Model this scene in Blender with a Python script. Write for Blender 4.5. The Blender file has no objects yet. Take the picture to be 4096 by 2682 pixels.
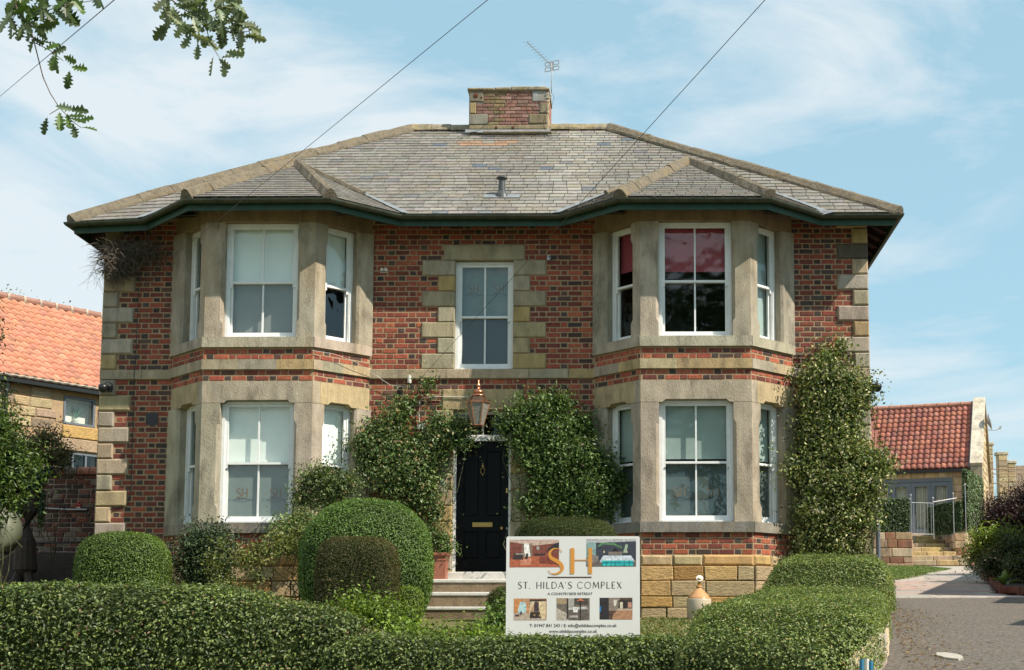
import bpy, math, random
import numpy as np
from mathutils import Matrix, Vector, noise as mnoise

SC = bpy.context.scene
C = SC.collection
RAD = math.radians
random.seed(7)
RNG = np.random.default_rng(7)

# ------------------------------------------------------------------ camera
cam_d = bpy.data.cameras.new('camera')
cam = bpy.data.objects.new('camera', cam_d)
C.objects.link(cam)
SC.camera = cam
cam_d.sensor_width = 36.0
cam_d.lens = 46.96
cam_d.shift_x = -0.1138
cam_d.shift_y = 0.1540
cam_d.clip_start = 0.1
cam_d.clip_end = 2000
CAM = Vector((2.4526, -21.1965, -0.2727))


def cam_rot(p, y, r):
    Rz = Matrix.Rotation(y, 3, 'Z')
    Rx = Matrix.Rotation(p, 3, 'X')
    Ry = Matrix.Rotation(r, 3, 'Y')
    return Rz @ Rx @ Ry


Rc = cam_rot(RAD(5.707), RAD(0.366), RAD(0.0815))
M3 = Matrix((Rc.col[0], Rc.col[2], -Rc.col[1])).transposed()
cam.matrix_world = Matrix.Translation(CAM) @ M3.to_4x4()

# ------------------------------------------------------------------ sun and sky
SUN_EL, SUN_AZ = RAD(46.5), RAD(63)
sdir = Vector((math.cos(SUN_EL) * math.sin(SUN_AZ), -math.cos(SUN_EL) * math.cos(SUN_AZ), math.sin(SUN_EL)))
sun_d = bpy.data.lights.new('sun', 'SUN')
sun_d.energy = 4.7
sun_d.angle = RAD(0.55)
sun_d.color = (1.0, 0.91, 0.78)
sun = bpy.data.objects.new('sun', sun_d)
C.objects.link(sun)
sun.rotation_euler = sdir.to_track_quat('Z', 'Y').to_euler()

world = bpy.data.worlds.new('World')
SC.world = world
world.use_nodes = True
wn = world.node_tree.nodes
wl = world.node_tree.links
wn.clear()
wo = wn.new('ShaderNodeOutputWorld')
bg = wn.new('ShaderNodeBackground')
sky = wn.new('ShaderNodeTexSky')
sky.sky_type = 'NISHITA'
sky.sun_disc = False
sky.sun_elevation = SUN_EL
sky.sun_rotation = math.atan2(sdir.x, sdir.y)
sky.air_density = 1.0
sky.dust_density = 0.6
sky.ozone_density = 1.2
tc = wn.new('ShaderNodeTexCoord')
mp = wn.new('ShaderNodeMapping')
mp.inputs['Scale'].default_value = (1.0, 1.0, 2.6)
mp.inputs['Rotation'].default_value = (0.1, RAD(14), 0.4)
n1 = wn.new('ShaderNodeTexNoise')
n1.inputs['Scale'].default_value = 3.6
n1.inputs['Detail'].default_value = 9
n1.inputs['Roughness'].default_value = 0.58
n1.inputs['Distortion'].default_value = 0.55
n2 = wn.new('ShaderNodeTexNoise')
n2.inputs['Scale'].default_value = 1.25
n2.inputs['Detail'].default_value = 2
sep = wn.new('ShaderNodeSeparateXYZ')
m_a = wn.new('ShaderNodeMath'); m_a.operation = 'MULTIPLY_ADD'      # broad veil thicker towards the west (-X)
m_a.inputs[1].default_value = -0.80; m_a.inputs[2].default_value = -0.09
m_b = wn.new('ShaderNodeMath'); m_b.operation = 'ADD'
m_c = wn.new('ShaderNodeMath'); m_c.operation = 'MULTIPLY_ADD'; m_c.inputs[1].default_value = 0.55
cr = wn.new('ShaderNodeValToRGB')
cr.color_ramp.elements[0].position = 0.60
cr.color_ramp.elements[0].color = (0, 0, 0, 1)
cr.color_ramp.elements[1].position = 1.0
cr.color_ramp.elements[1].color = (1, 1, 1, 1)
mixc = wn.new('ShaderNodeMix'); mixc.data_type = 'RGBA'
mixc.inputs[7].default_value = (5.1, 5.45, 5.65, 1)
wl.new(tc.outputs['Generated'], mp.inputs['Vector'])
wl.new(mp.outputs[0], n1.inputs['Vector'])
wl.new(tc.outputs['Generated'], n2.inputs['Vector'])
wl.new(tc.outputs['Generated'], sep.inputs[0])
wl.new(sep.outputs['X'], m_a.inputs[0])
wl.new(n2.outputs['Fac'], m_c.inputs[0])
wl.new(m_a.outputs[0], m_c.inputs[2])
m_d = wn.new('ShaderNodeMath'); m_d.operation = 'MULTIPLY_ADD'; m_d.inputs[1].default_value = 2.3; m_d.inputs[2].default_value = -0.66
wl.new(n1.outputs['Fac'], m_d.inputs[0])
wl.new(m_d.outputs[0], m_b.inputs[0])
wl.new(m_c.outputs[0], m_b.inputs[1])
wl.new(m_b.outputs[0], cr.inputs['Fac'])
veil = wn.new('ShaderNodeMath'); veil.operation = 'MULTIPLY_ADD'
veil.inputs[1].default_value = 0.80; veil.inputs[2].default_value = 0.03
wl.new(cr.outputs[0], veil.inputs[0])
wl.new(veil.outputs[0], mixc.inputs[0])
tintm = wn.new('ShaderNodeMix'); tintm.data_type = 'RGBA'; tintm.blend_type = 'MULTIPLY'
tintm.inputs[0].default_value = 1.0
tintm.inputs[7].default_value = (0.9, 1.1, 1.0, 1)
wl.new(sky.outputs[0], tintm.inputs[6])
flat = wn.new('ShaderNodeMix'); flat.data_type = 'RGBA'          # thin even high haze over the clear sky
flat.inputs[0].default_value = 0.72
flat.inputs[7].default_value = (2.65, 4.25, 5.1, 1)
wl.new(tintm.outputs[2], flat.inputs[6])
wl.new(flat.outputs[2], mixc.inputs[6])
wl.new(mixc.outputs[2], bg.inputs['Color'])
bg.inputs['Strength'].default_value = 0.11
wl.new(bg.outputs[0], wo.inputs[0])

SC.view_settings.view_transform = 'Standard'
SC.view_settings.look = 'None'
SC.view_settings.gamma = 1.0
SC.view_settings.use_curve_mapping = False
SC.view_settings.exposure = 0.6
SC.cycles.max_bounces = 6
SC.cycles.transparent_max_bounces = 12
SC.cycles.use_denoising = True


# ------------------------------------------------------------------ materials
def N(nt, t, **kw):
    n = nt.nodes.new(t)
    for k, v in kw.items():
        setattr(n, k, v)
    return n


def mat(name, col, rough=0.85, var=0.25, vscale=8.0, bump=0.0, bscale=60.0, stain=0.0, stcol=(0.05, 0.045, 0.035),
        stscale=1.5, tint=False, metal=0.0, spec=0.5, lichen=None, stretch=None, bd=0.02):
    m = bpy.data.materials.new(name)
    m.use_nodes = True
    nt = m.node_tree
    p = nt.nodes['Principled BSDF']
    L = nt.links.new
    geo = N(nt, 'ShaderNodeNewGeometry')
    pos = geo.outputs['Position']
    if stretch:
        mpn = N(nt, 'ShaderNodeMapping')
        mpn.inputs['Scale'].default_value = stretch
        L(pos, mpn.inputs['Vector'])
        pos = mpn.outputs[0]
    base = N(nt, 'ShaderNodeRGB')
    base.outputs[0].default_value = (*col, 1)
    cur = base.outputs[0]
    if tint:
        at = N(nt, 'ShaderNodeAttribute', attribute_name='tint')
        oi = N(nt, 'ShaderNodeObjectInfo')
        for s in (at.outputs['Color'], oi.outputs['Color']):
            mx = N(nt, 'ShaderNodeMix', data_type='RGBA', blend_type='MULTIPLY')
            mx.inputs[0].default_value = 1
            L(cur, mx.inputs[6]); L(s, mx.inputs[7])
            cur = mx.outputs[2]
    if var:
        nz = N(nt, 'ShaderNodeTexNoise')
        nz.inputs['Scale'].default_value = vscale
        nz.inputs['Detail'].default_value = 6
        nz.inputs['Roughness'].default_value = 0.65
        L(pos, nz.inputs['Vector'])
        mr = N(nt, 'ShaderNodeMapRange')
        mr.inputs[1].default_value = 0.3; mr.inputs[2].default_value = 0.7
        mr.inputs[3].default_value = 1 - var; mr.inputs[4].default_value = 1 + var
        L(nz.outputs['Fac'], mr.inputs[0])
        mx = N(nt, 'ShaderNodeMix', data_type='RGBA', blend_type='MULTIPLY')
        mx.inputs[0].default_value = 1
        L(cur, mx.inputs[6]); L(mr.outputs[0], mx.inputs[7])
        cur = mx.outputs[2]
    for amount, scol, ss in [(stain, stcol, stscale)] + ([(lichen[0], lichen[1], lichen[2])] if lichen else []):
        if not amount:
            continue
        nz = N(nt, 'ShaderNodeTexNoise')
        nz.inputs['Scale'].default_value = ss
        nz.inputs['Detail'].default_value = 8
        nz.inputs['Roughness'].default_value = 0.7
        L(pos, nz.inputs['Vector'])
        mr = N(nt, 'ShaderNodeMapRange')
        mr.inputs[1].default_value = 0.52; mr.inputs[2].default_value = 0.72
        mr.inputs[4].default_value = amount
        L(nz.outputs['Fac'], mr.inputs[0])
        mx = N(nt, 'ShaderNodeMix', data_type='RGBA')
        mx.inputs[7].default_value = (*scol, 1)
        L(mr.outputs[0], mx.inputs[0]); L(cur, mx.inputs[6])
        cur = mx.outputs[2]
    L(cur, p.inputs['Base Color'])
    p.inputs['Roughness'].default_value = rough
    p.inputs['Metallic'].default_value = metal
    p.inputs['Specular IOR Level'].default_value = spec
    if bump:
        nb = N(nt, 'ShaderNodeTexNoise')
        nb.inputs['Scale'].default_value = bscale
        nb.inputs['Detail'].default_value = 6
        nb.inputs['Roughness'].default_value = 0.7
        L(pos, nb.inputs['Vector'])
        bp = N(nt, 'ShaderNodeBump')
        bp.inputs['Strength'].default_value = bump
        bp.inputs['Distance'].default_value = bd
        L(nb.outputs['Fac'], bp.inputs['Height'])
        L(bp.outputs[0], p.inputs['Normal'])
    return m


def leaf_mat(name, rough=0.45, trans=0.3):
    m = bpy.data.materials.new(name)
    m.use_nodes = True
    nt = m.node_tree
    p = nt.nodes['Principled BSDF']
    out = nt.nodes['Material Output']
    L = nt.links.new
    at = N(nt, 'ShaderNodeAttribute', attribute_name='tint')
    oi = N(nt, 'ShaderNodeObjectInfo')
    mx = N(nt, 'ShaderNodeMix', data_type='RGBA', blend_type='MULTIPLY')
    mx.inputs[0].default_value = 1
    L(at.outputs['Color'], mx.inputs[6]); L(oi.outputs['Color'], mx.inputs[7])
    L(mx.outputs[2], p.inputs['Base Color'])
    p.inputs['Roughness'].default_value = rough
    p.inputs['Specular IOR Level'].default_value = 0.45
    tr = N(nt, 'ShaderNodeBsdfTranslucent')
    g = N(nt, 'ShaderNodeMix', data_type='RGBA', blend_type='MULTIPLY')
    g.inputs[0].default_value = 1
    g.inputs[7].default_value = (1.3, 1.35, 0.6, 1)
    L(mx.outputs[2], g.inputs[6]); L(g.outputs[2], tr.inputs['Color'])
    ms = N(nt, 'ShaderNodeMixShader')
    ms.inputs[0].default_value = trans
    L(p.outputs[0], ms.inputs[1]); L(tr.outputs[0], ms.inputs[2]); L(ms.outputs[0], out.inputs[0])
    return m


def glass_mat(name, refl=1.0, wav=0.03, tintc=(0.92, 0.97, 0.95)):
    m = bpy.data.materials.new(name)
    m.use_nodes = True
    nt = m.node_tree
    nt.nodes.clear()
    L = nt.links.new
    out = N(nt, 'ShaderNodeOutputMaterial')
    t = N(nt, 'ShaderNodeBsdfTransparent'); t.inputs[0].default_value = (*tintc, 1)
    g = N(nt, 'ShaderNodeBsdfGlossy'); g.inputs['Roughness'].default_value = 0.015
    lw = N(nt, 'ShaderNodeLayerWeight'); lw.inputs['Blend'].default_value = 0.5
    pw = N(nt, 'ShaderNodeMath', operation='POWER'); pw.inputs[1].default_value = 5
    L(lw.outputs['Facing'], pw.inputs[0])
    fr = pw
    mm = N(nt, 'ShaderNodeMath', operation='MULTIPLY_ADD'); mm.inputs[1].default_value = 0.9; mm.inputs[2].default_value = 0.085 * refl
    geo = N(nt, 'ShaderNodeNewGeometry')
    nz = N(nt, 'ShaderNodeTexNoise'); nz.inputs['Scale'].default_value = 3.2; nz.inputs['Detail'].default_value = 1.5
    L(geo.outputs['Position'], nz.inputs['Vector'])
    bp = N(nt, 'ShaderNodeBump'); bp.inputs['Strength'].default_value = 0.35; bp.inputs['Distance'].default_value = wav
    L(nz.outputs['Fac'], bp.inputs['Height']); L(bp.outputs[0], g.inputs['Normal'])
    mx = N(nt, 'ShaderNodeMixShader')
    L(fr.outputs[0], mm.inputs[0]); L(mm.outputs[0], mx.inputs[0])
    L(t.outputs[0], mx.inputs[1]); L(g.outputs[0], mx.inputs[2]); L(mx.outputs[0], out.inputs[0])
    return m


W1 = (1, 1, 1)
M = dict(
    brick=mat('brick', W1, 0.9, 0.34, 14, 0.55, 45, tint=True, stain=0.45, stcol=(0.045, 0.03, 0.028), stscale=9),
    mortar=mat('mortar', (0.34, 0.235, 0.14), 0.95, 0.2, 10, 0.3, 80),
    mortar_grey=mat('mortar_grey', (0.36, 0.32, 0.26), 0.95, 0.3, 10, 0.5, 60),
    stone=mat('stone', W1, 0.92, 0.28, 5, 0.6, 45, tint=True, stain=0.75, stcol=(0.085, 0.07, 0.052), stscale=2.4, stretch=(1.3, 1.3, .5), lichen=(0.55, (.33, .235, .115), 1.3), bd=.03),
    rough_stone=mat('rough_stone', W1, 0.92, 0.28, 9, 0.9, 14, tint=True, stain=0.25, stcol=(0.12, 0.08, 0.045), stscale=2.2, stretch=(1, 1, 2.6), bd=0.05),
    slate=mat('slate', W1, 0.72, 0.32, 11, 0.6, 60, tint=True, stain=0.5, stcol=(0.30, 0.29, 0.26), stscale=7,
              lichen=(0.5, (0.20, 0.17, 0.11), 1.3)),
    ridge_stone=mat('ridge_stone', (0.185, 0.152, 0.105), 0.95, 0.4, 12, 1.0, 26, stain=0.8, stcol=(0.10, 0.085, 0.07), stscale=6,
                    lichen=(0.6, (0.25, 0.17, 0.055), 3.2), bd=0.04),
    cap=mat('cap', (0.27, 0.23, 0.16), 0.95, 0.4, 9, 0.9, 26, stain=0.6, stcol=(0.09, 0.08, 0.06), stscale=5, lichen=(0.9, (0.34, 0.24, 0.05), 4)),
    lead=mat('lead', (0.24, 0.255, 0.265), 0.5, 0.25, 6, 0.4, 12, metal=0.25),
    gutter=mat('gutter', (0.032, 0.038, 0.022), 0.5, 0.5, 7, 0.2, 30, stain=0.6, stcol=(0.09, 0.07, 0.03), stscale=3),
    fascia=mat('fascia', (0.006, 0.044, 0.022), 0.55, 0.35, 9, 0.25, 40, stain=0.35, stcol=(0.02, 0.02, 0.015), stscale=5),
    soffit=mat('soffit', (0.035, 0.020, 0.014), 0.8, 0.3, 5, 0.3, 30),
    white=mat('white', (0.74, 0.75, 0.74), 0.45, 0.06, 6, 0.15, 60, stain=0.25, stcol=(0.42, 0.40, 0.35), stscale=10),
    black=mat('black', (0.005, 0.005, 0.006), 0.3, 0.2, 10, 0.08, 30, spec=0.12),
    black_plastic=mat('black_plastic', (0.012, 0.012, 0.012), 0.35, 0.1),
    brass=mat('brass', (0.55, 0.36, 0.12), 0.32, 0.1, metal=0.9),
    copper=mat('copper', (0.62, 0.27, 0.16), 0.3, 0.25, 20, metal=0.85),
    steel=mat('steel', (0.42, 0.42, 0.42), 0.4, 0.15, metal=0.6),
    wire=mat('wire', (0.03, 0.03, 0.032), 0.6, 0.0),
    cable=mat('cable', (0.5, 0.48, 0.44), 0.6, 0.1),
    cream=mat('cream', (0.62, 0.60, 0.54), 0.5, 0.1),
    blind_w=mat('blind_white', (0.88, 0.89, 0.86), 0.9, 0.03, 2),
    blind_l=mat('blind_pale_green', (0.36, 0.42, 0.40), 0.9, 0.08, 2),
    blind_g=mat('blind_grey', (0.25, 0.255, 0.25), 0.9, 0.05, 1.5),
    film=mat('frosted_film', (0.085, 0.108, 0.104), 0.85, 0.12, 3),
    film_l=mat('frosted_film_pale', (0.185, 0.225, 0.215), 0.85, 0.12, 3),
    film_d=mat('dark_film', (0.04, 0.042, 0.040), 0.8, 0.2, 2),
    blind_r=mat('blind_red', (0.36, 0.06, 0.085), 0.85, 0.1, 2),
    room=mat('room', (0.022, 0.018, 0.015), 0.9, 0.3, 1),
    curtain=mat('curtain', (0.48, 0.45, 0.39), 0.9, 0.1, 3),
    glass=glass_mat('glass'),
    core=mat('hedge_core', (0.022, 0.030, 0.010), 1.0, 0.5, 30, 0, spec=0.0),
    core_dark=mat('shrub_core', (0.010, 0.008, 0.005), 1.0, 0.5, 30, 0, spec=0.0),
    leaf=leaf_mat('leaf', 0.45, 0.24),
    leaf_matt=leaf_mat('leaf_matt', 0.6, 0.22),
    petal=leaf_mat('petal', 0.7, 0.3),
    bark=mat('bark', (0.10, 0.075, 0.05), 0.95, 0.5, 12, 1.0, 18, stretch=(3, 3, 0.6)),
    dead_bark=mat('dead_bark', (0.055, 0.042, 0.033), 0.95, 0.5, 10, 1.0, 12, stretch=(3, 3, 0.5)),
    stem=mat('stem', (0.07, 0.07, 0.03), 0.8, 0.3),
    twig=mat('twig', (0.13, 0.09, 0.065), 0.85, 0.4, 30),
    grass_ground=mat('grass_ground', (0.12, 0.12, 0.035), 1.0, 0.45, 14, 0.8, 50, stain=0.6, stcol=(0.22, 0.18, 0.08), stscale=3),
    earth=mat('earth', (0.028, 0.020, 0.013), 1.0, 0.5, 9, 1.0, 20),
    asphalt=mat('asphalt', (0.165, 0.142, 0.118), 0.93, 0.75, 26, 1.0, 40, stain=0.85, stcol=(0.27, 0.22, 0.17), stscale=13, bd=.04,
                lichen=(0.35, (0.075, 0.068, 0.06), 1.1)),
    paving=mat('paving', W1, 0.9, 0.15, 6, 0.4, 40, tint=True, stain=0.3, stcol=(0.2, 0.18, 0.15), stscale=4),
    kerb=mat('kerb', (0.55, 0.52, 0.45), 0.85, 0.1, 6, 0.3, 40),
    nosing=mat('nosing', (0.56, 0.55, 0.51), 0.8, 0.15, 9, 0.3, 40, stain=0.5, stcol=(0.28, 0.25, 0.2), stscale=6),
    step=mat('step', (0.205, 0.150, 0.092), 0.9, 0.3, 6, 0.8, 40, stain=0.4, stcol=(0.07, 0.05, 0.035), stscale=4),
    tile=mat('pantile', W1, 0.85, 0.16, 6, 0.3, 40, tint=True, stain=0.2, stcol=(0.2, 0.09, 0.06), stscale=3),
    tile_old=mat('pantile_weathered', W1, 0.85, 0.25, 6, 0.4, 40, tint=True, stain=0.45, stcol=(0.085, 0.05, 0.045), stscale=2.5),
    grey_paint=mat('grey_paint', (0.125, 0.145, 0.17), 0.5, 0.08, 4),
    tank=mat('tank', (0.15, 0.165, 0.115), 0.5, 0.12, 4),
    terracotta=mat('terracotta', (0.33, 0.12, 0.07), 0.75, 0.2, 12, 0.3, 30, stain=0.3, stcol=(0.42, 0.25, 0.18), stscale=6),
    jug_top=mat('jug_top', (0.50, 0.27, 0.12), 0.22, 0.12, 10),
    jug_body=mat('jug_body', (0.50, 0.42, 0.31), 0.35, 0.06, 6),
    sign=mat('sign_board', (0.68, 0.675, 0.66), 0.35, 0.03, 2),
    printed=mat('printed', W1, 0.45, 0.45, 38, tint=True),
    orange=mat('orange_print', (0.62, 0.27, 0.045), 0.45, 0.0),
    maroon=mat('maroon_print', (0.05, 0.012, 0.012), 0.45, 0.0),
    dark_print=mat('dark_print', (0.04, 0.04, 0.045), 0.5, 0.0),
    logo=mat('logo_print', (0.20, 0.115, 0.045), 0.6, 0.0),
    logo_dark=mat('logo_dark', (0.035, 0.04, 0.042), 0.6, 0.0),
    rust=mat('rust', (0.10, 0.03, 0.014), 0.9, 0.4, 20, 0.6, 40),
    timber=mat('timber', (0.35, 0.24, 0.15), 0.8, 0.2, 6),
    trellis=mat('trellis', (0.13, 0.10, 0.075), 0.85, 0.3, 12),
    blue=mat('blue_plastic', (0.03, 0.19, 0.33), 0.4, 0.2, 10),
    red=mat('red_plastic', (0.38, 0.02, 0.02), 0.5, 0.1),
    plaster=mat('plaster', (0.82, 0.80, 0.70), 0.9, 0.05, 3),
)


# ------------------------------------------------------------------ mesh helpers
def link(o, parent=None, name=None):
    C.objects.link(o)
    if parent is not None:
        o.parent = parent
        o.matrix_parent_inverse = Matrix.Translation(-Vector(parent.location)) if parent.type == 'EMPTY' else Matrix()
    return o


def thing(name, label, cat, loc=(0, 0, 0), group=None):
    o = bpy.data.objects.new(name, None)
    o.empty_display_size = 0.2
    o.location = loc
    C.objects.link(o)
    o['label'] = label
    o['category'] = cat
    if group:
        o['group'] = group
    return o


def tag(o, label, cat, group=None, kind=None):
    if label: o['label'] = label
    if cat: o['category'] = cat
    if group: o['group'] = group
    if kind: o['kind'] = kind
    return o


class MB:
    """collects polygons, each with a tint colour"""

    def __init__(self):
        self.v = []; self.f = []; self.c = []

    def poly(self, pts, col=W1):
        n = len(self.v)
        self.v.extend([tuple(p) for p in pts])
        self.f.append(list(range(n, n + len(pts))))
        self.c.append(col)

    def add(self, verts, faces, col=W1):
        n = len(self.v)
        self.v.extend([tuple(p) for p in verts])
        for f in faces:
            self.f.append([i + n for i in f]); self.c.append(col)

    def box(self, x0, x1, y0, y1, z0, z1, col=W1):
        self.add([(x0, y0, z0), (x1, y0, z0), (x1, y1, z0), (x0, y1, z0), (x0, y0, z1), (x1, y0, z1), (x1, y1, z1), (x0, y1, z1)],
                 [(0, 3, 2, 1), (4, 5, 6, 7), (0, 1, 5, 4), (1, 2, 6, 5), (2, 3, 7, 6), (3, 0, 4, 7)], col)

    def prism(self, poly, z0, z1, col=W1):
        """poly: plan points counter-clockwise seen from above"""
        n = len(poly)
        v = [(p[0], p[1], z0) for p in poly] + [(p[0], p[1], z1) for p in poly]
        f = [tuple(range(n - 1, -1, -1)), tuple(range(n, 2 * n))]
        f += [(i, (i + 1) % n, n + (i + 1) % n, n + i) for i in range(n)]
        self.add(v, f, col)

    def fplate(self, F, ab, c0, c1, col=W1):
        """extrude polygon ab (a right, b up) in face frame F from depth c0 to c1 (c outward)"""
        n = len(ab)
        v = [F.p(a, b, c0) for a, b in ab] + [F.p(a, b, c1) for a, b in ab]
        f = [tuple(range(n - 1, -1, -1)), tuple(range(n, 2 * n))]
        f += [(i, (i + 1) % n, n + (i + 1) % n, n + i) for i in range(n)]
        self.add(v, f, col)

    def fbox(self, F, a0, a1, b0, b1, c0, c1, col=W1):
        self.fplate(F, [(a0, b0), (a1, b0), (a1, b1), (a0, b1)], c0, c1, col)

    def block(self, F, a0, a1, b0, b1, c0, c1, ch=0.006, jit=0.0, col=W1):
        """box with a chamfered outer face"""
        r = lambda: random.uniform(-jit, jit) if jit else 0.0
        A = [(a0, b0), (a1, b0), (a1, b1), (a0, b1)]
        J = [(r(), r()) for _ in range(4)]
        s = [(1, 1), (-1, 1), (-1, -1), (1, -1)]
        v = [F.p(a, b, c0) for a, b in A]
        v += [F.p(a + j[0], b + j[1], c1 - ch) for (a, b), j in zip(A, J)]
        v += [F.p(a + j[0] + ch * q[0], b + j[1] + ch * q[1], c1) for (a, b), j, q in zip(A, J, s)]
        f = []
        for k in (0, 4):
            for i in range(4):
                f.append((k + i, k + (i + 1) % 4, k + 4 + (i + 1) % 4, k + 4 + i))
        f.append((8, 9, 10, 11))
        self.add(v, f, col)

    def tube(self, pts, r, seg=6, col=W1, r2=None, cap=True):
        pts = [Vector(p) for p in pts]
        n = len(pts)
        rings = []
        up = Vector((0, 0, 1))
        for i, p in enumerate(pts):
            d = (pts[min(i + 1, n - 1)] - pts[max(i - 1, 0)])
            if d.length < 1e-9: d = Vector((0, 0, 1))
            d.normalize()
            a = d.cross(up)
            if a.length < 0.05: a = d.cross(Vector((1, 0, 0)))
            a.normalize(); b = d.cross(a)
            rr = r if r2 is None else r + (r2 - r) * i / max(1, n - 1)
            rings.append([p + (a * math.cos(2 * math.pi * k / seg) + b * math.sin(2 * math.pi * k / seg)) * rr for k in range(seg)])
        v = [q for R_ in rings for q in R_]
        f = []
        for i in range(n - 1):
            for k in range(seg):
                k2 = (k + 1) % seg
                f.append((i * seg + k, i * seg + k2, (i + 1) * seg + k2, (i + 1) * seg + k))
        if cap:
            f.append(tuple(range(seg - 1, -1, -1))); f.append(tuple((n - 1) * seg + k for k in range(seg)))
        self.add(v, f, col)

    def lathe(self, prof, center, seg=20, col=W1, axis=None):
        """prof: list of (radius, height)"""
        c = Vector(center)
        v = []
        for r, h in prof:
            for k in range(seg):
                t = 2 * math.pi * k / seg
                q = Vector((r * math.cos(t), r * math.sin(t), h))
                if axis is not None: q = axis @ q
                v.append(c + q)
        f = []
        for i in range(len(prof) - 1):
            for k in range(seg):
                k2 = (k + 1) % seg
                f.append((i * seg + k, i * seg + k2, (i + 1) * seg + k2, (i + 1) * seg + k))
        f.append(tuple(range(seg - 1, -1, -1))); f.append(tuple((len(prof) - 1) * seg + k for k in range(seg)))
        self.add(v, f, col)

    def mesh(self, name, m, smooth=False):
        me = bpy.data.meshes.new(name)
        me.from_pydata(self.v, [], self.f)
        at = me.color_attributes.new('tint', 'FLOAT_COLOR', 'CORNER')
        arr = np.ones((len(me.loops), 4), np.float32)
        k = 0
        for f, c in zip(self.f, self.c):
            arr[k:k + len(f), :3] = c
            k += len(f)
        at.data.foreach_set('color', arr.ravel())
        me.materials.append(m)
        if smooth:
            me.polygons.foreach_set('use_smooth', np.ones(len(me.polygons), bool))
        me.update()
        return me

    def build(self, name, m, parent=None, smooth=False, kind=None, label=None):
        o = bpy.data.objects.new(name, self.mesh(name, m, smooth))
        link(o, parent)
        if kind: o['kind'] = kind
        if label: o['label'] = label
        return o


class Frame:
    def __init__(self, O, U, W=(0, 0, 1)):
        self.O = Vector(O); self.U = Vector(U).normalized(); self.W = Vector(W).normalized()
        self.N = self.U.cross(self.W)      # outward: for U=+X, W=+Z gives -Y

    def p(self, a, b, c=0.0):
        return self.O + self.U * a + self.W * b + self.N * c


def place(name, me, parent, mtx, col=None):
    o = bpy.data.objects.new(name, me)
    C.objects.link(o)
    o.parent = parent
    o.matrix_parent_inverse = Matrix.Translation(-Vector(parent.location))
    o.matrix_basis = mtx
    if col: o.color = (*col, 1)
    return o


def fmatrix(F, a, b, c):
    m = Matrix((F.U, F.W, F.N)).transposed().to_4x4()      # local x=U, y=W, z=N
    m.translation = F.p(a, b, c)
    return m


ID = Frame((0, 0, 0), (1, 0, 0), (0, 1, 0))                # local frame: x right, y up, z out


def vary(c, d=0.12, h=0.04):
    k = 1 + random.uniform(-d, d)
    return tuple(max(0.0, x * k * (1 + random.uniform(-h, h))) for x in c)


# ------------------------------------------------------------------ foliage helpers
def grid_noise(P, amp, freq, seed):
    if amp == 0: return 0
    r = np.random.default_rng(seed)
    out = np.zeros(P.shape[:-1])
    for k in range(6):
        d = r.normal(size=3); d /= np.linalg.norm(d)
        fq = freq * (1.6 ** (k % 3)) * r.uniform(.8, 1.2)
        out += np.sin(P @ d * fq + r.uniform(0, 6.28)) / (1.5 ** (k % 3))
    return out * amp / 3


def ellipsoid_grid(c, r, e=1.0, nu=40, nv=22, zmin=-1.0, amp=0.04, freq=6, seed=1):
    u = np.linspace(0, 2 * np.pi, nu); v = np.linspace(math.asin(zmin), np.pi / 2, nv)
    U, V = np.meshgrid(u, v, indexing='ij')
    sg = lambda x, k: np.sign(x) * np.abs(x) ** k
    X = sg(np.cos(V), e) * sg(np.cos(U), e); Y = sg(np.cos(V), e) * sg(np.sin(U), e); Z = sg(np.sin(V), e)
    D = np.stack([X, Y, Z], -1)
    P = D * np.array(r) + np.array(c)
    nrm = D / np.maximum(1e-6, np.linalg.norm(D, axis=-1, keepdims=True))
    return P + nrm * np.asarray(grid_noise(P, amp, freq, seed))[..., None]


def hedge_grid(st, e=0.5, na=26, ns=70, amp=0.03, freq=7, seed=2, k=6):
    """st: rows of x,y,zbase,ztop,halfwidth ; cross-section rounded box"""
    st = np.array(st, float)
    t = np.linspace(0, len(st) - 1, ns)
    S = np.stack([np.interp(t, np.arange(len(st)), st[:, k]) for k in range(5)], -1)
    d = np.gradient(S[:, :2], axis=0); d /= np.linalg.norm(d, axis=1, keepdims=True)
    n = np.stack([d[:, 1], -d[:, 0]], -1)
    a = np.linspace(0, np.pi, na)
    ca = np.sign(np.cos(a)) * np.abs(np.cos(a)) ** e; sa = np.abs(np.sin(a)) ** e
    P = np.zeros((ns, na, 3))
    P[..., 0] = S[:, None, 0] + n[:, None, 0] * S[:, None, 4] * ca
    P[..., 1] = S[:, None, 1] + n[:, None, 1] * S[:, None, 4] * ca
    P[..., 2] = S[:, None, 2] + (S[:, None, 3] - S[:, None, 2]) * sa
    # closed rounded ends
    cen = S[:, :3].copy(); cen[:, 2] = S[:, 2] * .5 + S[:, 3] * .5
    for i in range(k):
        w = math.sqrt(max(0.0, 1 - ((k - i) / k) ** 2)) if i else 0.02
        for j in (i, ns - 1 - i):
            ax = P[j].copy()
            P[j] = cen[j] + (ax - cen[j]) * (0.25 + 0.75 * w)
    nr = P - cen[:, None, :]; nr /= np.maximum(1e-6, np.linalg.norm(nr, axis=-1, keepdims=True))
    return P + nr * np.asarray(grid_noise(P, amp, freq, seed))[..., None]


def grid_tris(P):
    a = P[:-1, :-1]; b = P[1:, :-1]; c = P[1:, 1:]; d = P[:-1, 1:]
    T = np.concatenate([np.stack([a, b, c], 2).reshape(-1, 3, 3), np.stack([a, c, d], 2).reshape(-1, 3, 3)])
    return T


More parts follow.
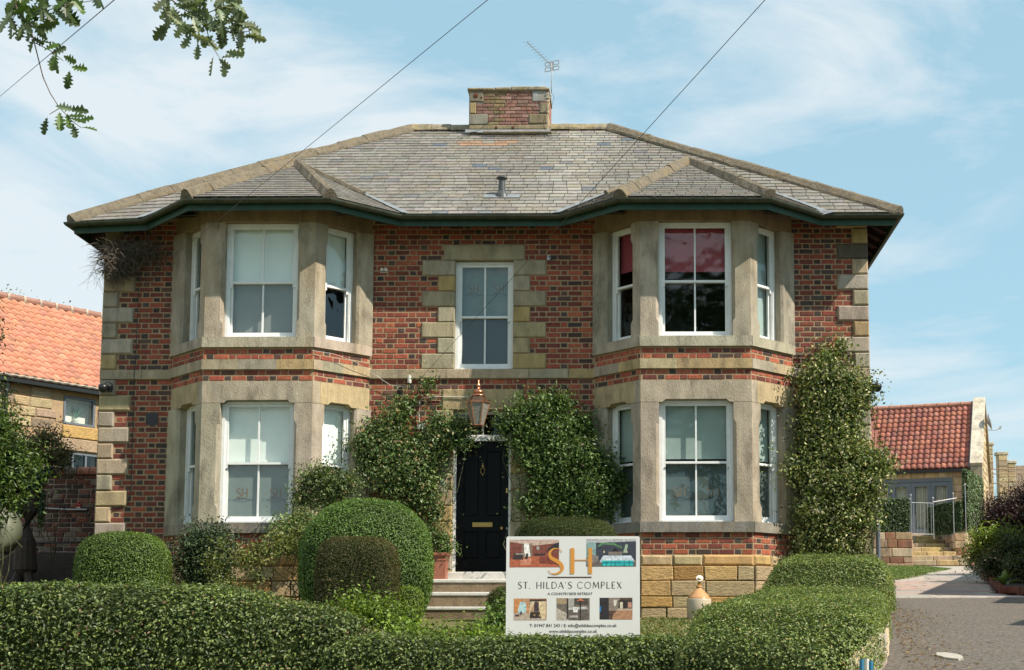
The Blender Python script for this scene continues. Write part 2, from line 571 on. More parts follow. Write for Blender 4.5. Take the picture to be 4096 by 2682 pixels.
def sample_tris(T, n, rng, center=None):
    cr_ = np.cross(T[:, 1] - T[:, 0], T[:, 2] - T[:, 0])
    ar = np.linalg.norm(cr_, axis=1)
    idx = rng.choice(len(T), n, p=ar / ar.sum())
    nr = cr_[idx] / np.maximum(1e-9, ar[idx])[:, None]
    r1 = np.sqrt(rng.random(n)); r2 = rng.random(n)
    t = T[idx]
    P = (1 - r1)[:, None] * t[:, 0] + (r1 * (1 - r2))[:, None] * t[:, 1] + (r1 * r2)[:, None] * t[:, 2]
    if center is not None:
        s = np.sign(np.sum((P - center) * nr, 1)); s[s == 0] = 1
        nr = nr * s[:, None]
    return P, nr


def leaves(name, P, Nn, size, pal, m, parent, rng, sv=0.3, wr=0.5, up=0.3, spread=0.9, fold=0.18, droop=0.0, kind='stuff', bright=None):
    """one folded two-triangle leaf per point; pal = list of (colour, weight)"""
    n = len(P)
    rnd = rng.normal(size=(n, 3))
    nr = Nn + rnd * spread * 0.6 + np.array([0, 0, up])
    nr /= np.linalg.norm(nr, axis=1, keepdims=True)
    d = rng.normal(size=(n, 3)) + Nn * 0.5 + np.array([0, 0, -droop])
    d -= nr * np.sum(d * nr, 1)[:, None]
    d /= np.maximum(1e-6, np.linalg.norm(d, axis=1, keepdims=True))
    s = np.cross(nr, d)
    L = size * (1 + rng.uniform(-sv, sv, n))[:, None]
    w = L * wr * 0.5
    b = P - d * L * 0.5
    V = np.stack([b, b + d * L * 0.45 + s * w + nr * L * fold, b + d * L, b + d * L * 0.45 - s * w + nr * L * fold], 1).reshape(-1, 3)
    base = np.arange(n)[:, None] * 4
    Fc = np.concatenate([base + np.array([[0, 1, 2]]), base + np.array([[0, 2, 3]])], 1).reshape(-1, 3)
    cols = np.array([c for c, _ in pal]); ws = np.array([w_ for _, w_ in pal], float); ws /= ws.sum()
    ci = rng.choice(len(pal), n, p=ws)
    col = cols[ci] * (1 + rng.uniform(-.22, .22, n))[:, None]
    if bright is not None: col = col * bright[:, None]
    me = bpy.data.meshes.new(name)
    me.vertices.add(len(V)); me.vertices.foreach_set('co', V.astype(np.float32).ravel())
    nt = len(Fc)
    me.loops.add(nt * 3); me.loops.foreach_set('vertex_index', Fc.astype(np.int32).ravel())
    me.polygons.add(nt); me.polygons.foreach_set('loop_start', np.arange(0, nt * 3, 3, dtype=np.int32))
    at = me.color_attributes.new('tint', 'FLOAT_COLOR', 'POINT')
    ca = np.ones((len(V), 4), np.float32); ca[:, :3] = np.repeat(col, 4, 0)
    at.data.foreach_set('color', ca.ravel())
    me.materials.append(m)
    me.update(calc_edges=True)
    o = bpy.data.objects.new(name, me)
    link(o, parent)
    if kind: o['kind'] = kind
    return o


def grid_mesh(name, P, m, parent, smooth=True, kind=None):
    n, k = P.shape[:2]
    V = P.reshape(-1, 3)
    i = np.arange(n - 1)[:, None] * k + np.arange(k - 1)[None]
    F_ = np.stack([i, i + k, i + k + 1, i + 1], -1).reshape(-1, 4)
    me = bpy.data.meshes.new(name)
    me.vertices.add(len(V)); me.vertices.foreach_set('co', V.astype(np.float32).ravel())
    me.loops.add(len(F_) * 4); me.loops.foreach_set('vertex_index', F_.astype(np.int32).ravel())
    me.polygons.add(len(F_)); me.polygons.foreach_set('loop_start', np.arange(0, len(F_) * 4, 4, dtype=np.int32))
    at = me.color_attributes.new('tint', 'FLOAT_COLOR', 'POINT')
    at.data.foreach_set('color', np.ones(len(V) * 4, np.float32))
    me.materials.append(m)
    me.update(calc_edges=True)
    if smooth: me.polygons.foreach_set('use_smooth', np.ones(len(me.polygons), bool))
    o = bpy.data.objects.new(name, me)
    link(o, parent)
    if kind: o['kind'] = kind
    return o


def in_blobs(blobs, n, rng, shell=0.45, amp=0.0):
    """points in the outer shells of a union of ellipsoids (cx,cy,cz,rx,ry,rz)"""
    B = np.array(blobs, float)
    vol = (B[:, 3] * B[:, 4] + B[:, 4] * B[:, 5] + B[:, 3] * B[:, 5])
    i = rng.choice(len(B), n, p=vol / vol.sum())
    d = rng.normal(size=(n, 3)); d /= np.linalg.norm(d, axis=1, keepdims=True)
    r = 1 - shell * rng.random(n) ** 1.3
    r = r * (1 + rng.normal(size=n) * 0.06)
    P = B[i, :3] + d * B[i, 3:] * r[:, None]
    Nn = d / B[i, 3:]; Nn /= np.linalg.norm(Nn, axis=1, keepdims=True)
    return P, Nn


# ------------------------------------------------------------------ ground
def sst(x, a, b):
    t = min(1.0, max(0.0, (x - a) / (b - a)))
    return t * t * (3 - 2 * t)


def wall_x(y):                      # the stone retaining wall beside the drive
    return 4.36 + (min(max(y, -11.2), -2.5) + 11.2) * 0.17


def g(x, y):
    lawn = -0.12 + 0.035 * min(y, 0) + 0.055 * max(min(y, 45), 0)
    drive = 0.15 + 0.067 * min(max(y, -11.5), 45) if y > -11.5 else max(-1.9, -0.62 + (y + 11.5) * 0.17)
    if x < -6.2:
        lawn += 1.0 * sst(y, 0.6, 2.7) * sst(-x, 6.2, 6.6)
    if y < -10.1:
        lawn += (-1.75 - lawn) * sst(-y, 10.1, 10.5)
    bx = wall_x(y) if y < 0 else 5.5
    t = sst(x, bx - 0.5, bx - 0.2) if y < -3 else sst(x, bx - 0.3, bx + 0.6)
    return lawn + (drive - lawn) * t


xs = np.concatenate([np.linspace(-500, -20, 16)[:-1], np.arange(-20, 20, 0.2), np.linspace(20, 500, 16)])
ys = np.concatenate([np.linspace(-500, -26, 12)[:-1], np.arange(-26, 32, 0.25), np.linspace(32, 600, 20)])
GP = np.array([[(x, y, g(x, y) - (0.05 if (x > wall_x(y) - .25 and y > -16.2 and x < 16) or (-26 < y < -15.9) else 0)) for y in ys] for x in xs])
go = grid_mesh('ground', GP, M['grass_ground'], None, kind='structure')
go['label'] = 'grassy garden ground sloping up past the house'


def sheet(name, poly_fn, x0, x1, y0, y1, dx, dy, m, dz, label=None):
    mb = MB()
    nx = int(round((x1 - x0) / dx)); ny = int(round((y1 - y0) / dy))
    idx = {}
    def vi(i, j):
        k = (i, j)
        if k not in idx:
            x = x0 + i * dx; y = y0 + j * dy
            idx[k] = len(mb.v); mb.v.append((x, y, g(x, y) + dz))
        return idx[k]
    for i in range(nx):
        for j in range(ny):
            if poly_fn(x0 + (i + .5) * dx, y0 + (j + .5) * dy):
                mb.f.append([vi(i, j), vi(i + 1, j), vi(i + 1, j + 1), vi(i, j + 1)]); mb.c.append(W1)
    o = mb.build(name, m, None, smooth=True, kind='structure')
    if label: o['label'] = label
    return o


def inpoly(x, y, P):
    r = False; n = len(P); j = n - 1
    for i in range(n):
        if (P[i][1] > y) != (P[j][1] > y) and x < (P[j][0] - P[i][0]) * (y - P[i][1]) / (P[j][1] - P[i][1]) + P[i][0]:
            r = not r
        j = i
    return r


KERB = 0.22
def strip(name, x0f, x1, y0, y1, nx, ny, m, dz, label):
    P = np.array([[(lambda x: (x, y_, g(x, y_) + dz))(x0f(y_) + (x1 - x0f(y_)) * i / nx) for y_ in np.linspace(y0, y1, ny)] for i in range(nx + 1)])
    o = grid_mesh(name, P, m, None, kind='structure'); o['label'] = label
    return o
strip('driveway', lambda q: wall_x(q) - .12, 13.0, -16.0, KERB, 44, 82, M['asphalt'], 0.006, 'worn asphalt driveway')
strip('road', lambda q: -60.0, 60.0, -26.0, -16.01, 300, 24, M['asphalt'], 0.006, 'asphalt road in front of the property')
BED = [(8.55, 1.6), (8.7, 1.0), (9.2, 0.6), (12, 0.4), (30, 0.4), (30, 25), (13.2, 22.5), (11.6, 15), (10.35, 9.4), (10.0, 7.5), (9.3, 4.5)]
GRASS = [(4, 8.2), (8.27, 8.75), (9.3, 11.4), (10.3, 14.6), (11.82, 18.7), (11.6, 22.2), (11.3, 24), (4, 24)]
sheet('pavement', lambda x, y: not inpoly(x, y, BED) and not inpoly(x, y, GRASS), 5.6, 16.0, KERB + 0.02, 27.02, 0.2, 0.2, M['mortar_grey'], 0.006, 'stone flagged path rising past the house')
sheet('flower_bed', lambda x, y: inpoly(x, y, BED), 8.4, 20.0, 0.4, 26.0, 0.2, 0.2, M['earth'], 0.05, 'dark soil bed beside the path')
sheet('earth_bank', lambda x, y: True, -14.0, -6.2, 0.0, 3.0, 0.2, 0.2, M['earth'], 0.02, 'dark bare earth bank below the garden wall')
pav = bpy.data.objects['pavement']
y = KERB + 0.05
row = 0
while y < 15:
    hrow = random.choice((0.5, 0.62, 0.45))
    x = 5.6 + random.uniform(0, .5)
    while x < 12.5:
        w = random.choice((0.55, 0.75, 0.95, 0.6))
        cx_, cy_ = x + w / 2, y + hrow / 2
        ok = all(not inpoly(px, py, BED) and not inpoly(px, py, GRASS) for px in (x + .05, x + w - .05) for py in (y + .05, y + hrow - .05))
        if ok:
            mb = MB()
            col = vary(random.choice(((0.36, 0.30, 0.25), (0.33, 0.29, 0.25), (0.38, 0.27, 0.22), (0.31, 0.29, 0.27))), .1)
            F = Frame((0, 0, g(cx_, cy_) + 0.006 - 0.067 * cy_), (1, 0, 0), (0, 1, 0.067))
            mb.block(F, x + .008, x + w - .008, (y + .008) / F.W.y, (y + hrow - .008) / F.W.y, -0.03, 0.004 + random.uniform(0, .003), .002, .004, col)
            mb.build('paving_slab', M['paving'], pav)
        x += w
    y += hrow
    row += 1
mb = MB()
for i in range(4):
    x0 = 6.35 + i * 0.42
    mb.block(Frame((0, 0, g(7, KERB) + 0.012), (1, 0, 0), (0, 1, 0)), x0, x0 + 0.41, KERB - .07, KERB + .04, -.05, .012, .004)
o = mb.build('kerb_edging', M['kerb'], None); o['kind'] = 'structure'

# lawn tufts of the little grass patch, and short grass of the front lawn
rg = np.random.default_rng(3)
def grass(name, n, x0, x1, y0, y1, test, h, pal, label):
    X = rg.uniform(x0, x1, n * 2); Y = rg.uniform(y0, y1, n * 2)
    ok = np.array([test(a, b) for a, b in zip(X, Y)]); X = X[ok][:n]; Y = Y[ok][:n]
    P = np.stack([X, Y, np.array([g(a, b) for a, b in zip(X, Y)]) + h * .5], -1)
    Nn = np.stack([rg.normal(size=len(P)) * .4, rg.normal(size=len(P)) * .4, np.ones(len(P))], -1)
    o = leaves(name, P, Nn, h * 1.6, pal, M['leaf_matt'], None, rg, wr=0.22, up=0, spread=1.2, fold=.05)
    o['label'] = label
    return o
grass('lawn_grass', 16000, 0.3, 3.6, -9.3, -1.6, lambda a, b: True, 0.045, [((0.17, 0.17, 0.05), 3), ((0.26, 0.22, 0.10), 2), ((0.09, 0.14, 0.03), 3)], 'short drying lawn in front of the house')
grass('verge_grass', 22000, 6.5, 11.9, 8.2, 24, lambda a, b: inpoly(a, b, GRASS), 0.05, [((0.10, 0.17, 0.03), 3), ((0.16, 0.22, 0.05), 2), ((0.20, 0.20, 0.09), 1)], 'short green grass patch beside the stone path')

# ------------------------------------------------------------------ the house
house = thing('house', 'red brick villa with two stone bay windows under a slate hipped roof', 'house', (0, 0, 0))
CH = 0.0855                                    # brick course height
ST0, ST1 = 3.69, 3.85                          # string course
XL, XR = -6.2, 6.2
F0 = Frame((0, 0, 0), (1, 0, 0))
BAYS = [(-3.445, 'L'), (3.372, 'R')]
HW, HF, PJ = 1.595, 0.861, 0.734


def bay_frames(c):
    s = 1 / math.sqrt(2)
    return [Frame((c - HW, 0, 0), (s, -s, 0)), Frame((c - HF, -PJ, 0), (1, 0, 0)), Frame((c + HF, -PJ, 0), (s, s, 0))]


SL = PJ * math.sqrt(2)                         # length of an angled bay face
RED = [(0.27, 0.062, 0.036), (0.23, 0.054, 0.034), (0.185, 0.047, 0.032), (0.29, 0.072, 0.040), (0.16, 0.042, 0.031)]
DARK = [(0.055, 0.036, 0.032), (0.075, 0.044, 0.036), (0.11, 0.052, 0.040), (0.065, 0.048, 0.042)]
brick_list = []


def lay(F, a0, a1, z0, n, obst=(), dark=0.85, phase=0.0, orange=0.0, top=None):
    """Flemish bond: stretcher, header, stretcher ... on every course"""
    J = 0.015
    for k in range(n):
        b0 = z0 + k * CH + J / 2; b1 = z0 + (k + 1) * CH - J / 2
        if top and b1 > top: b1 = top
        if b1 - b0 < 0.02: continue
        bm = (b0 + b1) / 2
        spans = [(a0, a1)]
        for (x0, x1, q0, q1) in obst:
            if q0 < bm < q1:
                ns = []
                for s0, s1 in spans:
                    if x1 <= s0 or x0 >= s1: ns.append((s0, s1)); continue
                    if x0 > s0: ns.append((s0, x0))
                    if x1 < s1: ns.append((x1, s1))
                spans = ns
        for s0, s1 in spans:
            a = a0 + (k % 2) * 0.1755 + phase - 0.351
            i = 0
            while a < s1:
                L = 0.234 if i % 2 == 0 else 0.117
                x0 = max(a, s0) + J / 2 * (1 if a >= s0 else 1); x1 = min(a + L, s1) - J / 2
                if x1 - x0 > 0.03:
                    hd = (i % 2 == 1)
                    if hd and random.random() < dark: col = vary(random.choice(DARK), .25)
                    elif random.random() < 0.1: col = vary(random.choice(DARK[1:]), .3)
                    else:
                        col = vary(random.choice(RED), .2)
                        if orange and random.random() < orange: col = vary((0.35, 0.095, 0.048), .12)
                    brick_list.append((F, x0, x1, b0, b1, col))
                a += L; i += 1


# obstacles on the main wall
obst = [(-6.3, 6.3, ST0, ST1)]
for c, _ in BAYS:
    obst.append((c - HW - 0.0, c + HW + 0.0, -1, 7))
quoins = []
QH = 3 * CH
def quoin_run(xe, side, z0, z1, k0=0):
    """toothed corner stones; xe edge x, side +1 runs towards +x"""
    k = k0; z = z0
    while z < z1 - 0.03:
        w = 0.25 if k % 2 == 0 else 0.50
        t = min(z + QH, z1)
        a0, a1 = (xe, xe + w) if side > 0 else (xe - w, xe)
        quoins.append((a0, a1, z, t, 'c'))
        obst.append((a0 - 0.001, a1 + 0.001, z, t))
        z += QH; k += 1
for xe, s in ((XL, 1), (XR, -1)):
    quoin_run(xe, s, ST1, 6.32)
    n = 16
    for k in range(n):
        t = ST0 - k * QH; z = t - QH
        w = 0.25 if k % 2 == 0 else 0.50
        a0, a1 = (xe, xe + w) if s > 0 else (xe - w, xe)
        quoins.append((a0, a1, z, t, 'c')); obst.append((a0 - .001, a1 + .001, z, t))
# upper centre window and door openings
WX0, WX1, WZ0, WZ1 = -0.49, 0.455, ST1, 5.645
DX0, DX1, DZ0, DZ1 = -0.50, 0.435, 0.585, 3.185
obst += [(WX0, WX1, WZ0, WZ1), (-0.675, 0.635, WZ1, WZ1 + QH), (DX0, DX1, -1, DZ1), (-0.665, 0.625, DZ1, DZ1 + 4 * CH)]
for k in range(7):
    z0 = ST1 + k * QH; z1 = z0 + QH
    w = 0.53 if k % 2 == 0 else 0.27
    for a0, a1 in ((WX0 - w, WX0), (WX1, WX1 + w)):
        quoins.append((a0, a1, z0, z1, 'w')); obst.append((a0, a1, z0, z1))
for k in range(12):
    z1 = DZ1 - k * QH; z0 = z1 - QH
    w = 0.27 if k % 2 == 0 else 0.50
    for a0, a1 in ((DX0 - w, DX0), (DX1, DX1 + w)):
        quoins.append((a0, a1, z0, z1, 'w')); obst.append((a0, a1, z0, z1))
lay(F0, XL, c_l := -3.445 - HW, ST1, 29, obst, 0.92, 0.05, top=6.30)
lay(F0, c_r := 3.372 + HW, XR, ST1, 29, obst, 0.92, 0.12, top=6.30)
lay(F0, -3.445 + HW, 3.372 - HW, ST1, 29, obst, 0.36, 0.03, 0.10, top=6.30)
NB = 46
lay(F0, XL, c_l, ST0 - NB * CH, NB, obst, 0.9, 0.05)
lay(F0, c_r, XR, ST0 - NB * CH, NB, obst, 0.9, 0.12)
lay(F0, -3.445 + HW, 3.372 - HW, ST0 - NB * CH, NB, obst, 0.5, 0.03, 0.1)
SIDE_R = Frame((XR, 0, 0), (0, 1, 0)); SIDE_L = Frame((XL, 8.5, 0), (0, -1, 0))
lay(SIDE_R, .24, 8.4, ST0 - NB * CH, 74, (), .6, 0, top=6.2)
lay(SIDE_L, .1, 8.26, ST0 - NB * CH, 74, (), .6, 0, top=6.1)
US0, US1, LT, LB, LS1, LS0 = 4.06, 4.222, 3.53, 3.187, 1.322, 1.16
TLB = 6.068
PL = LS0 - 4 * CH                                # top of the plinth stones, ~0.818
for c, _ in BAYS:
    for F, L in zip(bay_frames(c), (SL, 2 * HF, SL)):
        for z, n in ((ST1 + .02, 2), (LT + .004, 2), (PL, 4)):
            lay(F, 0.004, L - 0.004, z, n, (), 0.45, random.uniform(0, .2), 0.35)

# stones: quoins, lintels, strings, sills ------------------------------------
BUFF = [(0.40, 0.315, 0.19), (0.37, 0.30, 0.205), (0.42, 0.30, 0.15), (0.34, 0.29, 0.215)]
GREY = [(0.375, 0.312, 0.236), (0.40, 0.345, 0.265), (0.35, 0.30, 0.232)]
def stone(name, F, a0, a1, b0, b1, c0, c1, col, ch=.008, m='stone', jit=0.0, label=None):
    mb = MB(); mb.block(F, a0, a1, b0, b1, c0, c1, ch, jit, col)
    return mb.build(name, M[m], house, label=label)


for a0, a1, z0, z1, kind in quoins:
    if kind == 'c':
        col = vary(random.choice(BUFF + GREY), .1)
        if a0 < -6 and abs(z0 - 5.39) < .2: col = (0.36, 0.25, 0.10)
        lab = None
        if a1 > 6 and 5.6 < z0 < 5.7 and a1 - a0 > .4: col = (0.10, 0.085, 0.06); lab = 'soot blackened corner stone under the eaves'
        o = stone('quoin_stone', F0, a0, a1, z0 + .005, z1 - .005, -.2, .035, col, .022, jit=.003, label=lab)
    else:
        col = vary(random.choice(((0.37, 0.30, 0.175), (0.33, 0.28, 0.19), (0.40, 0.28, 0.12), (0.34, 0.30, 0.21))), .08)
        stone('quoin_stone', F0, a0, a1, z0 + .005, z1 - .005, -.17, .022, col, .014, jit=.002)
stone('lintel', F0, -0.675, 0.635, WZ1 + .003, WZ1 + QH - .004, -.17, .018, (0.34, 0.29, 0.19), .01)
stone('lintel', F0, -0.665, 0.625, DZ1 + .003, DZ1 + 4 * CH - .004, -.17, .018, (0.40, 0.31, 0.17), .01)
# string course on the main wall
for a0, a1 in ((XL - .0, -5.52), (-5.52, -3.445 - HW), (-3.445 + HW, -1.2), (-1.2, -0.62), (-0.62, 0.72), (0.72, 1.36), (1.36, 3.372 - HW), (3.372 + HW, 5.6), (5.6, XR)):
    stone('string_course', F0, a0 + .002, a1 - .002, ST0 + .003, ST1 - .002, -.15, .04, vary(random.choice(BUFF), .1), .008)
# plinth stones on the main wall between the bays
for c0_, c1_ in ((-5.95, -5.04), (-1.85, -0.8), (0.75, 1.77), (4.98, 5.9)):
    for k in range(3):
        a = c0_; z = PL - .30 * (k + 1)
        while a < c1_ - .05:
            w = min(random.uniform(.35, .6), c1_ - a)
            stone('plinth_stone', F0, a + .006, a + w - .006, z + .006, z + .294, -.1, .05, vary((0.36, 0.22, 0.09), .2), .014, 'rough_stone', .006)
            a += w


def sidepiece(c, zs, z1, out, name, cols, joints=True):
    """a course that wraps the three faces of a bay, projecting by `out`"""
    s = math.sqrt(.5); t = math.tan(RAD(22.5))
    plan = [(c - HW - out * math.sqrt(2) * 0.5 - .0, 0.0), (c - HF - out * t, -PJ - out), (c + HF + out * t, -PJ - out), (c + HW + out * math.sqrt(2) * .5, 0.0)]
    plan[0] = (c - HW - out * 0.9, -0.02); plan[3] = (c + HW + out * 0.9, -0.02)
    inn = [(c - HW + .22, -0.02), (c - HF + .09, -PJ + .2), (c + HF - .09, -PJ + .2), (c + HW - .22, -0.02)]
    segs = []
    def cut(i, ts):
        for t0, t1 in zip(ts[:-1], ts[1:]):
            l = lambda A, B, q: (A[0] + (B[0] - A[0]) * q, A[1] + (B[1] - A[1]) * q)
            segs.append([l(plan[i], plan[i + 1], t0), l(plan[i], plan[i + 1], t1), l(inn[i], inn[i + 1], t1), l(inn[i], inn[i + 1], t0)])
    e = 0.003
    cut(0, [0, .55, .997] if joints == 'many' else [0, .997])
    cut(1, [0.001, .33, .67, .999] if joints == 'many' else ([0.001, .93, .999] if joints else [0.001, .999]))
    cut(2, [.003, .15, .5, 1] if joints == 'many' else [.003, 1])
    for P in segs:
        cx_ = sum(p[0] for p in P) / 4; cy_ = sum(p[1] for p in P) / 4
        P = [(cx_ + (p[0] - cx_) * .997, cy_ + (p[1] - cy_) * .997) for p in P]
        mb = MB(); mb.prism(P, zs + .001, z1 - .001, vary(random.choice(cols), .08))
        mb.build(name, M['stone'], house)


def mullion(c, side, z0, z1, col):
    """corner stone between front and angled window, chamfered in its middle"""
    s = side
    S2 = math.sqrt(.5)
    def plan(ch):
        # in bay coordinates: front face along x, side face along 45 deg
        X = lambda x, y: (c + s * x, y)
        cor = (HF, -PJ)
        fa = (HF - .285, -PJ)
        sa = (HF + .215 * S2, -PJ + .215 * S2)
        ni = (-S2, S2)                                   # inward of the side face
        pts = [cor, (fa[0] + ch, fa[1]), (fa[0], fa[1] + ch), (fa[0], fa[1] + .24), (HF - .10, -PJ + .26),
               (sa[0] + ni[0] * .24, sa[1] + ni[1] * .24), (sa[0] + ni[0] * ch, sa[1] + ni[1] * ch), (sa[0] - S2 * ch, sa[1] - S2 * ch)]
        pts = [X(*p) for p in pts]
        if s > 0: pts = pts[::-1]
        return pts
    mb = MB()
    a, b = z0 + .22, z1 - .26
    for q0, q1, h0, h1 in ((z0, a, 0.002, 0.002), (a, a + .07, 0.002, .045), (a + .07, b - .07, .045, .045), (b - .07, b, .045, .002), (b, z1, .002, .002)):
        A, B = plan(h0), plan(h1); n = len(A)
        v = [(p[0], p[1], q0) for p in A] + [(p[0], p[1], q1) for p in B]
        f = [tuple(range(n - 1, -1, -1)), tuple(range(n, 2 * n))] + [(i, (i + 1) % n, n + (i + 1) % n, n + i) for i in range(n)]
        mb.add(v, f, col)
    mb.build('mullion', M['stone'], house)


def jamb(c, side, z0, z1, col):
    S2 = math.sqrt(.5); s = side
    w = SL - .215 - .565
    A = (HW, 0.0); B = (HW - w * S2, -w * S2); ni = (-S2, S2)
    ch = .035
    pts = [(HW + .035, -0.01), (HW + .035, -.035), (B[0] + S2 * ch, B[1] + S2 * ch), (B[0] + ni[0] * ch, B[1] + ni[1] * ch), (B[0] + ni[0] * .22, B[1] + ni[1] * .22), (HW - .2, -0.01)]
    pts = [(c + s * x, y) for x, y in pts]
    if s < 0: pts = pts[::-1]
    mb = MB(); mb.prism(pts, z0, z1, col)
    mb.build('jamb_stone', M['stone'], house)


def lintel_face(F, L, z0, z1, col, e0, e1, n0, n1, notch=True):
    mb = MB()
    if notch:
        P = [(e0, z0), (n0, z0), (n0 + .05, z0 + .045), (n1 - .05, z0 + .045), (n1, z0), (e1, z0), (e1, z1), (e0, z1)]
        mb.fplate(F, P, -.22, .0, col)
    else:
        mb.fplate(F, [(e0, z0), (e1, z0), (e1, z1), (e0, z1)], -.22, 0.0, col)
    mb.build('lintel', M['stone'], house)


for c, sd in BAYS:
    Fl, Ff, Fr = bay_frames(c)
    mc = vary(GREY[1], .05)
    for z0, z1 in ((US1, TLB), (LS1, LB)):
        for s in (-1, 1):
            mullion(c, s, z0 + .003, z1 - .004, vary(random.choice(GREY), .05))
            jamb(c, s, z0 + .003, z1 - .004, vary(random.choice(GREY), .10))
    warm = (0.48, 0.37, 0.21)
    g1 = (0.385, 0.325, 0.243)
    # ground-floor lintels: front with returns, sides buff
    lintel_face(Ff, 0, LB + .002, LT - .002, g1, -.0, 2 * HF, .34, 2 * HF - .34)
    lintel_face(Fl, 0, LB + .002, LT - .002, (0.40, 0.31, 0.18), .0, SL - .14, .33, SL - .30)
    lintel_face(Fr, 0, LB + .002, LT - .002, warm, .14, SL, .28, SL - .33)
    lintel_face(Fl, 0, LB + .002, LT - .002, g1, SL - .137, SL - .001, 0, 0, False)
    lintel_face(Fr, 0, LB + .002, LT - .002, g1, .001, .137, 0, 0, False)
    # first-floor lintels under the eaves
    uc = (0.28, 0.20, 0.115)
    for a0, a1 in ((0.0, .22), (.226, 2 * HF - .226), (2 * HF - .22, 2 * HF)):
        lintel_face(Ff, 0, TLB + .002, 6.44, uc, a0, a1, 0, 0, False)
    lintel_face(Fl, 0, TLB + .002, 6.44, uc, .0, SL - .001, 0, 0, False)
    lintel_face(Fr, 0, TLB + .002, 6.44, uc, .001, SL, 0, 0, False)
    sidepiece(c, US0, US1, .045, 'window_sill', GREY + BUFF[:2])
    sidepiece(c, ST0 + .02, ST1 + .018, .035, 'string_course', BUFF, 'many')
    sidepiece(c, LS0, LS1, .05, 'window_sill', [(0.20, 0.185, 0.155), (0.24, 0.22, 0.18)])
    # plinth: coursed blocks with uneven rock faces
    for F, L in ((Fl, SL), (Ff, 2 * HF), (Fr, SL)):
        z = PL; hs = [.175, .225, .24, .17, .2]
        for k, h in enumerate(hs):
            a = 0.0
            while a < L - .02:
                w = random.uniform(.24, .78) if k else random.uniform(.4, .8)
                if L - a - w < .2: w = L - a
                col = vary(random.choice(((0.46, 0.27, 0.095), (0.50, 0.32, 0.13), (0.42, 0.32, 0.18), (0.43, 0.235, 0.075), (0.46, 0.34, 0.19))), .14)
                out = .035 if k == 0 else .045 + random.uniform(0, .02)
                mb = MB()
                mb.block(F, a + (.006 if a > 0 else 0), a + w - (.006 if a + w < L else 0), z - h + .005, z - .005, -.12, out, .012 if k else .03, .005, col)
                mb.build('plinth_stone', M['stone' if k == 0 else 'rough_stone'], house)
                a += w
            z -= h

# backing walls of mortar ------------------------------------------------------
def holed(mb, F, a0, a1, b0, b1, holes, c0, c1):
    A = sorted({a0, a1} | {min(max(h[k], a0), a1) for h in holes for k in (0, 1)})
    B = sorted({b0, b1} | {min(max(h[k], b0), b1) for h in holes for k in (2, 3)})
    for x0, x1 in zip(A[:-1], A[1:]):
        for y0, y1 in zip(B[:-1], B[1:]):
            if x1 - x0 < 1e-5 or y1 - y0 < 1e-5: continue
            mx, my = (x0 + x1) / 2, (y0 + y1) / 2
            if any(h[0] < mx < h[1] and h[2] < my < h[3] for h in holes): continue
            mb.fbox(F, x0, x1, y0, y1, c0, c1)


mb = MB()
holed(mb, F0, XL, XR, -0.6, 6.44, [(c - HW + .2, c + HW - .2, LS0, 6.3) for c, _ in BAYS] + [(WX0 - .02, WX1 + .02, WZ0 - .02, WZ1 + .02), (DX0 - .02, DX1 + .02, DZ0, DZ1 + .02)], -.3, -.005)
mb.fbox(F0, XL + .02, XL + .3, -0.6, 6.2, -8.4, -.3)
mb.fbox(F0, XR - .3, XR - .02, -0.6, 6.2, -8.4, -.3)
mb.fbox(F0, XL + .02, XR - .02, -0.6, 6.2, -8.7, -8.4)
for c, _ in BAYS:
    for F, L in zip(bay_frames(c), (SL, 2 * HF, SL)):
        for z0, z1 in ((LT - .01, US0 + .01), (-0.4, LS0 + .01)):
            e = .08
            mb.fbox(F, .0 + e * (F.U.y <= 0 and F.U.x < .9) * 0, L, z0, z1, -.2, -.005)
wall = mb.build('wall', M['mortar'], house)
mb = MB()
mb.box(XL + .35, XR - .35, 3.6, 3.65, -.3, 6.1)          # dark partitions, floors
mb.box(XL + .35, XR - .35, .3, 3.6, 3.42, 3.5)
mb.box(XL + .35, XR - .35, .3, 3.6, 6.06, 6.12)
mb.box(XL + .35, XR - .35, .3, 3.6, .3, .4)
mb.box(-1.4, -1.3, .32, 3.6, .4, 6.06); mb.box(1.3, 1.4, .32, 3.6, .4, 6.06)
for c, _ in BAYS:
    mb.prism([(c - HW + .3, .3), (c - HF + .1, -PJ + .3), (c + HF - .1, -PJ + .3), (c + HW - .3, .3)], 3.52, 3.6)
mb.build('interior', M['room'], house)

# bricks: the 300 largest in view as single parts, the rest joined -------------
def bdist(t):
    F, a0, a1, b0, b1, _ = t
    p = F.p((a0 + a1) / 2, (b0 + b1) / 2)
    q = (p - CAM)
    facing = -F.N.dot(q.normalized())
    hid = 0
    if p.z < 3.4 and F is F0 and abs(p.x) < 2.4: hid = 50
    if p.z < 0.83 and p.x < 1.9: hid = 50
    if p.z < 1.3 and p.x < -1.6: hid = 30
    if F is F0 and p.z > 5.5: hid = 40
    if F in (SIDE_R, SIDE_L): hid = 99
    return q.length / max(.2, facing) / (a1 - a0 + .12) + hid
brick_list.sort(key=bdist)
bm_s = []
for k in range(6):
    mb = MB(); mb.block(ID, -.1105, .1105, -.036, .036, -.05, 0, .008, .004); bm_s.append(mb.mesh('brick', M['brick']))
mb = MB()
for i, (F, a0, a1, b0, b1, col) in enumerate(brick_list):
    cz = random.uniform(-.002, .003)
    if i < 300:
        m4 = fmatrix(F, (a0 + a1) / 2, (b0 + b1) / 2, cz)
        m4 = m4 @ Matrix.Diagonal(((a1 - a0) / .221, (b1 - b0) / .072, 1, 1))
        place('brick', random.choice(bm_s), house, m4, col)
    else:
        mb.block(F, a0, a1, b0, b1, -.03, cz, .007, .0045, col)
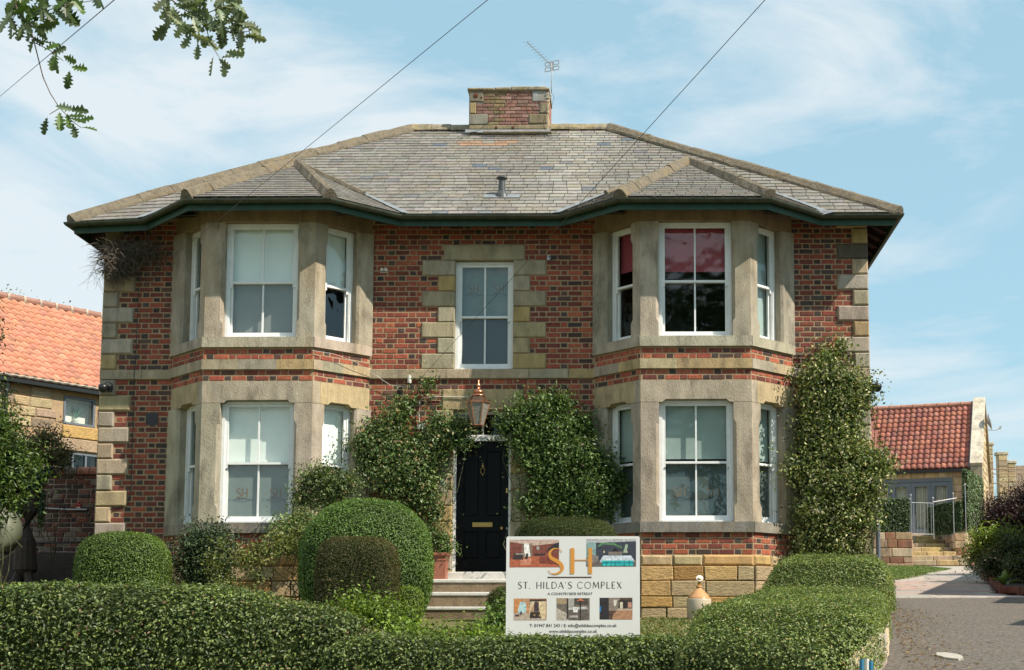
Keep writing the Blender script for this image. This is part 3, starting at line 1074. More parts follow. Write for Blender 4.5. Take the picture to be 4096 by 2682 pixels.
mb.build('brickwork', M['brick'], house, kind='stuff')


# windows -----------------------------------------------------------------------
def font(name, body, F, a, b, c, size, m, parent, align='CENTER', ext=0.0, sx=1.0, bold=0.0):
    cu = bpy.data.curves.new(name, 'FONT')
    cu.body = body; cu.size = size; cu.align_x = align; cu.align_y = 'BOTTOM_BASELINE'
    cu.extrude = ext; cu.offset = bold; cu.resolution_u = 3
    cu.materials.append(m)
    tmp_ = bpy.data.objects.new(name, cu)
    C.objects.link(tmp_)
    me = bpy.data.meshes.new_from_object(tmp_)
    bpy.data.objects.remove(tmp_)
    me.name = name
    if not me.materials: me.materials.append(m)
    o = bpy.data.objects.new(name, me)
    C.objects.link(o)
    o.parent = parent
    if parent.type == 'EMPTY': o.matrix_parent_inverse = Matrix.Translation(-Vector(parent.location))
    o.matrix_basis = fmatrix(F, a, b, c) @ Matrix.Diagonal((sx, 1, 1, 1))
    return o


GLYPH = {   # strokes in a unit-high box: (points, width factor); curves are smoothed
    'S': (.52, [([(.47, .84), (.38, .96), (.2, .98), (.07, .84), (.1, .64), (.3, .5), (.45, .34), (.46, .15), (.3, .02), (.12, .02), (.02, .14)], 's')]),
    'T': (.6, [([(.3, 0), (.3, 1)], 2), ([(0, .97), (.6, .97)], 1)]),
    '.': (.25, [([(.05, .0), (.05, .1)], 2)]),
    "'": (.2, [([(.12, 1), (.05, .78)], 1)]),
    'H': (.72, [([(.06, 0), (.06, 1)], 2), ([(.64, 0), (.64, 1)], 2), ([(.06, .5), (.64, .5)], .8)]),
    'I': (.2, [([(.07, 0), (.07, 1)], 2)]),
    'L': (.5, [([(.07, 0), (.07, 1)], 2), ([(.07, .03), (.5, .03)], 1)]),
    'D': (.72, [([(.07, 0), (.07, 1)], 2), ([(.07, .97), (.3, .97), (.62, .8), (.68, .5), (.62, .2), (.3, .03), (.07, .03)], 's1')]),
    'A': (.72, [([(.0, 0), (.36, 1)], 1), ([(.36, 1), (.72, 0)], 2), ([(.12, .33), (.6, .33)], .8)]),
    'C': (.78, [([(.74, .84), (.55, .97), (.3, .95), (.08, .7), (.06, .4), (.2, .1), (.5, .02), (.74, .15)], 's1')]),
    'O': (.92, [([(.45, .98), (.14, .84), (.04, .5), (.14, .16), (.45, .02), (.76, .16), (.86, .5), (.76, .84), (.45, .98)], 's1')]),
    'M': (.92, [([(.04, 0), (.14, 1)], 1), ([(.14, 1), (.44, .2)], 2), ([(.44, .2), (.76, 1)], 1), ([(.76, 1), (.86, 0)], 2)]),
    'P': (.55, [([(.07, 0), (.07, 1)], 2), ([(.07, .97), (.3, .97), (.48, .86), (.48, .62), (.3, .5), (.07, .5)], 's1')]),
    'E': (.52, [([(.07, 0), (.07, 1)], 2), ([(.07, .97), (.48, .97)], 1), ([(.07, .5), (.4, .5)], 1), ([(.07, .03), (.5, .03)], 1)]),
    'X': (.62, [([(.02, 1), (.6, 0)], 2), ([(.58, 1), (.02, 0)], 1)]),
    ' ': (.3, []),
}


def smooth_pts(P, n=6):
    out = []
    P = [P[0]] + list(P) + [P[-1]]
    for i in range(1, len(P) - 2):
        for k in range(n):
            t = k / n
            q = []
            for d in (0, 1):
                p0, p1, p2, p3 = P[i - 1][d], P[i][d], P[i + 1][d], P[i + 2][d]
                q.append(.5 * ((2 * p1) + (-p0 + p2) * t + (2 * p0 - 5 * p1 + 4 * p2 - p3) * t * t + (-p0 + 3 * p1 - 3 * p2 + p3) * t ** 3))
            out.append(tuple(q))
    out.append(P[-2])
    return out


def glyph(mb, F, ch, a, b, c, h, wide, thin, sx=1.0, col=W1, order=0):
    adv, strokes = GLYPH[ch]
    for pts, w in strokes:
        P = smooth_pts(pts) if isinstance(w, str) else pts
        n = len(P)
        Lp = []; Rp = []
        for i, p in enumerate(P):
            p0 = P[max(0, i - 1)]; p1 = P[min(n - 1, i + 1)]
            dx, dy = (p1[0] - p0[0]) * sx, p1[1] - p0[1]
            l = math.hypot(dx, dy) or 1
            if w == 's': ww = thin + (wide - thin) * math.sin(math.pi * min(1, max(0, (i / (n - 1) - .12) / .8))) ** 1.3
            elif w == 's1': ww = thin * 1.1
            else: ww = wide if w >= 2 else thin * w
            nx, ny = -dy / l * ww / 2, dx / l * ww / 2
            Lp.append((a + p[0] * h * sx + nx * h, b + p[1] * h + ny * h)); Rp.append((a + p[0] * h * sx - nx * h, b + p[1] * h - ny * h))
        for i in range(n - 1):
            mb.poly([F.p(*Lp[i], c), F.p(*Rp[i], c), F.p(*Rp[i + 1], c), F.p(*Lp[i + 1], c)], col)
    return adv * h * sx


def word(mb, F, text, cxa, b, c, h, wide, thin, track=.14, sx=1.0):
    tot = sum(GLYPH[q][0] * h * sx + track * h for q in text) - track * h
    a = cxa - tot / 2
    for q in text:
        a += glyph(mb, F, q, a, b, c, h, wide, thin, sx) + track * h


def logo(F, a, b, c, s, parent):
    mb = MB()
    glyph(mb, F, 'S', a - .58 * s, b, c, s, .15, .07)
    glyph(mb, F, 'H', a + .06 * s, b, c, s, .12, .08, .85)
    o = mb.build('logo', M['logo'], parent)
    mb = MB()
    mb.fbox(F, a - .55 * s, a + .6 * s, b - .14 * s, b - .09 * s, c, c + .0005)
    word(mb, F, "ST. HILDA'S COMPLEX", a, b - .42 * s, c, .22 * s, .13, .08, .16)
    mb.build('lettering', M['logo_dark'], parent)
    font('lettering', 'A COUNTRYSIDE RETREAT', F, a, b - .56 * s, c, .105 * s, M['logo_dark'], parent)


def window(F, a0, a1, b0, b1, up, lo, bar=True, c=-.10, cover=1.0, logos=None, parent=house, split=.492, gap=None):
    m = M['white']
    fw = .05
    mb = MB()
    mb.fbox(F, a0, a0 + fw, b0, b1, c - .12, c); mb.fbox(F, a1 - fw, a1, b0, b1, c - .12, c)
    mb.fbox(F, a0 + fw, a1 - fw, b1 - fw * .8, b1, c - .12, c)
    mb.fbox(F, a0 + fw - .02, a1 - fw + .02, b0, b0 + .035, c - .13, c + .02)
    # thin inner bead
    mb.fbox(F, a0 + fw, a0 + fw + .014, b0 + .035, b1 - fw * .8, c - .055, c - .014); mb.fbox(F, a1 - fw - .014, a1 - fw, b0 + .035, b1 - fw * .8, c - .055, c - .014)
    w = mb.build('window', m, house)
    ia0, ia1, ib0, ib1 = a0 + fw + .014, a1 - fw - .014, b0 + .036, b1 - fw * .8 - .001
    mid = ib0 + (ib1 - ib0) * split
    r = .036
    def sash(q0, q1, cc, bot, top):
        s = MB()
        s.fbox(F, ia0, ia0 + r, q0, q1, cc - .035, cc); s.fbox(F, ia1 - r, ia1, q0, q1, cc - .035, cc)
        s.fbox(F, ia0 + r, ia1 - r, q0, q0 + bot, cc - .035, cc); s.fbox(F, ia0 + r, ia1 - r, q1 - top, q1, cc - .035, cc)
        xm = (ia0 + ia1) / 2
        if bar: s.fbox(F, xm - .013, xm + .013, q0 + bot, q1 - top, cc - .03, cc - .002)
        if cc > c - .03:                                  # horns of the upper sash
            for x0, x1 in ((ia0, ia0 + r), (ia1 - r, ia1)):
                s.fplate(F, [(x0, q0 - .07), (x1, q0 - .05), (x1, q0 - .0005), (x0, q0 - .0005)], cc - .03, cc)
        s.build('sash', m, w)
        xs_ = [ia0 + r, xm - .013, xm + .013, ia1 - r] if bar else [ia0 + r, ia1 - r]
        for x0, x1 in zip(xs_[::2], xs_[1::2]):
            g_ = MB(); g_.poly([F.p(x0, q0 + bot, cc - .018), F.p(x1, q0 + bot, cc - .018), F.p(x1, q1 - top, cc - .018), F.p(x0, q1 - top, cc - .018)])
            g_.build('pane', M['glass'], w)
    sash(mid - .018, ib1, c - .020, .036, .04)
    sash(ib0, mid + .018, c - .060, .075, .036)
    def back(name, mm, q0, q1, cc):
        b_ = MB(); b_.fbox(F, ia0 - .0, ia1 + .0, q0, q1, cc - .006, cc); b_.build(name, M[mm], w)
    if up: back('blind', up, ib1 - (ib1 - mid) * cover, ib1, c - .135)
    if lo:
        nm = 'film' if 'film' in lo else 'blind'
        back(nm, lo, ib0, mid - (gap or 0), c - .105 if nm == 'film' else c - .145)
    if logos:
        q0, q1 = (ib0, mid) if logos[0] == 'lo' else (mid, ib1)
        cc = c - .102 if logos[0] == 'lo' else c - .132
        for x in ((ia0 * .76 + ia1 * .24), (ia0 * .245 + ia1 * .755)):
            logo(F, x, q0 + (q1 - q0) * logos[1], cc, logos[2], w)
    return w


window(F0, WX0, WX1, WZ0 + .005, WZ1 - .005, 'film_l', 'film_d', logos=('up', .50, .135))
S_OP = (.215, .215 + .565)
for c, sd in BAYS:
    Fl, Ff, Fr = bay_frames(c)
    fo = (.287, 2 * HF - .287)
    ls = (SL - .215 - .565 + .002, SL - .215 - .002); rs = (.217, .778)
    cc = -.115
    if sd == 'L':
        window(Ff, *fo, US1, TLB, 'blind_w', 'blind_g', c=cc)
        window(Fl, *ls, US1, TLB, 'blind_g', 'blind_g', False, c=cc - .03)
        window(Fr, *rs, US1, TLB, 'blind_w', None, False, c=cc - .03, cover=.97)
        window(Ff, *fo, LS1, LB + .04, 'blind_w', 'film_l', c=cc, logos=('lo', .42, .14))
        window(Fl, *ls, LS1, LB + .04, 'film_l', 'film_l', False, c=cc - .03)
        window(Fr, *rs, LS1, LB + .04, 'blind_w', 'film', False, c=cc - .03)
    else:
        window(Ff, *fo, US1, TLB, 'blind_r', None, c=cc, cover=.80)
        window(Fl, *ls, US1, TLB, 'blind_r', None, False, c=cc - .03, cover=.70)
        window(Fr, *rs, US1, TLB, 'blind_l', 'blind_l', False, c=cc - .03)
        window(Ff, *fo, LS1, LB + .04, 'blind_l', 'film', c=cc, logos=('lo', .42, .14), cover=.93)
        window(Fl, *ls, LS1, LB + .04, 'blind_l', 'film', False, c=cc - .03, cover=.93)
        window(Fr, *rs, LS1, LB + .04, 'blind_l', 'film', False, c=cc - .03, cover=.93)

# door ----------------------------------------------------------------------------
dc = -.12
mb = MB()
mb.fbox(F0, DX0, DX0 + .045, DZ0, DZ1, dc - .1, dc); mb.fbox(F0, DX1 - .045, DX1, DZ0, DZ1, dc - .1, dc)
mb.fbox(F0, DX0 + .045, DX1 - .045, DZ1 - .05, DZ1, dc - .1, dc)
mb.fbox(F0, DX0 + .045, DX1 - .045, 2.70, 2.775, dc - .1, dc + .03)
mb.fbox(F0, DX0 + .045, DX1 - .045, 2.775, 2.80, dc - .08, dc - .01)
mb.fbox(F0, -.045, -.020, 2.80, DZ1 - .05, dc - .06, dc - .015)
dfr = mb.build('door_frame', M['white'], house)
for x0, x1 in ((DX0 + .045, -.045), (-.02, DX1 - .045)):
    q = MB(); q.poly([F0.p(x0, 2.8, dc - .04), F0.p(x1, 2.8, dc - .04), F0.p(x1, DZ1 - .05, dc - .04), F0.p(x0, DZ1 - .05, dc - .04)]); q.build('pane', M['glass'], dfr)
mb = MB()
d0, d1, e0, e1 = DX0 + .047, DX1 - .047, DZ0 + .005, 2.698
mb.fbox(F0, d0, d1, e0, e1, dc - .09, dc - .055)
st = [(d0, d0 + .10), (-.07, .005), (d1 - .10, d1)]
for a0, a1 in st: mb.fbox(F0, a0, a1, e0, e1, dc - .055, dc - .04)
for b0, b1 in ((e0, e0 + .2), (1.26, 1.47), (2.55, e1)):
    for a0, a1 in ((st[0][1], st[1][0]), (st[1][1], st[2][0])): mb.fbox(F0, a0, a1, b0, b1, dc - .055, dc - .0402)
for b0, b1 in ((e0 + .2, 1.26), (1.47, 2.55)):
    for a0, a1 in ((st[0][1], st[1][0]), (st[1][1], st[2][0])):
        mb.block(F0, a0 + .03, a1 - .03, b0 + .03, b1 - .03, dc - .055, dc - .046, .008)
        mb.fbox(F0, a0, a1, b0, b0 + .014, dc - .055, dc - .036); mb.fbox(F0, a0, a1, b1 - .014, b1, dc - .055, dc - .036)
        mb.fbox(F0, a0, a0 + .014, b0 + .014, b1 - .014, dc - .055, dc - .036); mb.fbox(F0, a1 - .014, a1, b0 + .014, b1 - .014, dc - .055, dc - .036)
door = mb.build('door', M['black'], house, label='glossy black panelled front door')
mb = MB()
mb.block(F0, -.19, .135, 1.315, 1.39, dc - .04, dc - .025, .006); mb.block(F0, -.165, .11, 1.335, 1.37, dc - .025, dc - .018, .004)
mb.build('letter_plate', M['brass'], door)
mb = MB()
mb.lathe([(.012, 0), (.02, .006), (.012, .012)], F0.p(-.03, 2.30, dc - .04), 10, axis=Matrix.Rotation(RAD(90), 3, 'X'))
mb.tube([F0.p(-.03 + .035 * math.sin(t), 2.22 + .05 * math.cos(t) * (1 if abs(t) < 1.6 else 1.1), dc - .022) for t in np.linspace(-2.9, 2.9, 14)], .007, 6)
mb.tube([F0.p(-.03, 2.30, dc - .025), F0.p(-.03, 2.35, dc - .03)], .006, 6)
mb.tube([F0.p(-.03, 2.16, dc - .022), F0.p(-.03, 2.145, dc - .022)], .012, 8)
mb.build('knocker', M['brass'], door)
mb = MB()
mb.lathe([(.008, 0), (.012, .02), (.022, .03), (.024, .045), (.012, .055)], F0.p(.285, 1.295, dc - .04), 12, axis=Matrix.Rotation(RAD(90), 3, 'X'))
mb.build('door_knob', M['brass'], door)
mb = MB()
mb.block(F0, .355, .375, 1.27, 1.31, dc - .04, dc - .03, .003); mb.build('lock', M['steel'], door)
mb = MB(); mb.block(F0, .345, .372, 1.86, 1.94, dc - .04, dc - .03, .003); mb.build('night_latch', M['brass'], door)

# steps ------------------------------------------------------------------------------
stp = thing('steps', 'four sandstone steps with white painted nosings up to the black door', 'steps', (-.1, -.8, -.15))
mb = MB(); mb.block(F0, DX0 - .10, DX1 + .14, .455, .583, -.1, .16, .01, 0)
mb.build('threshold', M['nosing'], stp, label='white painted threshold stone')
for i, (zt, yf, x0, x1) in enumerate(((.455, .58, -.95, .82), (.248, .90, -1.0, .85), (.022, 1.22, -1.05, .9))):
    mb = MB()
    mb.block(F0, x0, x1, zt - .24, zt - .055, -.1 if i == 0 else .25, yf - .02, .008, .004)
    mb.build('step', M['step'], stp)
    mb = MB()
    mb.block(F0, x0 - .01, x1 + .01, zt - .054, zt, (-.1 if i == 0 else .25), yf, .012, .004)
    mb.build('nosing', M['nosing'], stp)


# ------------------------------------------------------------------ roof
TP = 0.674                                        # tan of the main pitch
EZ = 6.25
def sag(p):
    x, y, z = p
    k = max(0.0, min(1.0, (-x - 4.2) / 2.4)) * max(0.0, min(1.0, (9.3 - z) / 3.0))
    return Vector((x, y, z - 0.105 * k))


GUT = [(-6.64, -.6, 6.225), (-5.40, -.6, 6.222), (-4.50, -1.33, 6.27), (-2.226, -1.33, 6.268), (-1.266, -.6, 6.227),
       (1.222, -.6, 6.22), (2.167, -1.33, 6.252), (4.523, -1.33, 6.245), (5.429, -.6, 6.216), (6.69, -.6, 6.216)]
LINE = [(-6.64, 8.8, 6.225)] + GUT + [(6.69, 8.8, 6.216)]


def offset(line, d):
    """shift a plan polyline sideways (positive = outwards) with mitres"""
    out = []
    n = len(line)
    for i, p in enumerate(line):
        ds = []
        for a, b in ((i - 1, i), (i, i + 1)):
            if a >= 0 and b < n:
                v = Vector((line[b][0] - line[a][0], line[b][1] - line[a][1])).normalized()
                ds.append(Vector((v.y, -v.x)))
        if len(ds) == 2:
            m = (ds[0] + ds[1]).normalized(); k = d / max(.3, m.dot(ds[0]))
        else:
            m = ds[0]; k = d
        out.append((p[0] + m.x * k, p[1] + m.y * k, p[2]))
    return out


def sweep(line, prof, name, m, parent, smooth=False, i0=0, i1=None, col=W1):
    """prof: closed list of (outwards, up)"""
    rows = [offset(line, o) for o, u in prof]
    i1 = i1 if i1 is not None else len(line)
    mb = MB()
    n = len(prof)
    v = []
    for i in range(i0, i1):
        for k, (o, u) in enumerate(prof):
            q = rows[k][i]; v.append(sag((q[0], q[1], q[2] + u)))
    f = []
    for i in range(i1 - i0 - 1):
        for k in range(n):
            k2 = (k + 1) % n
            f.append((i * n + k, i * n + k2, (i + 1) * n + k2, (i + 1) * n + k))
    f.append(tuple(range(n))); f.append(tuple((i1 - i0 - 1) * n + k for k in range(n - 1, -1, -1)))
    mb.add(v, f, col)
    return mb.build(name, m, parent, smooth)


R_ = .062
arc = [(-R_ + R_ * math.cos(t), R_ * math.sin(t) * 1.05) for t in np.linspace(-.0, -math.pi, 9)]
arc_in = [(-R_ + (R_ - .006) * math.cos(t), (R_ - .006) * math.sin(t)) for t in np.linspace(-math.pi, 0, 9)]
sweep(LINE, arc + arc_in, 'gutter', M['gutter'], house, False)
mb = MB()                                         # socket collars on the gutter runs
for x, y in [(-6.3, -.6), (-4.0, -1.33), (-2.6, -1.33), (-.95, -.6), (.2, -.6), (.9, -.6), (2.7, -1.33), (4.1, -1.33), (5.75, -.6)]:
    z = 6.27 if y < -1 else 6.22
    ring = [sag((x, y + o, z + u)) for o, u in [(-(-R_ + (R_ + .008) * math.cos(t)), (R_ + .01) * math.sin(t)) for t in np.linspace(0, -math.pi, 9)]]
    r2 = [p + Vector((.045, 0, 0)) for p in ring]
    for k in range(8): mb.poly([ring[k], r2[k], r2[k + 1], ring[k + 1]])
mb.build('gutter_collars', M['gutter'], house, kind='stuff')
sweep(LINE, [(-.125, -.155), (-.125, -.005), (-.145, -.005), (-.145, -.155)], 'fascia', M['fascia'], house)
wl_ = [(-6.2, 8.7), (-6.2, 0)] + [p for c, _ in BAYS for p in ((c - HW, 0), (c - HF, -PJ), (c + HF, -PJ), (c + HW, 0))] + [(6.2, 0), (6.2, 8.7)]
so = offset(LINE, -.13)
mb = MB()
idx_out = list(range(len(so)))
pairs = [(0, 0), (1, 1), (2, 2), (3, 3), (4, 4), (5, 5), (6, 6), (7, 7), (8, 8), (9, 9), (10, 10), (11, 11)]
for (i, j), (i2, j2) in zip(pairs[:-1], pairs[1:]):
    inn = lambda q: (wl_[q][0] * (1 if 0 < q < 11 else .99), wl_[q][1] + .02, 6.43)
    a, b = so[i], so[i2]
    mb.poly([sag((a[0], a[1], a[2] - .03)), inn(j), inn(j2), sag((b[0], b[1], b[2] - .03))])
mb.build('soffit', M['soffit'], house)
# rafter feet under the side eaves
mb = MB()
for k in range(14):
    yy = .15 + k * .42
    for sx, dz in ((1, 0), (-1, -.09)):
        v = [(sx * x, yq, z + dz) for yq in (yy, yy + .06) for x, z in ((6.22, 6.30), (6.55, 6.11), (6.55, 6.18), (6.22, 6.40))]
        mb.add(v, [(0, 1, 2, 3), (7, 6, 5, 4), (0, 4, 5, 1), (1, 5, 6, 2), (2, 6, 7, 3), (3, 7, 4, 0)])
mb.build('rafter_feet', M['soffit'], house, kind='stuff')


def clip(poly, P):
    """Sutherland-Hodgman, P convex counter-clockwise"""
    out = poly
    for i in range(len(P)):
        a, b = P[i], P[(i + 1) % len(P)]
        ins = lambda q: (b[0] - a[0]) * (q[1] - a[1]) - (b[1] - a[1]) * (q[0] - a[0]) >= -1e-9
        res = []
        for k in range(len(out)):
            p, q = out[k], out[(k + 1) % len(out)]
            if ins(p): res.append(p)
            if ins(p) != ins(q):
                d1 = (b[0] - a[0]) * (p[1] - a[1]) - (b[1] - a[1]) * (p[0] - a[0])
                d2 = (b[0] - a[0]) * (q[1] - a[1]) - (b[1] - a[1]) * (q[0] - a[0])
                t = d1 / (d1 - d2)
                res.append((p[0] + (q[0] - p[0]) * t, p[1] + (q[1] - p[1]) * t))
        out = res
        if not out: return []
    return out


SLATES = []
EXPO = 0.193
def slates(F, P, holes=(), wavg=.235):
    """P convex polygon in the plane frame, rows upwards from b=0"""
    top = max(p[1] for p in P); r = 0; b = -0.035
    while b < top:
        a = min(p[0] for p in P) - .3 + (r % 2) * wavg / 2 + random.uniform(-.03, .03)
        amax = max(p[0] for p in P)
        while a < amax:
            w = wavg + random.uniform(-.02, .02)
            bb = b + random.uniform(-.004, .004)
            q = [(a + .005, bb), (a + w - .005, bb + random.uniform(-.003, .003)), (a + w - .005, bb + EXPO + .035), (a + .005, bb + EXPO + .035)]
            cc = ((a + w / 2), b + EXPO / 2)
            if not any(inpoly(cc[0], cc[1], h) for h in holes):
                q = clip(q, P)
                if len(q) > 2:
                    SLATES.append((F, q, b, cc, r))
            a += w
        b += EXPO; r += 1


th = math.atan(TP)
FM = Frame((0, -.52, EZ), (1, 0, 0), (0, math.cos(th), math.sin(th)))
RL, RR, RY = -1.97, 1.92, 4.2
lb = (RY + .52) / math.cos(th)
BF = []
AP = {'L': Vector((-3.64, 2.05, 8.0)), 'R': Vector((3.39, 2.05, 8.0))}
gi = offset(LINE, -.075)
for (c, sd), k in zip(BAYS, (2, 6)):
    J0, A0, A1, J1 = [Vector((q[0], q[1], q[2] + .035)) for q in gi[k:k + 4]]
    BF.append((sd, J0, A0, A1, J1, AP[sd]))
bayholes = []
for sd, J0, A0, A1, J1, A in BF:
    tr = []
    for q in (J0, J1, A):
        d = q - FM.O; tr.append((d.dot(FM.U), d.dot(FM.W)))
    ce = (sum(t[0] for t in tr) / 3, sum(t[1] for t in tr) / 3)
    bayholes.append([(ce[0] + (t[0] - ce[0]) * .90, ce[1] + (t[1] - ce[1]) * .90) for t in tr])
MAINP = [(-6.60, 0), (6.64, 0), (RR, lb), (RL, lb)]
slates(FM, MAINP, bayholes)
main_n = len(SLATES)
for sd, J0, A0, A1, J1, A in BF:
    for p, q in ((J0, A0), (A0, A1), (A1, J1)):
        U = (q - p).normalized()
        nn = (q - p).cross(A - p).normalized()
        W = nn.cross(U)
        F = Frame(p, U, W)
        d = A - p
        slates(F, [(0, 0), ((q - p).length, 0), (d.dot(F.U), d.dot(F.W))])
SCOL = [(0.172, 0.156, 0.134), (0.190, 0.173, 0.148), (0.155, 0.143, 0.127), (0.176, 0.156, 0.126), (0.200, 0.187, 0.167)]
dark_sl = {(4, -.62): 1}
def slate_geo(mb, F, q, b, col):
    L = EXPO + .035
    up = lambda p: .004 + .013 * max(0, 1 - (p[1] - b) / L)
    v = [sag(F.p(p[0], p[1], up(p) - .009)) for p in q] + [sag(F.p(p[0], p[1], up(p) + random.uniform(0, .002))) for p in q]
    n = len(q)
    f = [tuple(range(n, 2 * n))] + [(i, (i + 1) % n, n + (i + 1) % n, n + i) for i in range(n)]
    mb.add(v, f, col)
def sl_dist(t):
    F, q, b, cc, r = t
    p = F.p(cc[0], cc[1]); d = p - CAM
    return d.length / max(.05, -F.N.dot(d.normalized())) / max(.1, max(x[0] for x in q) - min(x[0] for x in q))
SLATES.sort(key=sl_dist)
new = [(-3.95, 1.95), (-.72, .10), (-.98, -.08), (-.23, 2.9), (.02, 2.72), (.95, 2.72), (2.2, 4.9), (1.75, 4.5), (-1.25, 4.5), (-2.75, .6)]
rest = MB()
for i, t in enumerate(SLATES):
    F, q, b, cc, r = t
    if F is FM:
        p = F.p(*cc)
        k = .5 + .5 * math.sin(cc[0] * 1.3 + 1.0 + .4 * math.sin(cc[1])) 
        col = vary(random.choice(SCOL), .13)
        pale = math.exp(-((cc[0] - 1.15 - .06 * cc[1]) / .55) ** 2) + .45 * math.exp(-((cc[0] + .75) / .35) ** 2)
        col = tuple(x * (1 + .42 * pale) for x in col)
        if any(abs(cc[0] - a) < .12 and abs(cc[1] - bb) < .10 for a, bb in new): col = (.085, .11, .145)
        elif random.random() < .014: col = vary((.13, .13, .135), .1)
        if 4.4 < cc[1] < 4.75 and -1.0 < cc[0] < .1 and random.random() < .6: col = vary((.28, .165, .10), .15)
    else:
        col = vary(random.choice(SCOL), .13)
        col = tuple(x * .95 for x in col)
    if i < 300:
        mb = MB(); slate_geo(mb, F, q, b, col); mb.build('slate', M['slate'], house)
    else:
        slate_geo(rest, F, q, b, col)
rest.build('slates', M['slate'], house, kind='stuff')
# boarding below the slates and the unseen roof slopes
mb = MB()
e = offset(LINE, -.09)
zt = EZ + TP * (RY + .52)
E0, E1 = Vector((-6.58, -.50, EZ - .004)), Vector((6.62, -.50, EZ - .004))
B0, B1 = Vector((-6.58, 8.9, EZ)), Vector((6.62, 8.9, EZ))
RA, RB = Vector((RL, RY, zt - .01)), Vector((RR, RY, zt - .01))
def tri_sub(mb, pts, n=10):
    a, b, c, d = pts
    for i in range(n):
        for j in range(n):
            f = lambda s, t: sag((a.lerp(b, s)).lerp(d.lerp(c, s), t))
            mb.poly([f(i / n, j / n), f((i + 1) / n, j / n), f((i + 1) / n, (j + 1) / n), f(i / n, (j + 1) / n)], (.06, .058, .052))
tri_sub(mb, (E0, E1, RB, RA))
tri_sub(mb, (B0, E0, RA, RA)); tri_sub(mb, (E1, B1, RB, RB)); tri_sub(mb, (B1, B0, RA, RB), 2)
for sd, J0, A0, A1, J1, A in BF:
    dn = Vector((0, 0, -.006))
    for p, q in ((J0, A0), (A0, A1), (A1, J1)):
        mb.poly([sag(p + dn), sag(q + dn), sag(A + dn)], (.06, .058, .052))
mb.build('roof', M['slate'], house)


def hip(p, q, seg, name='hip_stone', w=.135, h=.085, m='ridge_stone', ov=.02):
    p = Vector(p); q = Vector(q)
    L = (q - p).length; n = max(1, round(L / seg)); d = (q - p).normalized()
    side = d.cross(Vector((0, 0, 1))).normalized(); up = side.cross(d)
    for i in range(n):
        a = p + d * (L * i / n - (ov if i == 0 else 0)); b = p + d * (L * (i + 1) / n - .007)
        ww = w * random.uniform(.94, 1.06); hh = h * random.uniform(.9, 1.1)
        j = up * random.uniform(-.006, .008)
        prof = [(-ww, -.075), (-ww * .93, -.03), (-ww * .45, hh * .72), (0, hh), (ww * .45, hh * .72), (ww * .93, -.03), (ww, -.075)]
        mb = MB(); k = len(prof)
        ts = [0, .33, .66, 1]
        v = []
        for t in ts:
            o = a.lerp(b, t)
            for (x, z) in prof:
                v.append(sag(o + side * (x + random.uniform(-.006, .006)) + up * (z + random.uniform(-.006, .006)) + j))
        f = []
        for r in range(len(ts) - 1):
            for s in range(k):
                s2 = (s + 1) % k
                f.append((r * k + s, r * k + s2, (r + 1) * k + s2, (r + 1) * k + s))
        f.append(tuple(range(k - 1, -1, -1))); f.append(tuple((len(ts) - 1) * k + s for s in range(k)))
        mb.add(v, f)
        mb.build(name, M[m], house)


up3 = Vector((0, 0, .045))
hip(Vector((-6.56, -.50, EZ)) + up3, Vector((RL, RY, zt)) + up3, .62)
hip(Vector((6.62, -.50, EZ)) + up3, Vector((RR, RY, zt)) + up3, .62)
hip(Vector((RL + .03, RY, zt)) + up3, Vector((-.80, RY, zt)) + up3, .40, 'ridge_tile', .12, .075, 'cap')
hip(Vector((.76, RY, zt)) + up3, Vector((RR - .03, RY, zt)) + up3, .40, 'ridge_tile', .12, .075, 'cap')
for sd, J0, A0, A1, J1, A in BF:
    hip(A0 + up3, A + up3, .66, w=.115); hip(A1 + up3, A + up3, .66, w=.115)
    for J in (J0, J1):                              # mortared fillet over a lead valley
        P = [sag(J.lerp(A, t) + Vector((0, 0, .02))) for t in np.linspace(.33, .97, 14)]
        P = [p + Vector((random.uniform(-.012, .012), random.uniform(-.012, .012), random.uniform(-.006, .012))) for p in P]
        mb = MB(); mb.tube(P, .055, 6, r2=.06); mb.build('mortar_fillet', M['ridge_stone'], house)
        mb = MB()
        P = [J.lerp(A, t) for t in np.linspace(-.02, .36, 7)]
        sgn = 1 if J is J1 else -1
        for p, q in zip(P[:-1], P[1:]):
            w0, w1 = .018 + .04 * (1 - (p - J).length / 2), .018 + .04 * (1 - (q - J).length / 2)
            o = Vector((0, 0, .032))
            mb.poly([sag(p + o - Vector((w0 * sgn * .4, 0, -.01))), sag(q + o - Vector((w1 * sgn * .4, 0, -.01))), sag(q + o + Vector((w1 * sgn * 1.9, .0, .004))), sag(p + o + Vector((w0 * sgn * 1.9, 0, .004)))])
        mb.build('lead_valley', M['lead'], house)
for q, nx in ((Vector((5.2, -.62, 6.20)), 1),):
    mb = MB()
    mb.poly([q + Vector((-.02, 0, .05)), q + Vector((.12, -.01, -.03)), q + Vector((.42, .0, .05)), q + Vector((.3, .07, .09)), q + Vector((.05, .08, .10))])
    mb.build('lead_flap', M['lead'], house)

# soil pipe -----------------------------------------------------------------------
mb = MB()
pz = EZ + TP * (.30 + .52)
mb.lathe([(.115, -.05), (.10, .03), (.06, .09), (.052, .28), (.052, .30), (.092, .305), (.092, .325), (.05, .345)], (.225, .30, pz), 16)
vp = mb.build('vent_pipe', M['black_plastic'], house, smooth=False)
vp.data.materials[0] = mat('vent_grey', (0.055, 0.06, 0.062), 0.45, 0.1)
mb = MB(); mb.fbox(FM, -.07, .52, .86, 1.06, .018, .026); mb.build('pipe_flashing', M['lead'], vp)

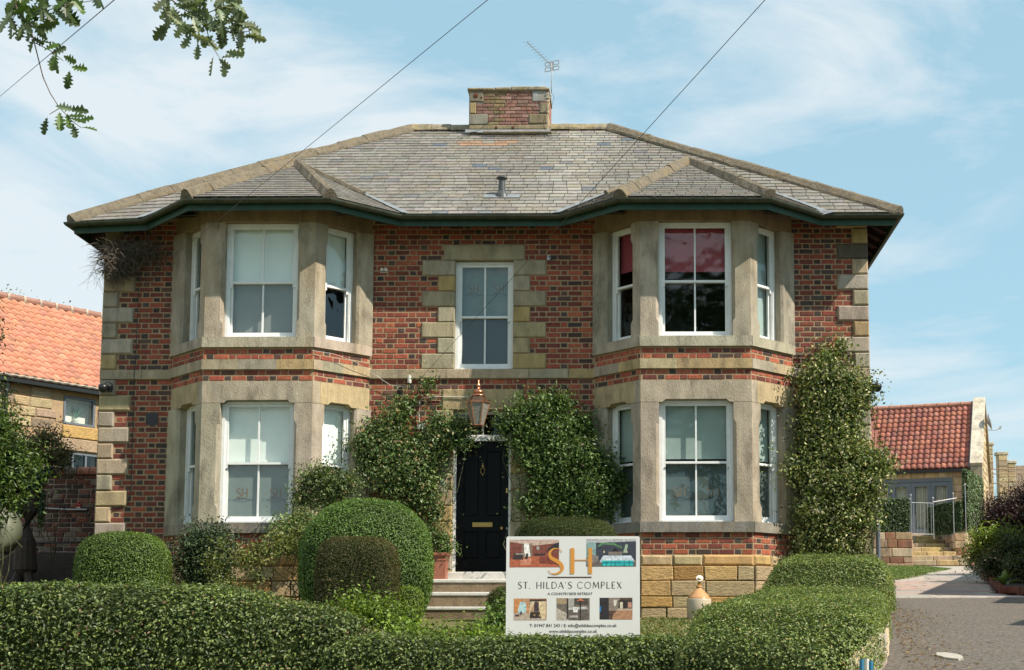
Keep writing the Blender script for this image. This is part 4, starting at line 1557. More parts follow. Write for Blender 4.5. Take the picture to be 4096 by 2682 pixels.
# chimney ---------------------------------------------------------------------------
CY = 3.86
FC = Frame((0, CY, 0), (1, 0, 0)); FCR = Frame((.74, CY, 0), (0, 1, 0))
mb = MB(); mb.box(-.795, .735, CY + .012, CY + .85, 8.9, 10.10)
chim = mb.build('chimney', M['mortar_grey'], house)
cst = [(-.79, -.43, 9.415, 9.62), (-.785, -.655, 9.635, 9.855), (-.79, -.515, 9.87, 10.085),
       (.37, .725, 9.43, 9.62), (.58, .735, 9.64, 9.85), (.43, .71, 9.875, 10.085), (-.79, .73, 9.31, 9.40)]
gc = [(.25, .235, .19), (.33, .25, .12), (.19, .17, .12), (.22, .18, .11), (.21, .18, .12), (.27, .28, .27), (.27, .215, .13)]
for (a0, a1, b0, b1), col in zip(cst, gc):
    mb = MB(); mb.block(FC, a0, a1, b0, b1, -.1, .018, .014, .005, col); mb.build('corner_stone', M['stone'], chim)
for k, (b0, b1, w) in enumerate(((9.31, 9.62, .34), (9.64, 9.85, .2), (9.87, 10.085, .3))):
    mb = MB(); mb.block(FCR, .0, w, b0, b1, -.1, .012, .012, .004, (.42, .34, .22)); mb.build('corner_stone', M['stone'], chim)
r = 0; b = 9.40
rb = MB()
while b < 10.07:
    lo_, hi_ = -.785, .73
    for (a0, a1, b0, b1) in cst:
        if b0 < b + .037 < b1:
            if a0 < -.7: lo_ = max(lo_, a1)
            else: hi_ = min(hi_, a0)
    a = lo_ + .008 - (r % 2) * .1
    while a < hi_:
        x0, x1 = max(a, lo_ + .006), min(a + .205, hi_ - .006)
        if x1 - x0 > .04:
            col = vary(random.choice(((.27, .135, .10), (.24, .12, .095), (.21, .11, .09), (.28, .17, .13))), .15)
            if -.42 < (x0 + x1) / 2 < -.12 and random.random() < .75: col = vary((.21, .155, .08), .2)
            q = MB(); q.block(FC, x0, x1, b + .005, b + .066, -.05, .004 + random.uniform(0, .008), .008, .005, col)
            q.build('brick', M['brick'], chim)
        a += .216
    for a in np.arange(.32, .82, .216):
        rb.block(FCR, a, a + .205, b + .005, b + .066, -.05, .004, .008, .004, vary((.45, .20, .13), .1))
    b += .0725; r += 1
rb.build('side_brickwork', M['brick'], chim)
mb = MB()
for a0, a1, h in ((-.83, -.3, .055), (-.295, .02, .06), (.025, .70, .075)):
    mb.block(FC, a0, a1, 10.088, 10.088 + h, -.9, .05, .018, .008)
mb.block(FC, .60, .765, 10.088, 10.135, -.9, .055, .015, .008)
mb.build('chimney_cap', M['cap'], chim)
mb = MB()
for i in range(14):
    x0 = -.86 + i * .118; z0 = 9.235 + .008 * math.sin(i * 1.7)
    mb.poly([(x0, CY - .10, z0 - .012), (x0 + .118, CY - .10, z0 - .012 + .006 * math.sin(i * 2.9)), (x0 + .118, CY - .004, 9.318), (x0, CY - .004, 9.318)])
mb.build('lead_apron', M['lead'], chim)
mb = MB(); mb.tube([(-.5 + i * .11, CY - .17, 9.185 + random.uniform(-.006, .006)) for i in range(13)], .032, 6); mb.build('mortar_fillet', M['ridge_stone'], chim)
for x, z, rr in ((-.26, 9.345, .03), (.065, 9.345, .032), (-.66, 9.99, .05), (-.55, 9.955, .022)):
    mb = MB(); mb.lathe([(rr * .8, 0), (rr, .008), (rr * .6, .02)], (x, CY - .012, z), 9, axis=Matrix.Rotation(RAD(90), 3, 'X')); mb.build('tie_plate', M['rust'], chim)

# aerial ------------------------------------------------------------------------------
ax, ay = .80, CY + .02
aer = thing('television_aerial', 'grey television aerial on a bent mast strapped to the chimney', 'aerial', (ax, ay, 9.95))
mb = MB(); mb.tube([(ax, ay, 9.93), (ax + .005, ay, 10.15), (ax + .012, ay, 10.4), (ax + .002, ay, 10.66)], .010, 8); mb.build('mast', M['steel'], aer)
A = Vector((ax, ay - .02, 10.60)); B = Vector((ax - .40, ay - .95, 10.66))
mb = MB(); mb.tube([A, B], .008, 6); mb.build('boom', M['steel'], aer)
dr = (B - A).normalized(); sd_ = dr.cross(Vector((0, 0, 1))).normalized()
for i in range(9):
    q = A.lerp(B, .13 + .87 * i / 8)
    mb = MB(); mb.tube([q - sd_ * .085, q + sd_ * .085], .0026, 5); mb.build('element', M['steel'], aer)
mb = MB()
q = A - dr * .03
Fa = Frame(q, -sd_, Vector((0, 0, 1)))
for s in (-1, 1):
    for zz in (-.055, .055):
        a0, a1 = sorted((s * .03, s * .15))
        mb.fbox(Fa, a0, a1, zz - .045, zz - .028, 0, .004); mb.fbox(Fa, a0, a1, zz + .028, zz + .045, 0, .004)
        for a in (a0, a1): mb.fbox(Fa, a - .009, a + .009, zz - .0275, zz + .0275, 0, .004)
mb.fbox(Fa, -.02, .02, -.10, .10, 0, .004)
mb.build('reflector', M['steel'], aer)
mb = MB(); mb.tube([(ax - .10, CY - .03, 10.02), (ax - .02, CY - .03, 9.99), (ax + .0, ay, 9.99)], .012, 6); mb.tube([(ax - .10, CY - .03, 9.94), (ax + .0, ay, 9.95)], .010, 6); mb.build('bracket', M['steel'], aer)
mb = MB(); mb.tube([(ax + .0, ay - .01, 10.3), (ax + .01, ay - .02, 10.05), (ax + .06, ay - .05, 9.95), (ax + .02, CY - .02, 9.8), (ax - .10, CY - .03, 9.68), (ax - .12, CY - .03, 9.5), (ax - .04, CY - .06, 9.35), (ax - .01, CY - .13, 9.2), (ax + .06, CY - .4, 8.98)], .004, 5); mb.build('cable', M['wire'], aer)

# downpipe, wires, brackets -----------------------------------------------------------
mb = MB(); mb.tube([(6.27, -.05, -.2), (6.27, -.05, 1.4)], .035, 10); dp = mb.build('downpipe', M['grey_paint'], None)
tag(dp, 'grey pipe standing at the right hand corner of the brick villa', 'pipe')


def wire(name, P, r, label, sagz=0.15, n=24):
    a, b = Vector(P[0]), Vector(P[1])
    pts = [a.lerp(b, t) - Vector((0, 0, sagz * 4 * t * (1 - t))) for t in np.linspace(0, 1, n)]
    mb = MB(); mb.tube(pts, r, 5)
    return tag(mb.build(name, M['wire'], None), label, 'wire')
wire('overhead_wire', [(-.98, -.12, 3.71), (4.45, -14.95, 4.31)], .003, 'overhead wire running down across the middle of the facade to the white insulator', .0)
wire('overhead_wire', [(-4.883, -.62, 5.53), (3.15, -15.2, 3.84)], .0028, 'overhead wire crossing the roof above the left bay window', .0)
wire('overhead_wire', [(-6.58, -3.2, 7.006), (.78, -16.25, 2.46)], .003, 'short overhead wire behind the oak twigs in the top corner of the sky', .0)

ins = thing('insulator', 'white porcelain insulator with black clamp above the left climbing rose', 'insulator', (-1.19, -.1, 3.55))
mb = MB(); mb.lathe([(.024, 0), (.030, .008), (.034, .05), (.034, .06), (.026, .066), (.034, .074), (.034, .10), (.028, .106), (.030, .13), (.018, .14)], (-1.19, -.10, 3.60), 14); mb.build('porcelain', M['cream'], ins)
mb = MB(); mb.tube([(-1.18, -.10, 3.60), (-1.18, -.10, 3.52)], .018, 8); mb.tube([(-1.18, -.02, 3.50), (-1.16, -.10, 3.49), (-1.14, -.12, 3.44)], .012, 6); mb.build('clamp', M['black_plastic'], ins)
cab = MB(); cab.tube([(-.25, -.04, 3.385), (-.6, -.035, 3.395), (-.8, -.035, 3.40), (-.98, -.035, 3.38), (-1.03, -.035, 3.33), (-1.04, -.035, 3.1), (-1.035, -.035, 2.93)], .009, 6)
tag(cab.build('cable', M['cable'], None), 'white cable clipped along the brick from the floodlight to the copper lantern', 'cable')
cab = MB(); cab.tube([(-2.6, -.79, 4.0), (-2.3, -.62, 3.98), (-2.0, -.35, 3.9), (-1.8, -.08, 3.78), (-1.5, -.06, 3.58), (-1.25, -.06, 3.55)], .004, 5)
tag(cab.build('cable', M['cable'], None), 'thin grey cable sagging from the left bay to the insulator', 'cable')
cab = MB(); cab.tube([(-5.6, -.03, 6.0), (-5.62, -.02, 5.0), (-5.63, -.02, 4.0), (-5.64, -.05, 3.8), (-5.64, -.02, 3.4), (-5.63, -.02, 1.9), (-5.68, -.02, 1.68), (-5.9, -.02, 1.6), (-6.1, -.02, 1.6)], .006, 5)
tag(cab.build('cable', M['wire'], None), 'black cable running down the brick beside the left corner stones', 'cable')

fl = thing('floodlight', 'small white floodlight with an angled arm among the rose leaves', 'floodlight', (-1.0, -.1, 2.85))
mb = MB(); mb.lathe([(.06, 0), (.062, .05), (.05, .07), (.02, .075)], (-1.0, -.10, 2.86), 14); mb.build('housing', M['cream'], fl)
mb = MB(); mb.tube([(-.97, -.12, 2.92), (-.84, -.14, 3.0)], .012, 8); mb.build('arm', M['cream'], fl)


def cctv(x, z, s, label):
    t = thing('security_camera', label, 'security camera', (x, -.15, z))
    mb = MB(); mb.lathe([(.02, .055), (.07, .05), (.075, .0), (.06, -.045), (.03, -.075), (.005, -.08)][::-1], (x, -.17, z), 16); mb.build('dome', M['black_plastic'], t, smooth=True)
    mb = MB(); mb.tube([(x, -.17, z + .05), (x + s * .05, -.12, z + .11), (x + s * .10, -.06, z + .08), (x + s * .10, -.03, z)], .008, 6); mb.build('cable', M['wire'], t)
    mb = MB(); mb.block(F0, x - .04 + s * .06, x + .04 + s * .06, z - .04, z + .04, .02, .12, .01); mb.build('bracket', M['black_plastic'], t)
cctv(-6.08, 3.53, 1, 'black dome security camera on the left corner of the villa')
cctv(6.28, 3.51, -1, 'black dome security camera on the right corner above the climber')
vb = MB()
for k in range(5): vb.fbox(F0, -5.42, -5.26, 2.98 + k * .034, 2.995 + k * .034, .0, .012)
vb.fbox(F0, -5.44, -5.24, 2.96, 3.15, -.0, .004)
tag(vb.build('air_brick', M['black_plastic'], None), 'dark louvred air brick in the wall left of the lower bay', 'vent')
oo = MB()
for dx in (0, .065):
    oo.lathe([(.016, 0), (.03, .006), (.016, .012)], (-1.68 + dx, -.012, 5.49), 10, axis=Matrix.Rotation(RAD(90), 3, 'X'))
oo.block(F0, -1.71, -1.59, 5.44, 5.452, .004, .012)
tag(oo.build('cable_clip', M['cream'], None), 'pair of small white round clips on the brick beside the left bay', 'clip')
hk = MB(); hk.block(F0, 1.0, 1.05, 5.63, 5.72, .005, .03, .006); hk.tube([(1.03, -.04, 5.69), (1.06, -.07, 5.66), (1.05, -.08, 5.62)], .012, 6)
tag(hk.build('wall_hook', M['steel'], None), 'grey metal hook in the brick to the right of the upper centre window', 'hook')
pl = MB(); pl.block(F0, -.74, -.585, 1.865, 2.08, .02, .028, .004)
plq = pl.build('wall_plaque', M['printed'], None); plq.color = (.42, .36, .32, 1)
tag(plq, 'small faded notice fixed to the stone left of the black door', 'notice')
for k, (b, cl) in enumerate(((2.02, (.22, .36, .36)), (1.99, (.25, .38, .38)), (1.96, (.3, .38, .38)), (1.90, (.5, .33, .31)))):
    q = MB(); q.fbox(F0, -.725, -.60, b, b + (.014 if k < 3 else .02), .0281, .0285, cl); q.build('print', M['printed'], plq)

# lantern ----------------------------------------------------------------------------
LX, LY = -.045, -.42
lan = thing('lantern', 'hanging copper six sided lantern in front of the door head', 'lantern', (LX, LY, 2.85))
def hexr(r, z, ph=0): return [(LX + r * math.cos(math.pi / 3 * k + ph), LY + r * math.sin(math.pi / 3 * k + ph), z) for k in range(6)]
zb, ztp = 2.87, 3.225
mb = MB()
rb_, rt_ = .085, .185
A_, B_ = hexr(rb_, zb), hexr(rt_, ztp)
for k in range(6): mb.tube([A_[k], B_[k]], .0085, 6)
for k in range(6):
    mb.tube([A_[k], A_[(k + 1) % 6]], .007, 5); mb.tube([B_[k], B_[(k + 1) % 6]], .011, 5)
    c_ = Vector(B_[k]); o_ = (c_ - Vector((LX, LY, ztp))).normalized()
    mb.tube([c_, c_ + o_ * .018 + Vector((0, 0, .035))], .008, 5, r2=.002)
mb.build('frame', M['copper'], lan)
for k in range(6):
    k2 = (k + 1) % 6
    q = MB(); q.poly([Vector(A_[k]) * .985 + Vector((LX, LY, zb)) * .015, Vector(A_[k2]) * .985 + Vector((LX, LY, zb)) * .015, Vector(B_[k2]) * .985 + Vector((LX, LY, ztp)) * .015, Vector(B_[k]) * .985 + Vector((LX, LY, ztp)) * .015], (.21, .20, .17))
    q.build('pane', M['printed'], lan)
mb = MB()
T_ = hexr(.10, 3.345)
for k in range(6): mb.poly([B_[k], B_[(k + 1) % 6], T_[(k + 1) % 6], T_[k]])
mb.build('hood', mat('dark_copper', (.13, .075, .05), .35, .4, 20, metal=.6), lan)
mb = MB(); mb.lathe([(.11, 0), (.105, .015), (.075, .03), (.06, .045), (.06, .05), (.085, .06), (.082, .075), (.06, .10), (.03, .12), (.018, .14), (.02, .15), (.034, .165), (.034, .18), (.018, .20), (.012, .215), (.010, .25), (.002, .26)], (LX, LY, 3.335), 18); mb.build('finial', M['copper'], lan, smooth=True)
mb = MB(); mb.tube([(LX, LY, 3.36), (LX, LY + .1, 3.40), (LX, -.02, 3.42)], .010, 6); mb.build('bracket', M['black_plastic'], lan)

# nest of dead creeper under the left eaves -------------------------------------------
nest = thing('twig_nest', 'tangled grey mass of dead creeper stems under the left eaves', 'dead creeper', (-5.85, -.2, 5.3))
def tangle(name, cs, n, parent, rmin=.0018, rmax=.0042, L=(.2, .5), m='twig', col=None):
    mb = MB()
    for i in range(n):
        c_ = random.choice(cs)
        p = Vector([c_[k] + random.gauss(0, .38) * c_[k + 3] for k in range(3)])
        d = Vector((random.gauss(0, 1), random.gauss(0, .6), random.gauss(0, .8) - .25)).normalized()
        bend = Vector((random.gauss(0, 1), random.gauss(0, 1), random.gauss(0, 1) - .4)) * .45
        l = random.uniform(*L); pts = []
        for k in range(6):
            pts.append(p.copy()); p = p + d * l / 5; d = (d + bend * .35).normalized()
        r = random.uniform(rmin, rmax)
        mb.tube(pts, r, 3, vary(W1, .3), r2=r * .5, cap=False)
    return mb.build(name, M[m], parent, kind='stuff')
M['nest'] = mat('nest_twig', (.115, .092, .07), .95, .5, 30, tint=True)
tangle('stems', [(-5.85, -.26, 5.66, .30, .16, .24), (-5.9, -.24, 5.48, .2, .14, .2), (-5.55, -.16, 5.80, .36, .1, .16), (-6.02, -.2, 5.75, .12, .14, .2)], 1700, nest, L=(.14, .36), rmin=.003, rmax=.006, m='nest')
tangle('stray_stems', [(-5.5, -.08, 5.65, .4, .05, .25), (-6.2, -.2, 5.45, .15, .1, .2), (-5.2, -.05, 5.6, .35, .03, .2)], 90, nest, L=(.2, .45), m='nest')

# ------------------------------------------------------------------ measured plant shapes (x, z, radius) in metres
ROSE_L = [(-1.76, 2.74, 0.31), (-1.39, 3.05, 0.24), (-1.25, 3.26, 0.15), (-1.48, 2.54, 0.41), (-1.14, 2.26, 0.41), (-0.87, 2.54, 0.34), (-0.53, 2.88, 0.2), (-0.4, 2.74, 0.24), (-0.33, 2.91, 0.17), (-0.74, 2.98, 0.17), (-1.06, 1.92, 0.37), (-1.47, 2.06, 0.34), (-0.86, 1.92, 0.24), (-0.75, 1.51, 0.17), (-1.82, 2.4, 0.24), (-1.92, 2.61, 0.2), (-0.89, 1.68, 0.19), (-0.88, 3.58, 0.14)]
ROSE_LL = [(-2.55, 1.93, 0.18), (-2.29, 2.0, 0.21), (-2.38, 1.67, 0.24), (-2.09, 1.73, 0.24), (-2.65, 1.67, 0.12), (-1.89, 1.87, 0.19), (-2.67, 1.31, 0.15), (-2.44, 1.17, 0.14)]
ROSE_R = [(0.38, 2.91, 0.18), (0.66, 3.08, 0.22), (0.96, 3.28, 0.22), (1.23, 3.28, 0.18), (0.66, 2.74, 0.28), (1.03, 2.87, 0.35), (1.37, 2.8, 0.26), (1.61, 2.91, 0.18), (0.83, 2.4, 0.29), (1.24, 2.39, 0.35), (1.57, 2.46, 0.29), (1.84, 2.32, 0.26), (2.05, 2.05, 0.26), (2.22, 1.92, 0.14), (1.78, 1.92, 0.31), (1.37, 1.92, 0.31), (0.97, 1.99, 0.28), (0.76, 1.65, 0.22), (1.17, 1.58, 0.28), (1.58, 1.51, 0.28), (1.91, 1.58, 0.22)]
CLIMB = [(5.73, 4.17, 0.11), (5.46, 3.96, 0.18), (5.31, 3.69, 0.22), (5.59, 3.69, 0.22), (5.82, 3.62, 0.18), (6.06, 3.51, 0.15), (6.19, 3.48, 0.07), (5.24, 3.34, 0.26), (5.58, 3.27, 0.29), (5.88, 3.27, 0.22), (5.24, 2.93, 0.26), (5.57, 2.86, 0.28), (5.84, 2.93, 0.18), (5.3, 2.52, 0.28), (5.63, 2.45, 0.33), (5.97, 2.38, 0.28), (6.24, 2.31, 0.22), (6.37, 2.25, 0.15), (5.02, 2.18, 0.22), (5.29, 1.98, 0.32), (5.69, 1.98, 0.38), (6.03, 1.91, 0.31), (5.21, 1.5, 0.32), (5.62, 1.43, 0.38), (5.95, 1.43, 0.28), (5.14, 1.1, 0.25), (5.54, 0.96, 0.28), (5.88, 1.03, 0.21), (4.97, 0.76, 0.16)]
TWIG_A = [[(-0.954, 3.167), (-0.933, 3.049), (-0.875, 3.023), (-0.834, 2.898), (-0.782, 2.714), (-0.733, 2.614), (-0.686, 2.536), (-0.603, 2.457), (-0.553, 2.415)], [(-0.834, 2.906), (-0.731, 2.847), (-0.673, 2.805)], [(-0.935, 3.099), (-0.829, 3.074), (-0.709, 3.098), (-0.581, 3.131), (-0.469, 3.156)], [(-0.686, 2.536), (-0.724, 2.49)], [(-0.934, 3.074), (-0.972, 3.024)]]
LEAF_A = [(-0.985, 3.125, -132), (-0.96, 3.108, -132), (-0.979, 2.99, -108), (-0.956, 3.015, -71), (-0.91, 3.074, -79), (-0.885, 3.057, 23), (-0.898, 2.982, -126), (-0.852, 2.956, -76), (-0.831, 2.931, -32), (-0.826, 2.99, -26), (-0.801, 2.981, -26), (-0.76, 2.964, 16), (-0.788, 3.057, -60), (-0.814, 3.099, 68), (-0.766, 3.115, 68), (-0.726, 3.115, 68), (-0.708, 3.073, -60), (-0.781, 2.898, 16), (-0.652, 3.073, -58), (-0.678, 3.123, 70), (-0.597, 3.115, -54), (-0.622, 3.131, 46), (-0.485, 3.143, -51), (-0.828, 3.04, -71), (-0.863, 2.915, -126), (-0.913, 2.948, -126), (-0.747, 3.048, -60), (-0.847, 3.116, 35), (-0.762, 2.822, -92), (-0.712, 2.789, -96), (-0.679, 2.747, -80), (-0.699, 2.855, 9), (-0.624, 2.797, -30), (-0.599, 2.772, -38), (-0.669, 2.722, -76), (-0.732, 2.872, 16), (-0.937, 3.133, -44), (-0.872, 3.124, 35), (-0.799, 3.132, 68), (-0.762, 2.441, -123), (-0.691, 2.474, -73), (-0.637, 2.515, 1), (-0.565, 2.506, 1), (-0.523, 2.456, 5), (-0.618, 2.448, -102), (-0.568, 2.382, -92), (-0.505, 2.407, -31), (-0.554, 2.44, 5), (-0.604, 2.49, 1)]
TWIG_B = [[(-0.105, 3.154), (-0.023, 3.095), (0.051, 3.044), (0.117, 3.011), (0.215, 2.968), (0.344, 2.959)], [(0.044, 3.036), (0.038, 2.961), (0.065, 2.869)], [(0.101, 3.011), (0.128, 2.894), (0.179, 2.818)], [(-0.113, 3.129), (-0.11, 3.062), (-0.096, 3.003)], [(0.051, 3.053), (0.179, 3.094), (0.275, 3.119)]]
LEAF_B = [(-0.149, 2.995, -129), (-0.11, 3.054, -89), (-0.128, 3.096, -139), (-0.112, 3.121, -90), (-0.061, 3.037, -30), (-0.07, 3.07, -40), (-0.028, 3.003, -37), (-0.018, 2.944, -127), (0.013, 2.994, -144), (0.007, 2.902, -127), (0.009, 3.095, 11), (0.041, 3.103, 11), (0.051, 3.053, -22), (0.083, 3.061, -31), (0.061, 2.986, -45), (0.124, 3.036, 19), (0.103, 2.927, -129), (0.137, 2.885, -60), (0.088, 2.902, -27), (0.163, 3.077, -50), (0.179, 3.103, 33), (0.219, 3.111, 17), (0.267, 3.127, 46), (0.26, 3.094, -58), (0.178, 3.128, 71), (0.229, 3.035, 47), (0.277, 3.043, -58), (0.292, 3.077, -53), (0.167, 2.952, -86), (0.184, 2.927, -86), (0.238, 3.002, 47), (0.294, 3.018, 47), (0.296, 2.943, -72), (0.344, 2.968, 12), (0.364, 2.951, -27), (0.305, 2.918, -72), (0.281, 2.885, -72), (0.258, 2.843, -21), (0.218, 2.851, -10), (0.066, 2.844, -85), (0.165, 2.743, -88), (0.212, 2.777, -59), (0.188, 2.785, -73), (0.126, 2.969, -31), (0.15, 2.985, -78), (0.215, 2.952, -72), (0.255, 2.951, -69), (0.278, 2.993, 47), (0.0, 3.129, 11), (-0.032, 3.129, 10), (0.032, 3.145, 11), (0.097, 3.128, 76), (0.137, 3.153, 76), (0.226, 3.153, 71)]

# ------------------------------------------------------------------ retaining wall and hedges
rw = thing('retaining_wall', 'low wall of upright pale stones under the right hedge beside the drive', 'wall', (4.2, -11.2, -.6))
WP = [(-9.3, -10.66), (-.1, -10.66), (.15, -11.28), (2.7, -11.38), (3.45, -12.1), (3.8, -11.98), (4.1, -11.6), (4.27, -11.2), (4.34, -10.9)] + [(wall_x(q), q) for q in (-9.5, -8, -6, -4, -2.8)]
wd = [0.0]
for a, b in zip(WP[:-1], WP[1:]): wd.append(wd[-1] + math.dist(a, b))
def wpos(s):
    for i in range(len(WP) - 1):
        if s <= wd[i + 1] or i == len(WP) - 2:
            t = (s - wd[i]) / (wd[i + 1] - wd[i]); a, b = WP[i], WP[i + 1]
            d = Vector((b[0] - a[0], b[1] - a[1], 0)).normalized()
            return Vector((a[0] + (b[0] - a[0]) * t, a[1] + (b[1] - a[1]) * t, 0)), d
s = 0.0
core_w = MB()
while s < wd[-1] - .1:
    p, d = wpos(s)
    w = random.uniform(.07, .16) if 3.2 < p.x < 4.36 and p.y < -10.9 else random.uniform(.35, .6)
    p, d = wpos(s + w / 2)
    F = Frame((p.x, p.y, 0), d)
    near = p.y < -10.6 and p.x < 4.4
    zt = (-.70 + .38 * sst(p.x, 3.5, 4.3)) if near else g(p.x + .4, p.y) + .25
    gz = g(p.x + .35, p.y) - .15 if not near else -1.85 + .95 * sst(p.x, 3.4, 4.3)
    zz = gz
    while zz < zt - .03:
        h = min(random.uniform(.16, .42) if w < .2 else random.uniform(.2, .3), zt - zz) if near else min(random.uniform(.12, .2), zt - zz)
        if zt - zz - h < .08: h = zt - zz
        col = vary(random.choice(((.52, .45, .33), (.46, .42, .34), (.56, .46, .30), (.42, .38, .32))), .12)
        mb = MB(); mb.block(F, -w / 2 + .005, w / 2 - .005, zz + .004, zz + h - .004, -.14, random.uniform(-.012, .012), .012, .006, col)
        mb.build('wall_stone', M['stone'], rw)
        zz += h
    core_w.fbox(F, -w / 2, w / 2, gz, zt - .02, -.16, -.02)
    s += w
core_w.build('mortar', M['mortar_grey'], rw)
bp = thing('plastic_pipe', 'blue and white plastic tubes standing against the stone wall', 'pipe', (4.05, -12.02, -.9))
for dx, m_, zt in ((0, 'blue', -.50), (.035, 'cream', -.495), (.062, 'blue', -.51)):
    mb = MB(); mb.tube([(3.97 + dx, -12.03, -1.1), (3.98 + dx, -12.02, zt)], .016, 8); mb.build('tube', M[m_], bp)
cv = MB()
cv.v = []; n = 20
cz = [(5.0 + .095 * math.cos(t) * random.uniform(.85, 1.1), -10.2 + .28 * math.sin(t) * random.uniform(.9, 1.1)) for t in np.linspace(0, 2 * math.pi, n, endpoint=False)]
cv.poly([(x, y, g(x, y) + .022) for x, y in cz]); 
for i in range(n):
    a, b = cz[i], cz[(i + 1) % n]; cv.poly([(a[0], a[1], g(*a) - .01), (b[0], b[1], g(*b) - .01), (b[0], b[1], g(*b) + .022), (a[0], a[1], g(*a) + .022)])
M['cover'] = mat('cover', (.40, .37, .32), .9, .35, 25, .6, 40)
tag(cv.build('drain_cover', M['cover'], None), 'small pale round drain cover set in the asphalt', 'drain cover')

PRIV = [((0.131, 0.182, 0.041), 5), ((0.208, 0.260, 0.063), 4), ((0.077, 0.122, 0.034), 4), ((0.325, 0.346, 0.135), 1.6), ((0.479, 0.346, 0.180), .25)]
DRK = [((0.045, 0.075, 0.023), 5), ((0.074, 0.115, 0.035), 4), ((0.112, 0.148, 0.052), 2), ((0.178, 0.175, 0.086), .8), ((0.193, 0.095, 0.052), .3)]
BOX = [((0.097, 0.177, 0.030), 5), ((0.138, 0.231, 0.044), 4), ((0.062, 0.121, 0.028), 3), ((0.193, 0.281, 0.076), 1)]
LIME = [((0.13, 0.20, 0.020), 4), ((0.18, 0.25, 0.03), 3), ((0.08, 0.14, 0.02), 2)]
YEW = [((0.049, 0.060, 0.016), 4), ((0.076, 0.079, 0.022), 3), ((0.117, 0.100, 0.034), 2.0), ((0.138, 0.079, 0.040), 1.2)]
ROSE = [((0.075, 0.129, 0.039), 5), ((0.123, 0.187, 0.054), 4), ((0.189, 0.235, 0.086), 2), ((0.320, 0.291, 0.136), .7)]
OLV = [((0.112, 0.158, 0.041), 4), ((0.176, 0.222, 0.063), 3), ((0.280, 0.296, 0.109), 2.2), ((0.445, 0.408, 0.201), 1.2), ((0.057, 0.093, 0.027), 2)]


def clipped(name, label, cat, G, n, size, pal, seed, loc, m='leaf', thick=.045, front=True, core=.94, core_m='core', wr=.5, **kw):
    """a clipped shrub or hedge: dark twiggy core with a dense shell of leaves"""
    t = thing(name, label, cat, loc, kw.pop('group', None))
    rng = np.random.default_rng(seed)
    cen = G.reshape(-1, 3).mean(0)
    T = grid_tris(G)
    spine = G.mean(1, keepdims=True)
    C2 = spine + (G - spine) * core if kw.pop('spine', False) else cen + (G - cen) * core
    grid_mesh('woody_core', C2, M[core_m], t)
    P, Nn = sample_tris(T, n, rng)
    # orient the normals away from the nearest spine point
    k = np.argmin(np.abs(P[:, None, 0] - spine[None, :, 0, 0]) + np.abs(P[:, None, 1] - spine[None, :, 0, 1]), axis=1)
    out = P - spine[k, 0]
    sgn = np.sign(np.sum(out * Nn, 1)); sgn[sgn == 0] = 1
    Nn = Nn * sgn[:, None]
    P = P + Nn * (rng.random(n)[:, None] ** 1.5 * -thick * 1.6 + thick * .35 + rng.normal(size=(n, 1)) * .008)
    br = 1 + .20 * np.sin(P[:, 0] * 3.1 + 2 * np.sin(P[:, 2] * 2.3 + seed)) * np.sin(P[:, 1] * 2.7 + P[:, 2] * 3 + seed) + .10 * np.sin(P[:, 0] * 11 + seed) * np.sin(P[:, 2] * 13 + P[:, 1] * 9)
    leaves('foliage', P, Nn, size, pal, M[m], t, rng, wr=wr, bright=br, **kw)
    return t


HL = hedge_grid([(-9.2, -9.95, -.85, .06, .55), (-6, -9.95, -.85, .075, .55), (-3, -9.98, -.85, .055, .56), (-1.2, -10.0, -.85, .03, .56), (-.75, -10.0, -.85, -.01, .54), (-.2, -10.02, -.85, -.12, .5), (.2, -10.05, -.85, -.24, .42)], e=.42, na=30, ns=110, amp=.045, freq=5)
clipped('hedge', 'darker tall clipped hedge filling the lower left of the view', 'hedge', HL, 90000, .031, DRK[:3] + PRIV[:2] + DRK[3:], 11, (-4, -10, -.7), spine=True, thick=.06, up=.5)
HC = hedge_grid([(.05, -10.72, -.85, -.39, .36), (.5, -10.78, -.85, -.355, .38), (1.6, -10.8, -.85, -.365, .38), (2.7, -10.8, -.85, -.375, .38), (3.3, -10.8, -.85, -.37, .38)], e=.45, na=26, ns=60, amp=.025, freq=7, seed=5)
clipped('hedge', 'low clipped hedge running below the hotel sign board', 'hedge', HC, 26000, .027, DRK[:3] + PRIV[:2] + DRK[3:4], 12, (1.6, -10.8, -.7), spine=True, thick=.05, up=.45)
HR = hedge_grid([(3.20, -12.15, -.95, -.46, .46), (3.33, -11.75, -.82, -.33, .60), (3.54, -11.25, -.58, -.20, .70), (3.68, -10.4, -.48, -.11, .75), (3.92, -9.2, -.40, -.03, .76), (4.22, -7.6, -.30, .06, .75), (4.44, -6.4, -.14, .14, .70), (4.66, -5.7, -.1, .46, .70), (4.95, -4.2, -.02, .62, .66), (5.2, -3.3, -.2, .60, .58)], e=.32, na=38, ns=110, amp=.045, freq=4, seed=8)
clipped('hedge', 'bright green broad clipped hedge climbing the slope beside the drive', 'hedge', HR, 115000, .024, PRIV, 13, (4.3, -8, -.7), spine=True, thick=.045, up=.4)

